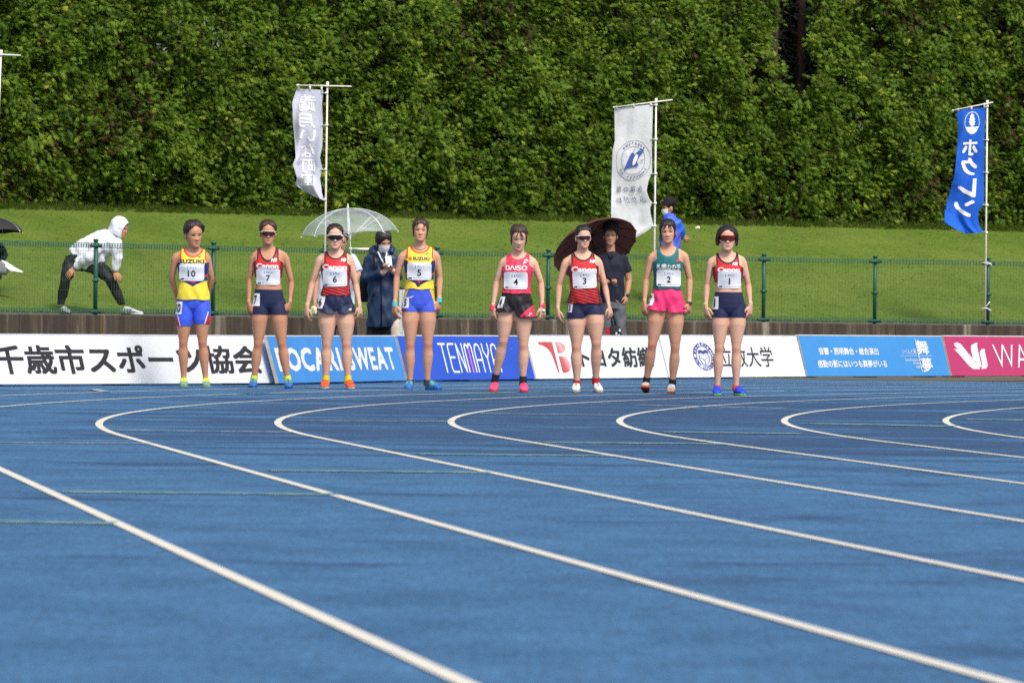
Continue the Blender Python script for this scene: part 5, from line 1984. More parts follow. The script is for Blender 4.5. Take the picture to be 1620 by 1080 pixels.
def T2(s, b=.0, res=3): return text2d(s, b, res)
def mark_nb():
    # slanted block letters
    v, t = text2d('NB', .05, 2)
    v = v.copy(); v[:, 0] += v[:, 1] * .28
    return v, t
def mark_canon():
    # heavy roman letters: thick stems, pointed serifs
    v, t = text2d('Canon', .05, 4)
    parts = [(v, t)]
    v0, v1 = v.min(0), v.max(0)
    return v, t
def mark_suzuki():
    v, t = text2d('SUZUKI', .045, 2, 1.05)
    return v, t
def mark_s():
    return poly2d([(.1, .55), (.5, 1), (.9, .62), (.68, .52), (.5, .70), (.36, .56), (.92, .40), (.5, 0), (.1, .38), (.32, .48), (.5, .30), (.64, .44)])
def mark_bird():
    return poly2d([(0, .62), (.34, .5), (.52, .78), (1, 1), (.70, .48), (.52, 0), (.40, .30)])
def mark_spiral():
    a = np.linspace(0, 5.2, 20)
    v, t = strokes([[(.5 + .42 * math.cos(q) * (1 - q * .07), .5 + .40 * math.sin(q) * (1 - q * .08)) for q in a], [(.15, .1), (.62, .66)]], .14, 3)
    v = v.copy(); v[:, 0] += v[:, 1] * .25
    return v, t
def mark_tri():
    return cat2d(poly2d([(0, 0), (.26, 0), (.12, .3)]), poly2d([(.32, 0), (.58, 0), (.36, .62), (.22, .38)]), poly2d([(.64, 0), (1, 0), (.52, 1), (.42, .76)]))
def mark_daiso():
    L = [[(.0, 0), (.0, 1), (.35, 1), (.62, .8), (.62, .2), (.35, 0), (0, 0)], [(.80, 0), (1.22, 1), (1.64, 0)], [(1.92, 0), (1.92, 1)], [(2.85, 1), (2.4, 1), (2.22, .76), (2.4, .52), (2.68, .5), (2.85, .26), (2.68, 0), (2.2, 0)], [(3.4, 0), (3.15, .22), (3.15, .78), (3.4, 1), (3.75, 1), (4.0, .78), (4.0, .22), (3.75, 0), (3.4, 0)]]
    return strokes(L, .22, 4)
def nb_set(text_box, nb_box):
    def f():
        a, b = mark_canon(), mark_nb()
        return [(a[0], a[1], white_cloth, text_box), (b[0], b[1], white_cloth, nb_box)]
    return f
orange = paint('print_orange_red', (214, 70, 44))
WHITE_F, LENS = mat('eyewear_white', S(236, 238, 242), .35, .04, 20), mat('eyewear_lens', S(30, 22, 22), .12, .05, 20, spec=.6)
LENS_B, RED_F = mat('eyewear_lens_brown', S(64, 30, 26), .12, .1, 20, spec=.6), mat('eyewear_red', S(206, 56, 30), .35, .1, 20)
LENS_R = mat('eyewear_lens_red', S(84, 26, 18), .12, .1, 20, spec=.6)
def navy_shorts(x, g, y, zs):
    c = np.tile(np.array(S(34, 40, 74)), (len(x), 1))
    return c
def blue_long(x, g, y, zs):
    c = np.tile(np.array(S(66, 96, 226, .95)), (len(x), 1))
    o = np.abs(x) - .135
    c[(o > -.012 - .25 * (.10 - g) * 0) & (g < .085) & (o > .006 * 0 + (g - .0) * .28 - .012)] = S(190, 30, 50)
    w = np.abs(np.abs(x) - (.118 + .04 * np.clip(g / .15, 0, 1))) < .004
    c[w & (g < .12)] = S(230, 232, 240)
    return c
def blue_short(x, g, y, zs):
    c = np.tile(np.array(S(70, 98, 226, .95)), (len(x), 1))
    up = np.clip((g - .07) / .14, 0, 1)
    c[(np.abs(x) > .150 - .045 * up) & (g > .07)] = S(244, 196, 44)
    c[(x < -.125) & (g < .022)] = S(120, 30, 56)
    return c
def black_pink(x, g, y, zs):
    c = np.tile(np.array(S(32, 30, 34)), (len(x), 1))
    d = (x - .0) - .035 - (g - .0) * 1.05
    f = (x > .02) & (y < .03) & (d > 0) & (g < .14)
    c[f] = S(236, 52, 92, .95)
    c[f & (d > .035) & (d < .043)] = S(40, 30, 36)
    c[(x > 0) & (g < .012)] = S(32, 30, 34)
    return c
def pink_shorts(x, g, y, zs):
    return np.tile(np.array(S(246, 58, 122, .95)), (len(x), 1))

SPECS = [
 dict(num='10', seed=1, label='runner wearing number 10 in a yellow singlet and long blue tights, hands behind the back', skin='tan', hair='dark', style='part',
      footL=(291.5, 613.5), footR=(327, 613.5), crotch=(305.5, 490), neck=(306, 394), top=(305, 349), chin=(307, 391), face=(306.3, 370), rot=(R(8), R(-3), R(24)), fc={'frown': 1.2, 'eye': .005},
      shL=(270, 399), shR=(334.5, 399), elL=(271.5, 441), elR=(334.6, 441), wrL=(279, 474), wrR=(327, 472), elyL=.06, elyR=.06, wryL=.16, wryR=.16, tipL=(292, 492), tipR=(316, 490), w=1.10, hips=.98, arm=.96,
      knL=(290, 542.5), knR=(320.5, 542.5), anL=(290.5, 597), anR=(325, 597), leg=.97, hem=(305, 474), neckd=.098, neckw=.078, strap=.112,
      col=lambda u, z, y: col_suzuki(u, z, y, DBL), gname='singlet_yellow', trim=S(214, 60, 40), bib=(284, 417.5, 324, 444), hip=(276, 477, 286, 497), stop=(305, 466), fine=1, sbL=(290, 515.5), sbR=(321, 512), scol=blue_long,
      marks=lambda: [mark_suzuki() + (navy_print, (284, 410.6, 324, 416.7)), mark_bird() + (bib_ink, (311.7, 404.2, 320.8, 408))], chain=(90, 92, 96), loose=.9,
      shoe=[(214, 240, 70), (150, 190, 120), (128, 160, 150), (196, 226, 80)], hk={'tuft': 1, 'bun': 1, 'wisps': 6, 'thick': .011, 'top': .013}),
 dict(num='7', seed=2, label='runner wearing number 7 in a red crop top with white framed sunglasses', skin='tan', hair='brown', style='part',
      footL=(400.5, 614.5), footR=(457, 615), crotch=(425.5, 489), neck=(424, 393), top=(423, 348.5), chin=(424.5, 387), face=(424, 369), rot=(R(3), 0, R(6)), glasses=(WHITE_F, LENS_B),
      shL=(394.5, 398), shR=(458, 398), elL=(394.7, 441), elR=(461, 446), wrL=(393.8, 480), wrR=(458.5, 479), tipL=(397, 505), tipR=(452, 501), w=1.06, hips=.97, arm=.92,
      knL=(408.5, 544), knR=(446, 544), anL=(402, 597), anR=(454.5, 597.5), leg=.98, hem=(424, 438.5), neckd=.145, neckw=.072, strap=.096, topname='crop_top',
      col=lambda u, z, y: col_red(u, z, y, 0), gname='top_red', trim=BLK.tolist(), bib=(405.8, 425.3, 443.6, 450.3), hip=(400.5, 464, 407, 484), stop=(425, 458), sbL=(409, 497), sbR=(441, 497.5), scol=navy_shorts,
      marks=nb_set((406, 416.8, 441.4, 424.6), (429, 408.4, 438.8, 414)), loose=.1, sock=(222, 246, 70), sockh=.036,
      shoe=[(96, 146, 168), (28, 92, 168), (40, 108, 178), (70, 110, 130)], hk={'bun': 1, 'wisps': 4, 'thick': .012, 'top': .010}),
 dict(num='6', seed=3, label='runner wearing number 6 in a red singlet with orange shoes', skin='fair', hair='dark', style='part',
      footL=(514, 615.5), footR=(555, 616), crotch=(532.3, 497), neck=(531, 398), top=(528.5, 353.5), chin=(531, 394.5), face=(530, 375), rot=(R(2), 0, R(4)), glasses=(WHITE_F, LENS),
      shL=(499.5, 403), shR=(560, 402.5), elL=(494.5, 446), elR=(562.5, 449), wrL=(485.5, 486), wrR=(569, 484), tipL=(483.5, 511), tipR=(570.5, 508), w=1.06, hips=1.02, arm=1.05,
      knL=(517, 544.5), knR=(548, 544.5), anL=(515.3, 598), anR=(550, 598), leg=1.05, hem=(531, 467), neckd=.092, neckw=.078, strap=.102,
      col=lambda u, z, y: col_red(u, z, y, 0), gname='singlet_red', trim=BLK.tolist(), stripes=(1.10, .28), bib=(511, 426.4, 549.5, 453), bibtilt=.15, hip=(503, 468, 509, 488), stop=(531, 461), sbL=(517, 497), sbR=(546, 497), srise=.03, scol=navy_shorts, sloose=.85,
      marks=nb_set((510, 418.6, 549.4, 426.6), (539.4, 408.4, 548, 413.8)), smarks=lambda: [mark_nb() + (white_cloth, (552, 487.5, 556.5, 491))], loose=.8, sock=(236, 226, 60), sockh=.042,
      shoe=[(252, 84, 40), (196, 198, 190), (252, 92, 50), (250, 130, 60)], hk={'bun': 1, 'thick': .006, 'top': .008}),
 dict(num='5', seed=4, label='runner wearing number 5 in a yellow singlet, short blue shorts and turquoise wristbands', skin='mid', hair='brown', style='short',
      footL=(646.5, 617), footR=(682, 617.5), crotch=(662.8, 490.5), neck=(664.5, 390), top=(663.5, 346), chin=(665, 382.5), face=(665, 366), rot=(R(-2), R(2), R(3)), fc={'eye': .0044},
      shL=(629.5, 397), shR=(697, 396.5), elL=(628, 436), elR=(695.8, 438), wrL=(624.8, 481), wrR=(694.8, 475), tipL=(624, 509), tipR=(689.5, 504), w=1.10, hips=1.0, arm=1.02,
      knL=(649, 545.5), knR=(677, 544.5), anL=(648.5, 601.5), anR=(676, 601.5), leg=1.0, hem=(664, 457.5), neckd=.082, neckw=.080, strap=.114,
      col=lambda u, z, y: col_suzuki(u, z, y, np.array(S(36, 44, 96))), gname='singlet_yellow', trim=S(222, 66, 44), bib=(644.2, 415.7, 683, 442.7), hip=(637.5, 470, 643.5, 487), stop=(663, 455), fine=1, sbL=(649, 492.5), sbR=(677, 492.5), scol=blue_short,
      marks=lambda: [mark_suzuki() + (navy_print, (653.4, 406.6, 679.7, 411.8)), mark_s() + (orange, (646.5, 406, 651.8, 412.2)), mark_bird() + (bib_ink, (671, 399.5, 679, 403))], smarks=lambda: [mark_bird() + (white_cloth, (645, 468, 655, 472))], loose=.7, bands=[('L', 476.5, 485, (70, 200, 214)), ('R', 471, 479, (70, 200, 214))], yawR=.62, chain=(150, 130, 110),
      shoe=[(100, 172, 196), (36, 110, 190), (44, 120, 196), (50, 90, 110)], sock=(58, 62, 72), sockh=.02, hk={'bun': 1, 'side': 1, 'wisps': 14, 'thick': .012, 'top': .012, 'locks': [(.03, .07, .045, .035, 0), (-.03, .07, -.05, .03, 0)]}),
 dict(num='4', seed=5, label='runner wearing number 4 in a pink singlet and black shorts, looking down', skin='fair', hair='brown', style='tied',
      footL=(781, 618.2), footR=(829, 621), crotch=(814.5, 495), neck=(820, 401.5), top=(820, 355.5), chin=(820.8, 394.8), face=(820.5, 375.5), rot=(R(17), 0, R(4)), fc={'eye': .0034}, heady=-.045,
      shL=(789.5, 406.5), shR=(851, 406.5), elL=(786, 445), elR=(856, 447), wrL=(779.7, 486), wrR=(858, 484.5), tipL=(780.5, 512.5), tipR=(859, 511.5), w=1.09, hips=.98, arm=1.0,
      knL=(796, 540), knR=(828.3, 546.5), anL=(783.8, 597), anR=(827.5, 601), anyL=.10, leg=1.0, hem=(819, 464.5), neckd=.085, neckw=.076, strap=.100,
      col=col_daiso, gname='singlet_pink', trim=S(236, 60, 96), bib=(797, 430.6, 835, 457.2), hip=(787, 469, 796, 487), stop=(816, 461), fine=1, sbL=(796, 493), sbR=(829, 503), srise=.0, scol=black_pink, sloose=1.0,
      marks=lambda: [mark_daiso() + (white_cloth, (799.7, 420.2, 833.8, 427.4)), mark_spiral() + (white_cloth, (827.5, 410, 835.8, 417.5))], smarks=lambda: [mark_spiral() + (white_cloth, (836.5, 494.5, 841, 499.5))], loose=.9, bands=[('L', 482, 491, (238, 60, 104)), ('R', 479.5, 487.5, (238, 60, 104))], watch=('R', 491, (206, 208, 212), (226, 228, 232)),
      shoe=[(255, 74, 124), (214, 60, 70), (255, 84, 130), (240, 90, 130)], sock=(34, 36, 52), sockh=.05, hk={'bun': 1, 'side': 1, 'wisps': 5, 'thick': .010, 'top': .012, 'locks': [(.006, .078, .030, .030, 0), (-.01, .078, -.034, .034, 0), (.016, .076, .046, .024, 0)]}),
 dict(num='3', seed=6, label='runner wearing number 3 in a red singlet, white sunglasses and white shoes', skin='fair', hair='black', style='tied',
      footL=(911, 621.5), footR=(947.5, 617.5), crotch=(926.3, 497), neck=(922, 399.5), top=(921, 356), chin=(922.5, 392.8), face=(922.5, 376), rot=(R(3), R(-2), R(14)), glasses=(WHITE_F, LENS_B),
      shL=(888, 407), shR=(953.5, 405.5), elL=(884.8, 450), elR=(957, 452.5), wrL=(882.4, 490), wrR=(963.5, 485), tipL=(883, 514), tipR=(968.5, 507), w=1.09, hips=1.04, arm=.99,
      knL=(911.8, 549), knR=(943.2, 543), anL=(912.8, 604), anR=(942.8, 599.5), anyR=.10, leg=1.08, hem=(925, 480), neckd=.100, neckw=.080, strap=.102,
      col=lambda u, z, y: col_red(u, z, y, 0), gname='singlet_red', trim=BLK.tolist(), stripes=(1.12, -.42), bib=(905.8, 429, 943.6, 455.8), bibtilt=.25, hip=(896.5, 480, 904, 494), stop=(926, 473), sbL=(912, 504), sbR=(942, 497), scol=navy_shorts,
      marks=nb_set((903.5, 422, 944, 431.4), (932.5, 410.8, 942, 415.8)), loose=1.0, sock=(196, 40, 48), sockh=.03,
      shoe=[(232, 232, 230), (196, 188, 172), (226, 226, 222), (120, 120, 126)], hk={'bun': 1, 'wisps': 4, 'thick': .008, 'top': .010}),
 dict(num='2', seed=7, label='runner wearing number 2 in a green singlet and pink shorts', skin='mid', hair='black', style='short',
      footL=(1020.5, 620.8), footR=(1061, 622.8), crotch=(1055, 490.5), neck=(1056.5, 392), top=(1055.5, 347.5), chin=(1057, 385), face=(1056.5, 367.5), rot=(R(2), R(-3), R(-4)), fc={'eye': .0052, 'frown': .7},
      shL=(1024.5, 398.5), shR=(1090, 397), elL=(1022.8, 441), elR=(1091, 441), wrL=(1019.4, 479), wrR=(1090.5, 479), tipL=(1018.5, 504), tipR=(1087.5, 503), w=1.07, hips=.99, arm=1.02,
      knL=(1032, 545), knR=(1068, 551), anL=(1023, 602), anR=(1064, 606), anyL=.10, liftL=.0, toeL=R(-14), leg=1.0, hem=(1056, 457.5), neckd=.110, neckw=.080, strap=.098,
      col=col_flat(S(22, 104, 108, .95)), gname='singlet_green', trim=S(30, 120, 122), bib=(1038.3, 427, 1077, 453), hip=(1025, 464, 1031, 483), stop=(1055, 455), sbL=(1038, 492), sbR=(1069, 495), srise=.012, scol=pink_shorts, sloose=.9,
      marks=lambda: [heavy('札幌山の手', .03) + (white_cloth, (1038, 418, 1077, 426.4)), mark_tri() + (pm((238, 60, 110)), (1068.7, 408.3, 1076.5, 413.5))], smarks=lambda: [mark_tri() + (pm((110, 40, 90)), (1079, 485, 1084, 489)), T2('SAPPORO', .02, 1) + (orange, (1026, 482.5, 1041, 485.5))], loose=.7, watch=('R', 479.5, (34, 34, 40), (60, 62, 70)),
      shoe=[(236, 236, 238), (206, 96, 44), (232, 190, 170), (220, 220, 226)], sock=(30, 32, 38), sockh=.05, hk={'bun': 1, 'side': 1, 'thick': .011, 'top': .012, 'locks': [(.012, .076, .030, .040, -.004), (-.008, .076, -.034, .038, 0), (-.02, .074, -.048, .030, 0), (.024, .074, .048, .026, 0)]}),
 dict(num='1', seed=8, label='runner wearing number 1 in a red crop top with bobbed hair and red sunglasses', skin='fair', hair='black', style='bob',
      footL=(1133.8, 626), footR=(1167.5, 626.3), crotch=(1154, 496), neck=(1150.5, 401.5), top=(1149, 354), chin=(1150.8, 397.3), face=(1150.3, 377), rot=(R(1), 0, R(2)), glasses=(RED_F, LENS_R),
      shL=(1118, 406), shR=(1182, 404.5), elL=(1119, 450), elR=(1184, 450), wrL=(1116.5, 485), wrR=(1187, 483), tipL=(1120, 511), tipR=(1184.5, 509.5), w=1.08, hips=.98, arm=.97,
      knL=(1137.5, 551), knR=(1164.6, 551), anL=(1135, 609), anR=(1164.6, 609), leg=.98, hem=(1151, 446), neckd=.118, neckw=.080, strap=.098, topname='crop_top',
      col=lambda u, z, y: col_red(u, z, y, 0), gname='top_red', trim=BLK.tolist(), bib=(1135, 429.4, 1172, 456), hip=(1124.5, 469, 1134, 489), stop=(1153, 462), sbL=(1138, 502), sbR=(1168, 502), scol=navy_shorts,
      marks=nb_set((1134.6, 423, 1169.8, 430.5), (1158, 415, 1166.8, 419.8)), loose=.1,
      shoe=[(44, 66, 216), (110, 214, 84), (44, 70, 214), (60, 90, 230)], sock=(190, 70, 60), sockh=.012, yawL=-.05, yawR=.30, hk={}),
]
for s in SPECS:
    runner(s)
# ------------------------------------------------------------------ the people behind the boards and on the bank
def cloth_obj(name, parts, m, root, vox=.009, sm=3, wr=.004, seed=0, clipf=None):
    v, f = remesh(parts, vox, sm)
    n = vnormals(v, f)
    v = v + n * (wrinkle(v, wr * 1.3, seed, 22) + wr * .8 * np.sin(v[:, 2] * 34 + v[:, 0] * 41 * math.cos(seed) + 3 * np.sin(v[:, 1] * 19 + seed)))[:, None]
    if clipf is not None:
        t = quads2tris(f)
        v2, t2, e = clip(v, t, clipf(v), n)
        v2, t2, e = rim_in(v2, t2, e, .012, e)
        return link(name, v2, t2, m, root)
    return link(name, v, f, m, root)
def limb(pts, r, rb=None):
    return loft(pts, r, 14, rb)
def body_obj(root, skin, lofts, fingers, geo, arms=()):
    # the trunk and arms go on under the clothes
    lofts = list(lofts)
    for a in arms:
        lofts.append(limb(a, [.05] * (len(a) - 3) + [.045, .038, .03]))
    mb = MB()
    if lofts:
        v, f = remesh(lofts, .0075, 3)
        mb.add(v, f)
    for v, f in fingers + geo: mb.add(v, f)
    return link('body', *mb.arr(), skin, root)
def rainwear(name, c, rough=.45):
    return mat(name, S(*c, .95), rough, .14, 7, .25, 30, .4)
def umbrella(label, fist, axis, R_, hgt, nrib, L, m_can, m_rib, m_handle, scal=.06, tip=.05, parent_z=None, roll=0.0, grp='opened umbrellas', stripe=None):
    """fist: where the shaft is held; axis: towards the ferrule"""
    ax = np.array(axis, float); ax /= np.linalg.norm(ax)
    t = thing('umbrella', label, 'umbrella', tuple(fist), 0, grp)
    a, b = frame_of(ax)
    def put(x, y, z): return a * x + b * y + ax * z
    nphi = nrib * 8
    V, Fq = [put(0, 0, L)], []
    nr = 9
    for j in range(1, nr + 1):
        s = j / nr
        for i in range(nphi):
            ph = 2 * math.pi * i / nphi + roll
            k = abs(math.sin(i * math.pi / 8)) if True else 0
            rr = R_ * math.sin(s * 1.28) / math.sin(1.28)
            z = L - hgt * (1 - math.cos(s * 1.28)) / (1 - math.cos(1.28))
            rr *= 1 - scal * k * s * s
            z += .012 * k * s - (.02 * k * s * (1 - s))
            V.append(put(rr * math.cos(ph), rr * math.sin(ph), z))
    for i in range(nphi):
        Fq.append((0, 1 + i, 1 + (i + 1) % nphi))
        for j in range(nr - 1):
            p = 1 + j * nphi
            Fq.append((p + i, p + nphi + i, p + nphi + (i + 1) % nphi, p + (i + 1) % nphi))
    can = link('canopy', V, Fq, m_can, t)
    for q in range(nrib):
        ph = 2 * math.pi * q / nrib + roll
        pts = []
        for s in np.linspace(0, 1, 10):
            rr = R_ * math.sin(s * 1.28) / math.sin(1.28)
            z = L - hgt * (1 - math.cos(s * 1.28)) / (1 - math.cos(1.28)) - .004
            pts.append(put(rr * math.cos(ph) , rr * math.sin(ph), z))
        mb = MB(); mb.tube(pts, .0042, 5)
        mid = pts[5]
        mb.tube([put(0, 0, L - hgt * 1.15), mid], .003, 5)
        mb.ball(pts[-1], .008, 8, 6)
        mb.build('rib', m_rib, t)
    mb = MB(); mb.tube([put(0, 0, -.02), put(0, 0, L + tip)], .0065, 8)
    mb.tube([put(0, 0, L - hgt * 1.15 - .03), put(0, 0, L - hgt * 1.15 + .02)], .012, 8)
    mb.build('shaft', m_rib, t)
    mb = MB(); mb.tube([put(0, 0, .05), put(0, 0, -.05), put(.012, 0, -.085), put(.045, 0, -.09), put(.055, 0, -.06)], .013, 8)
    mb.build('handle', m_handle, t)
    return t
def vinyl():
    m, g, p = blank('clear_vinyl')
    p.inputs['Base Color'].default_value = S(226, 234, 232)
    p.inputs['Roughness'].default_value = .35
    tr = g.new('ShaderNodeBsdfTransparent'); tr.inputs[0].default_value = (.93, .95, .94, 1)
    mx = g.new('ShaderNodeMixShader')
    tc = g.new('ShaderNodeTexCoord').outputs['Object']
    g.link(g.rng(g.noise(g.mapping(tc, (3, 3, 10)), 2, 3), .35, .7, .20, .34), mx.inputs[0])
    g.link(tr.outputs[0], mx.inputs[1]); g.link(p.outputs[0], mx.inputs[2])
    g.link(mx.outputs[0], g.n['Material Output'].inputs[0])
    return m
black_plastic = mat('black_plastic', S(30, 30, 32), .4, .1, 20)
phone_mat = mat('phone_dark', S(40, 42, 48), .25, .1, 20)

# --- woman in the long navy raincoat
P = Fig(603, 560, 68.6, 'person in a long navy raincoat and white face mask looking down at a phone', None, 0.0)
r, p = P.root, P.p
coat = rainwear('raincoat_navy', (38, 56, 86))
def rz(px, py, a, f, b, dy=0.0):
    q = p(px, py); return (q[0], dy, q[2], a, f, b)
t1_ = zrings([rz(603.5, 518, .160, .14, .13), rz(603.5, 495, .158, .14, .13), rz(603, 470, .150, .135, .13), rz(603, 440, .150, .135, .13), rz(603, 420, .158, .13, .13), rz(603, 409, .150, .11, .12), rz(604, 401, .105, .08, .09), rz(605, 396, .06, .06, .07)])
sL, eL, wL = p(585, 409, .0), p(578.5, 441, -.03), p(607, 432, -.20)
sR, eR, wR = p(621, 409, .0), p(629, 440, -.03), p(623, 430, -.19)
sleeves = [limb([sL + (.02, 0, .01), sL, (sL + eL) / 2, eL, (eL + wL) / 2, wL], [.055, .064, .064, .058, .054, .044]), limb([sR + (-.02, 0, .01), sR, (sR + eR) / 2, eR, (eR + wR) / 2, wR], [.055, .064, .062, .056, .052, .044])]
hood = [loft([p(592, 400, -.07), p(587.5, 396, .0), p(594, 393, .09), p(605, 391, .11), p(617, 392, .09), p(622.5, 394, .0), p(618, 400, -.07)], [.022, .036, .045, .048, .045, .036, .022], 12)]
cloth_obj('raincoat', [t1_] + sleeves + hood, coat, r, .010, 3, .0055, 2)
mb = MB()
mb.tube([p(604.5, 402, -.145), p(604, 440, -.150), p(604, 516, -.155)], .006, 6); mb.build('zip', mat('zip_dark', S(24, 34, 54), .5), r)
mb = MB()
for q in ((592, 462), ):
    mb.tube([p(594, 455, -.150), p(590.5, 470, -.148)], .009, 6)
mb.build('pocket_flap', mat('zip_dark', S(24, 34, 54), .5), r)
trs = mat('trousers_black', S(30, 28, 30), .8, .15, 12, .2)
cloth_obj('trousers', [limb([p(594, 505, 0), p(592, 530, 0), p(592, 570, .0)], [.09, .082, .07]), limb([p(613, 505, 0), p(614, 530, 0), p(614, 570, .02)], [.09, .085, .07])], trs, r, .010, 3, .004, 3)
for x in (592, 614):
    a = p(x, 570); shoe(r, (a[0], .02, 0), .1, 0, 1, pm((40, 40, 44)), pm((200, 200, 200)), None, pm((220, 220, 220)))
neck_ = limb([p(605, 403, .0), p(606.5, 392, -.02)], [.05, .047])
h1, f1 = hand(wL + (.02, -.01, .02), p(618, 418, -.22) - p(609, 430, -.20), (.2, -.95, .2), (-.2, 0, 1), 1.0, .95, True)
h2, f2 = hand(wR + (-.02, -.0, .02), p(617, 421, -.22) - p(622, 428, -.19), (-.6, -.7, .2), (.2, -.1, 1), 1.2, .95, False)
c = p(606.5, 383.0, -.05)
geo = build_head(r, c, .222, Euler((R(20), R(-4), R(24)), 'XYZ').to_matrix(), SKIN['mid'], 'dark', 'fringe', {'eye': .003}, 31, {'thick': .012, 'top': .016, 'side': 1}, None, True)
body_obj(r, SKIN['mid'], [neck_, h1, h2, limb([wL - (.03, 0, 0), wL + (.02, -.01, .015)], [.03, .026]), limb([wR + (.02, 0, 0), wR + (-.02, 0, .02)], [.03, .026])], f1 + f2, geo, [[p(605, 398, 0), p(604, 412, .01), sL + (.01, 0, -.01), eL, wL], [p(605, 398, 0), p(604, 412, .01), sR + (-.01, 0, -.01), eR, wR]])
mb = MB()
for q in ([p(598, 398, -.09), p(603, 408, -.145), p(609.5, 421, -.18)], [p(612, 399, -.09), p(611.5, 410, -.14), p(610, 421, -.18)]):
    mb.tube(q, .009, 6, .003)
mb.build('lanyard', white_cloth, r)
mb = MB(); mb.tube([p(592.5, 399, -.06), p(594.5, 412, -.135), p(595.5, 432, -.155)], .018, 6, .006); mb.build('backpack_strap', black_plastic, r)
ph = thing('phone', 'dark phone in the hand of the person in the navy raincoat', 'phone', tuple(np.array(p(615.5, 414, -.235)) + P.b))
mb = MB(); mb.box((0, 0, 0), (.07, .012, .135), Euler((R(-25), 0, R(15))).to_matrix()); bmx = mb.build('case', phone_mat, ph, False)
mb = MB(); mb.box(Vector((0, -.0075, 0)), (.062, .002, .12), Euler((R(-25), 0, R(15))).to_matrix()); mb.build('screen', mat('phone_screen', S(196, 204, 214), .2, .05, 10), ph, False)
bp = thing('backpack', 'black backpack worn on the back of the navy raincoat', 'backpack', tuple(np.array(p(583, 478, .20)) + P.b))
fab = mat('backpack_black', S(28, 28, 32), .75, .15, 14, .3)
def bpz(y): return p(0, y)[2] - p(0, 478)[2]
v, f = zrings([(0.02, 0, .0, .10, .05, .05), (.02, 0, .04, .125, .08, .08), (.02, 0, .22, .125, .085, .09), (.02, 0, .38, .115, .07, .08), (.025, -.0, .45, .08, .05, .05)], 24, 3.2)
link('main_bag', v, f, fab, bp)
v, f = zrings([(.015, .085, .03, .09, .03, .04), (.015, .085, .16, .095, .035, .045), (.015, .085, .20, .07, .02, .03)], 20, 3.0)
link('front_pocket', v, f, fab, bp)
mb = MB(); mb.tube([(0, -.02, .45), (.01, -.02, .50), (.04, -.02, .50), (.05, -.02, .45)], .008, 6); mb.build('grab_loop', fab, bp)

# --- woman in the white T-shirt under the clear umbrella
P = Fig(533, 560, 67.8, 'person in a loose white T-shirt mostly hidden behind the runner in orange shoes', None, 0.0)
r, p = P.root, P.p
tee = mat('tshirt_white', S(232, 236, 244, .95), .85, .08, 9, .15)
tt_ = zrings([rz(531, 481, .215, .14, .13), rz(531, 462, .20, .14, .13), rz(532, 440, .18, .135, .125), rz(533, 422, .168, .13, .12), rz(533.5, 409, .15, .10, .11), rz(534.5, 402.5, .09, .07, .08), rz(535, 399, .06, .055, .06)])
sR, eR, wR = p(555, 409, .01), p(566.5, 434, -.03), p(560, 447, -.22)
sL, eL, wL = p(511, 409, .01), p(500.5, 444, .0), p(498, 478, -.08)
cloth_obj('tshirt', [tt_, limb([sR + (-.02, 0, .01), sR, p(562, 421, -.01), p(566.8, 430.5, -.025)], [.055, .062, .064, .062]), limb([sL + (.02, 0, .01), sL, p(504.5, 424, .0), p(502, 434, .0)], [.055, .062, .062, .060])], tee, r, .010, 3, .006, 5)
trn = mat('trousers_navy', S(30, 32, 44), .8, .15, 12, .2)
cloth_obj('trousers', [limb([p(531, 470, 0), p(531, 486, 0)], [.155, .16], [.12, .13]), limb([p(522, 484, 0), p(519, 530, 0), p(516, 575, 0)], [.10, .085, .075]), limb([p(543, 484, 0), p(553, 530, .0), p(558, 575, 0)], [.10, .09, .075])], trn, r, .010, 3, .004, 6)
for x in (516, 558):
    a = p(x, 575); shoe(r, (a[0], .02, 0), .1, 0, 1, pm((210, 210, 214)), pm((230, 230, 230)), None, None)
geo = build_head(r, p(537.5, 383.5, -.01), .222, Euler((R(6), 0, R(16)), 'XYZ').to_matrix(), SKIN['mid'], 'black', 'tied', {'x': 1}, 33, {'bun': 1, 'thick': .014, 'top': .014})
h1, f1 = hand(wR, (-.25, -.1, .95), (-.9, -.3, 0), (-.2, -.95, .1), 1.0, .95, True)
h2, f2 = hand(wL, p(497, 490, -.12) - wL, (.8, .5, 0), (.4, -.9, 0), 1.3, .95)
body_obj(r, SKIN['mid'], [limb([p(534.5, 402, .0), p(536.5, 392, -.01)], [.052, .048]), limb([p(564, 424, -.02), eR, (eR + wR) / 2, wR], [.042, .037, .034, .023]), limb([p(503, 428, 0), eL, (eL + wL) / 2, wL], [.042, .036, .033, .022]), h1, h2], f1 + f2, geo, [[p(534.5, 401, 0), p(533, 414, .01), sR + (-.01, 0, -.01), p(564, 424, -.02), eR], [p(534.5, 401, 0), p(533, 414, .01), sL + (.01, 0, -.01), p(503.5, 428, 0), eL]])
umb_ax = np.array(W(551, 323, 67.8)) - np.array(W(558.5, 446, 67.8)); L_ = np.linalg.norm(umb_ax)
umbrella('clear vinyl umbrella with white ribs above the runner in orange shoes', np.array(p(558.5, 446, -.20)) + P.b, umb_ax, .525, .282, 8, L_ - .045, vinyl(), pole_white, pole_white, .02, .045, roll=R(90))
pc = thing('paper_wrapper', 'crumpled cream paper in the lowered hand of the white T-shirt wearer', 'wrapper', tuple(np.array(p(497.5, 489, -.135)) + P.b))
mb = MB(); mb.add([(-.05, 0, -.04), (.02, -.02, -.05), (.05, 0, .0), (.02, .02, .05), (-.03, .02, .03), (-.005, -.03, .01)], [(0, 1, 5), (1, 2, 5), (2, 3, 5), (3, 4, 5), (4, 0, 5)])
mb.build('sheet', mat('cream_paper', S(236, 220, 180), .8, .1, 20), pc, False)
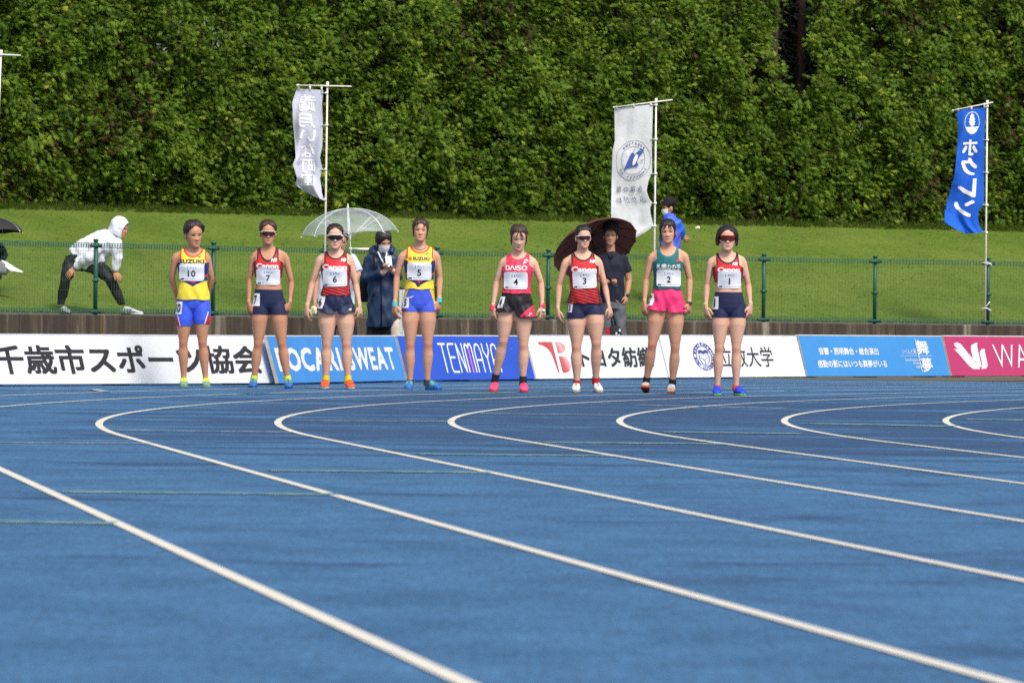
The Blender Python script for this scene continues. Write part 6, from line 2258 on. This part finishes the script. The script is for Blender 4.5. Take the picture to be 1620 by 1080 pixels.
# white rod lying along the fence rail behind them
D_ = fence_pt(575)[1] - .10
A, B = W(553, 394, D_), W(604, 394.4, D_)
rod = thing('white_rod', 'white rod resting along the fence rail beside the navy raincoat', 'rod', tuple(A))
mb = MB(); mb.tube([(0, 0, 0), tuple((B - A) * .5), tuple(B - A)], .017, 8); mb.build('tube', pole_white, rod)
mb = MB(); mb.tube([(-.01, 0, 0), (.03, .0, 0)], .022, 8); mb.build('end_cap', pole_white, rod)
# upright pale post beside the raincoat, a cloth bag hanging on it
D_ = 68.2
b = W(635.5, 560, D_); b.z = 0
po = thing('white_post', 'upright pale grey post standing behind the runner with turquoise wristbands', 'post', tuple(b))
zt = W(635, 458, D_).z
grey = mat('post_pale', S(206, 212, 212, .9), .5, .1, 8)
mb = MB(); mb.box((-.016, 0, zt / 2 + .02), (.036, .06, zt - .04)); mb.box((.022, .006, zt / 2 + .02), (.032, .05, zt - .04)); mb.build('column', grey, po, False)
mb = MB(); mb.box((0, 0, .015), (.30, .24, .03)); mb.build('foot_plate', grey, po, False)
mb = MB(); mb.tube([(-.01, 0, zt - .01), (-.01, 0, zt + .03)], .02, 10); mb.build('end_cap', black_plastic, po)
bg_ = thing('cloth_bag', 'beige cloth bag hanging beside the pale post', 'bag', tuple(np.array(W(625.5, 533, D_ - .12))))
v, f = zrings([(0, 0, -.05, .04, .03, .03), (0, 0, 0, .055, .045, .045), (.0, 0, .10, .05, .04, .04), (.012, 0, .165, .028, .02, .02), (.03, .02, .20, .01, .01, .01)], 16, 2.4)
link('pouch', v, f, mat('canvas_beige', S(206, 190, 172, .9), .85, .2, 14, .3), bg_)
mb = MB(); mb.tube([(.025, .01, .19), (.035, .05, .26), (.055, .10, .30)], .006, 6); mb.build('strap', mat('canvas_beige', S(206, 190, 172, .9)), bg_)

# --- man in the navy polo shirt under the brown umbrella
P = Fig(970, 570, 76.0, 'person in a navy polo shirt and grey trousers holding the brown umbrella', None, 0.0)
r, p = P.root, P.p
polo = mat('polo_navy', S(28, 30, 48), .8, .12, 10, .2)
tt_ = zrings([rz(968.5, 479, .150, .115, .115), rz(968.5, 460, .148, .115, .11), rz(968, 440, .152, .12, .11), rz(967.5, 420, .162, .12, .11), rz(967, 409, .155, .10, .10), rz(966.5, 401, .10, .07, .08), rz(966, 397, .062, .06, .062)])
sL, eL, wL = p(950, 409, .01), p(945.5, 441, -.02), p(962.5, 446, -.22)
sR, eR, wR = p(985, 408, .01), p(995, 444, .04), p(991.5, 468, -.03)
cloth_obj('polo_shirt', [tt_, limb([sR + (-.02, 0, .01), sR, p(989.5, 420, .02), p(992.5, 430, .03)], [.056, .062, .062, .058]), limb([sL + (.02, 0, .01), sL, p(947.5, 420, .0), p(946.5, 430, -.01)], [.056, .062, .062, .058])], polo, r, .010, 3, .004, 8)
mb = MB(); mb.tube([p(959.5, 399, -.02), p(961.5, 401.5, -.07), p(966, 407.5, -.115)], .012, 6, .005); mb.tube([p(972.5, 399, -.02), p(970.5, 401.5, -.07), p(966.5, 407.5, -.115)], .012, 6, .005)
mb.build('collar', polo, r)
tgr = mat('trousers_grey', S(96, 98, 104), .8, .12, 14, .2)
cloth_obj('trousers', [limb([p(969, 472, 0), p(969, 489, 0)], [.145, .15], [.11, .115]), limb([p(960.5, 484, 0), p(960, 530, 0), p(960, 575, .02)], [.088, .078, .07]), limb([p(979.5, 484, 0), p(980.5, 530, -.01), p(981, 575, .0)], [.088, .08, .07])], tgr, r, .010, 3, .004, 9)
for x in (960, 981):
    a = p(x, 575); shoe(r, (a[0], .02, 0), .1, 0, 1, pm((50, 50, 56)), pm((220, 220, 220)), None, None, .265)
geo = build_head(r, p(966, 373.0, -.02), .236, Euler((R(4), 0, R(-4)), 'XYZ').to_matrix(), SKIN['tan'], 'black', 'short', {'eye': .0042}, 35, {'thick': .012, 'top': .008})
h1, f1 = hand(wL, (.85, -.2, .25), (.1, .25, -.9), (.2, -.2, .95), 1.0, 1.0, True)
h2, f2 = hand(wR, p(989.5, 480, -.06) - wR, (-.8, .5, 0), (-.5, -.85, 0), 1.2, 1.0)
body_obj(r, SKIN['tan'], [limb([p(966, 402, .0), p(966, 386, -.01)], [.058, .052]), limb([p(991.5, 426, .025), eR, (eR + wR) / 2, wR], [.045, .040, .037, .026]), limb([p(947, 426, 0), eL, (eL + wL) / 2, wL], [.045, .040, .037, .026]), h1, h2], f1 + f2, geo, [[p(966, 400, 0), p(967, 412, .01), sR + (-.01, 0, -.01), p(991, 426, .025), eR], [p(966, 400, 0), p(967, 412, .01), sL + (.01, 0, -.01), p(947, 426, 0), eL]])
hat = thing('bucket_hat', 'dark brimmed hat on the head under the brown umbrella', 'hat', tuple(np.array(p(966, 361.5, -.02)) + P.b))
hm = mat('hat_black', S(22, 20, 22), .85, .15, 16, .2)
v, f = zrings([(0, 0, -.012, .150, .165, .155), (0, 0, -.004, .135, .15, .14), (0, 0, .012, .098, .118, .116), (0, 0, .05, .092, .110, .110), (0, 0, .085, .080, .095, .095), (0, 0, .098, .04, .05, .05)], 30, 2.0)
link('crown_and_brim', v, f, hm, hat)
mb = MB(); mb.add(*loft([(.1 * math.cos(a), .119 * math.sin(a), .02) for a in np.linspace(0, 2 * math.pi, 30)], .004, 6, cap=False)); mb.build('hat_band', black_plastic, hat)
mb = MB(); d = (wR - eR) / np.linalg.norm(wR - eR); c = wR - d * .012; mb.tube([c - d * .012, c + d * .012], .030, 14, .027, cap=False)
wt = mb.build('watch', pm((190, 192, 196), .3), r); mb = MB(); mb.tube([c + (.008, -.022, 0), c + (.012, -.036, 0)], .020, 14); mb.build('watch_face', pm((60, 64, 70), .2), wt)
ubr = cloth_mat('umbrella_brown', (118, 74, 66), .9, .12)
axb = np.array((-.36, .55, .75))
umbrella('dark brown umbrella tilted back over the person in the navy polo', np.array(p(966.5, 445.5, -.26)) + P.b, axb, .545, .20, 16, .74, ubr, mat('umbrella_rib_dark', S(40, 34, 34), .5), black_plastic, .015, .05, roll=.2)
bag = thing('sports_bag', 'red and black bag standing at the feet of the polo shirt wearer', 'bag', tuple(np.array((W(972, 560, 75.2).x, 75.2, 0))))
zt = W(972, 514, 75.2).z
v, f = zrings([(0, 0, 0, .085, .07, .07), (0, 0, .03, .10, .085, .085), (0, 0, zt * .7, .095, .08, .08), (0, 0, zt * .93, .075, .06, .06), (0, 0, zt, .03, .03, .03)], 20, 3)
link('main_bag', v, f, fab, bag)
mb = MB(); mb.box((-.085, -.03, zt * .62), (.05, .12, zt * .66)); mb.build('side_pocket', mat('bag_red', S(176, 26, 44), .7, .15, 14), bag, False)
mb = MB(); mb.tube([(-.03, -.02, zt * .97), (-.04, -.03, zt * 1.12), (-.02, -.03, zt * 1.2), (.01, -.02, zt * .99)], .012, 6); mb.build('grab_loop', fab, bag)
for x, z in ((.02, .84), (.05, .80), (.06, .90)):
    mb = MB(); mb.box((x, -.085, zt * z), (.02, .012, .03)); mb.build('buckle', white_cloth, bag, False)

# --- man in the blue jacket and cap walking along the bank
P = Fig(1060, 490, 89.3, 'person in a bright blue jacket and black cap standing on the grass bank', None, .80)
r, p = P.root, P.p
def jacket_mat():
    m, g, pn = blank('jacket_blue')
    tc = g.new('ShaderNodeTexCoord').outputs['Object']
    a = g.noise(tc, 3.2, 4, .6)
    c = g.mix(g.rng(a, .44, .60, 0, 1), S(30, 104, 226), S(96, 84, 200))
    g.link(c, pn.inputs['Base Color']); pn.inputs['Roughness'].default_value = .55
    g.link(g.bump(g.noise(tc, 18, 3), .3, .01), pn.inputs['Normal'])
    return m
jk = jacket_mat()
tt_ = zrings([rz(1060, 402, .15, .16, .16), rz(1060, 385, .15, .16, .16), rz(1060, 368, .155, .17, .17), rz(1060, 354, .150, .16, .16), rz(1060, 346, .11, .11, .11), rz(1058, 341, .075, .075, .075)])
sR, eR, wR = p(1071, 353, -.08), p(1078.5, 368, -.02), p(1078, 375, .10)
sL, eL, wL = p(1052, 353, .12), p(1056, 369, .2), p(1062, 377, .2)
cloth_obj('jacket', [tt_, limb([sR + (-.03, 0, .01), sR, (sR + eR) / 2, eR, wR], [.06, .068, .066, .06, .05]), limb([sL, (sL + eL) / 2, eL, wL], [.06, .066, .06, .05]), limb([p(1050, 344, -.05), p(1058, 339.5, -.07), p(1067, 343, .0), p(1058, 340, .07), p(1050, 344, .05)], [.03, .034, .036, .034, .03])], jk, r, .012, 3, .006, 11)
cloth_obj('trousers', [limb([p(1060, 396, 0), p(1060, 410, 0)], [.14, .14], [.15, .15]), limb([p(1056, 408, -.06), p(1055, 445, -.06), p(1054, 480, -.05)], [.09, .08, .065]), limb([p(1063, 408, .06), p(1066, 445, .06), p(1068, 480, .07)], [.09, .08, .065])], trn, r, .012, 3, .004, 12)
for x, y in ((1054, -.05), (1068, .07)):
    a = p(x, 486); shoe(r, (a[0], y, p(x, 491)[2] - .02), R(-85), 0, 1, pm((60, 60, 66)), pm((220, 220, 220)), None, None, .27)
geo = build_head(r, p(1057, 328.5, .0), .240, Euler((R(8), 0, R(-68)), 'XYZ').to_matrix(), SKIN['tan'], 'black', 'short', {'eye': .004}, 36, {'thick': .010, 'top': .0}, None, True)
h1, f1 = hand(p(1079.5, 375, .06), (.75, .2, -.5), (0, .9, .3), (.3, 0, .9), 1.0, 1.0)
body_obj(r, SKIN['tan'], [limb([p(1059, 347, 0), p(1058, 338, 0)], [.058, .055]), h1, limb([p(1076, 374, .08), p(1080, 375.2, .06)], [.03, .028])], f1, geo, [[p(1059, 344, 0), p(1060, 356, 0), sR, eR, p(1077, 374, .09)]])
cap = thing('baseball_cap', 'black cap on the person in the blue jacket', 'cap', tuple(np.array(p(1057.5, 321.5, 0)) + P.b), R(-68))
v, f = zrings([(0, .008, -.022, .092, .112, .112), (0, .008, .0, .094, .114, .114), (0, .008, .045, .086, .100, .102), (0, .012, .080, .064, .068, .074), (0, .012, .097, .030, .03, .034)], 28, 2.1)
link('crown', v, f, hm, cap)
a = np.linspace(-1.25, 1.25, 13)
V = [(.088 * math.sin(q), -.100 * math.cos(q) - .002, -.012) for q in a] + [(.082 * math.sin(q), -.100 * math.cos(q) - .075 * math.cos(q) ** .6, -.026 - .004 * math.cos(q)) for q in a]
V += [(x, y, z + .008) for x, y, z in V]
Fq = [(i, i + 1, 13 + i + 1, 13 + i) for i in range(12)] + [(26 + i, 39 + i, 39 + i + 1, 26 + i + 1) for i in range(12)] + [(13 + i, 13 + i + 1, 39 + i + 1, 39 + i) for i in range(12)]
link('peak', V, Fq, hm, cap)
mb = MB(); mb.box((.02, -.105, .035), (.03, .006, .022), Euler((R(-18), 0, R(10))).to_matrix()); mb.build('badge', mat('badge_grey', S(150, 150, 154), .5), cap, False)

# --- man stretching in the white hooded jacket
P = Fig(145, 497, 80.98, 'person in a white hooded jacket stretching in a side lunge behind the fence', None, .685)
r, p = P.root, P.p
wj = mat('jacket_white', S(232, 236, 246, .97), .7, .05, 6, .3, 16)
bl = mat('leggings_black', S(32, 32, 36), .65, .12, 10, .2)
jparts = [limb([p(117, 408, .0), p(128, 402, .0), p(145, 394, .0), p(162, 386.5, -.02), p(174, 380, -.03), p(183, 374, -.03)], [.13, .155, .165, .165, .14, .09], [.15, .17, .18, .19, .17, .10]),
          limb([p(128, 404, -.10), p(136, 412, -.12), p(143, 421, -.11)], [.12, .11, .085], [.05, .05, .04]), limb([p(150, 402, -.10), p(153, 414, -.10), p(151, 424, -.09)], [.13, .11, .05], [.08, .06, .04]),
          limb([p(158, 398, .08), p(160, 412, .08), p(158, 421, .06)], [.10, .09, .05], [.06, .05, .03])]
sL, eL, wL = p(158, 388, -.17), p(141, 409, -.25), p(120.5, 422.5, -.16)
sR, eR, wR = p(184, 384, -.08), p(187, 408, -.16), p(182, 429.5, -.16)
jparts += [limb([sL + (.03, .05, .03), sL, (sL + eL) / 2, eL, (eL + wL) / 2, wL], [.07, .085, .080, .070, .060, .052]), limb([sR + (-.03, .04, .03), sR, (sR + eR) / 2, eR, (eR + wR) / 2, wR], [.07, .085, .082, .070, .062, .055])]
hc = p(190.5, 361, -.02)
hp_ = MB(); hp_.ball(p(188.5, 358.5, -.01), (.128, .128, .138), 22, 14); hoodg = hp_.arr()
face_dir = np.array((.86, -.22, -.46)); face_dir /= np.linalg.norm(face_dir)
hctr = p(188.5, 358.5, -.01)
hv, hf = remesh([hoodg, limb([p(182, 372, -.02), p(186, 364, -.02)], [.11, .12])], .009, 3)
hn = vnormals(hv, hf)
dd = (hv - hctr); dd = dd / np.linalg.norm(dd, axis=1)[:, None]
hv2 = hv + hn * wrinkle(hv - hctr, .004, 4, 24)[:, None]
v2, t2, e2 = clip(hv2, quads2tris(hf), .70 - dd @ face_dir, hn)
v2, t2, e2 = rim_in(v2, t2, e2, .03, e2)
cloth_obj('jacket', jparts, wj, r, .011, 3, .0042, 13)
link('hood', v2, t2, wj, r)
geo = build_head(r, hc, .232, Euler((R(14), 0, R(72)), 'XYZ').to_matrix(), SKIN['tan'], 'black', 'fringe', {'eye': .004}, 37, {'thick': .008, 'top': .004})
h1, f1 = hand(wL + (-.01, 0, -.01), p(110.5, 434, -.20) - wL, (.3, .9, -.1), (.85, -.2, .4), .55, 1.08)
h2, f2 = hand(wR + (.005, 0, -.01), p(190, 437, -.2) - wR, (-.5, .8, -.3), (-.4, -.5, .6), .8, 1.05)
body_obj(r, SKIN['tan'], [limb([p(181, 376, -.02), p(188, 367, -.02)], [.06, .055]), h1, h2, limb([wL + (.03, 0, .02), wL - (.01, 0, .01)], [.032, .028]), limb([wR + (0, 0, .03), wR + (.004, 0, -.01)], [.032, .028])], f1 + f2, geo, [[p(183, 374, -.03), p(174, 381, -.03), sL + (.03, .04, 0), eL, wL], [p(183, 374, -.03), p(176, 381, -.03), sR, eR, wR]])
lk, la = p(104.5, 443, -.10), p(96, 482, .0)
rk, ra_ = p(175, 441, -.12), p(193, 482.5, -.03)
cloth_obj('leggings', [limb([p(112, 402, .0), p(120, 409, .0), p(136, 414, .0)], [.10, .15, .14], [.12, .15, .13]), limb([p(116, 408, -.02), p(110, 425, -.07), lk, (lk + la) / 2 + (0, .02, 0), la + (0, 0, .02), la], [.105, .095, .072, .066, .050, .048]),
                       limb([p(140, 416, -.02), p(160, 426, -.08), rk, (rk + ra_) / 2 + (.0, .02, 0), ra_ + (0, 0, .02), ra_], [.115, .100, .076, .066, .050, .048])], bl, r, .010, 3, .005, 14)
shw, shs = pm((226, 228, 232)), pm((236, 236, 238))
a = p(97, 496.5); shoe(r, (a[0] + .0, .03, a[2] + .0), R(28), 0, 1, shw, shs, pm((206, 210, 216)), pm((160, 164, 170)), .29)
a = p(195, 497.5); shoe(r, (a[0], -.02, a[2] + .0), R(72), 0, 1, shw, shs, pm((206, 210, 216)), pm((160, 164, 170)), .31)

# --- someone sitting at the left edge under a black umbrella
bz = bank(-22, .30)
P = Fig(-22, 440, float(bz[1]), 'person in a black jacket sitting on the bank, cut by the left picture edge', None, float(bz[2]))
r, p = P.root, P.p
bj = rainwear('jacket_black', (34, 36, 42))
q0 = p(-22, 430)
cloth_obj('jacket', [zrings([rz(-22, 441, .20, .18, .18), rz(-22, 420, .19, .17, .16), rz(-22, 398, .19, .15, .15), rz(-21, 383, .16, .11, .12), rz(-21, 376, .07, .07, .07)]), limb([p(-3, 388, .0), p(6, 404, -.08), p(4, 412, -.22)], [.075, .065, .05]), limb([p(-41, 388, .0), p(-50, 410, -.08), p(-36, 418, -.24)], [.075, .065, .05])], bj, r, .012, 3, .006, 15)
cloth_obj('trousers', [limb([p(-14, 436, .0), p(-8, 424, -.32), p(-8, 455, -.50)], [.09, .078, .06]), limb([p(-30, 436, .0), p(-36, 424, -.32), p(-34, 455, -.50)], [.09, .078, .06])], mat('trousers_charcoal', S(92, 94, 98), .8, .15, 12), r, .012, 3, .004, 16)
h1, f1 = hand(p(-17, 414, -.3), (.1, -.1, .95), (-.9, -.3, 0), (0, -.9, .1), 1.0, 1.0, True)
geo = build_head(r, p(-21, 362.5, -.02), .228, Euler((R(6), 0, R(8)), 'XYZ').to_matrix(), SKIN['mid'], 'black', 'short', {'eye': .004}, 38, {'thick': .012, 'top': .012})
body_obj(r, SKIN['mid'], [limb([p(-21, 380, 0), p(-21, 370, -.01)], [.058, .052]), h1], f1, geo, [[p(-21, 378, 0), p(-21, 390, 0), p(-40, 392, 0), p(-47, 409, -.07), p(-34, 417, -.22), p(-18, 415, -.29)]])
for x in (-8, -34):
    a = p(x, 461, -.55); shoe(r, (a[0], -.52, a[2]), .1, 0, 1, pm((60, 60, 64)), pm((210, 210, 210)), None, None, .27)
ubl = mat('umbrella_black', S(40, 40, 44), .6, .1, 6, .1, 60)
ub = umbrella('black umbrella with a pale edge line, cut by the left picture edge', np.array(p(-20, 410, -.32)) + P.b, (.0, .05, 1), .50, .20, 8, .56, ubl, pole_white, black_plastic, .05, .05, roll=.39)
gb = thing('grey_bag', 'grey bag lying on the grass under the black umbrella at the left edge', 'bag', tuple(np.array(p(3, 434, -.45)) + P.b))
v, f = zrings([(0, 0, -.01, .10, .08, .08), (0, 0, .05, .125, .10, .10), (-.01, 0, .13, .10, .08, .08), (-.03, 0, .185, .04, .03, .03)], 18, 2.6)
link('pouch', v, f, mat('bag_grey', S(120, 122, 128), .7, .2, 10, .3), gb)
mb = MB(); mb.tube([(-.06, 0, .17), (-.02, -.02, .22), (.03, 0, .17)], .009, 6); mb.build('grab_loop', fab, gb)
pl = thing('plastic_sheet', 'white plastic sheet spread beside the grey bag at the left edge', 'plastic sheet', tuple(np.array(p(6, 412, -.42)) + P.b))
V = [np.array(p(*q)) - np.array(p(6, 412, -.42)) for q in ((1, 409.5, -.42), (14, 414, -.40), (28, 423, -.42), (41.5, 430, -.45), (38, 431, -.50), (22, 428.5, -.52), (9, 420, -.50), (2, 414, -.46))]
c = sum(V) / 8 + np.array((0, -.03, .01))
mb = MB(); mb.add(V + [c], [(i, (i + 1) % 8, 8) for i in range(8)]); mb.add([v - np.array((0, -.012, .01)) for v in V] + [c - np.array((0, -.012, .01))], [((i + 1) % 8, i, 8) for i in range(8)])
mb.build('sheet', mat('plastic_white', S(232, 234, 236), .4, .05, 10), pl)
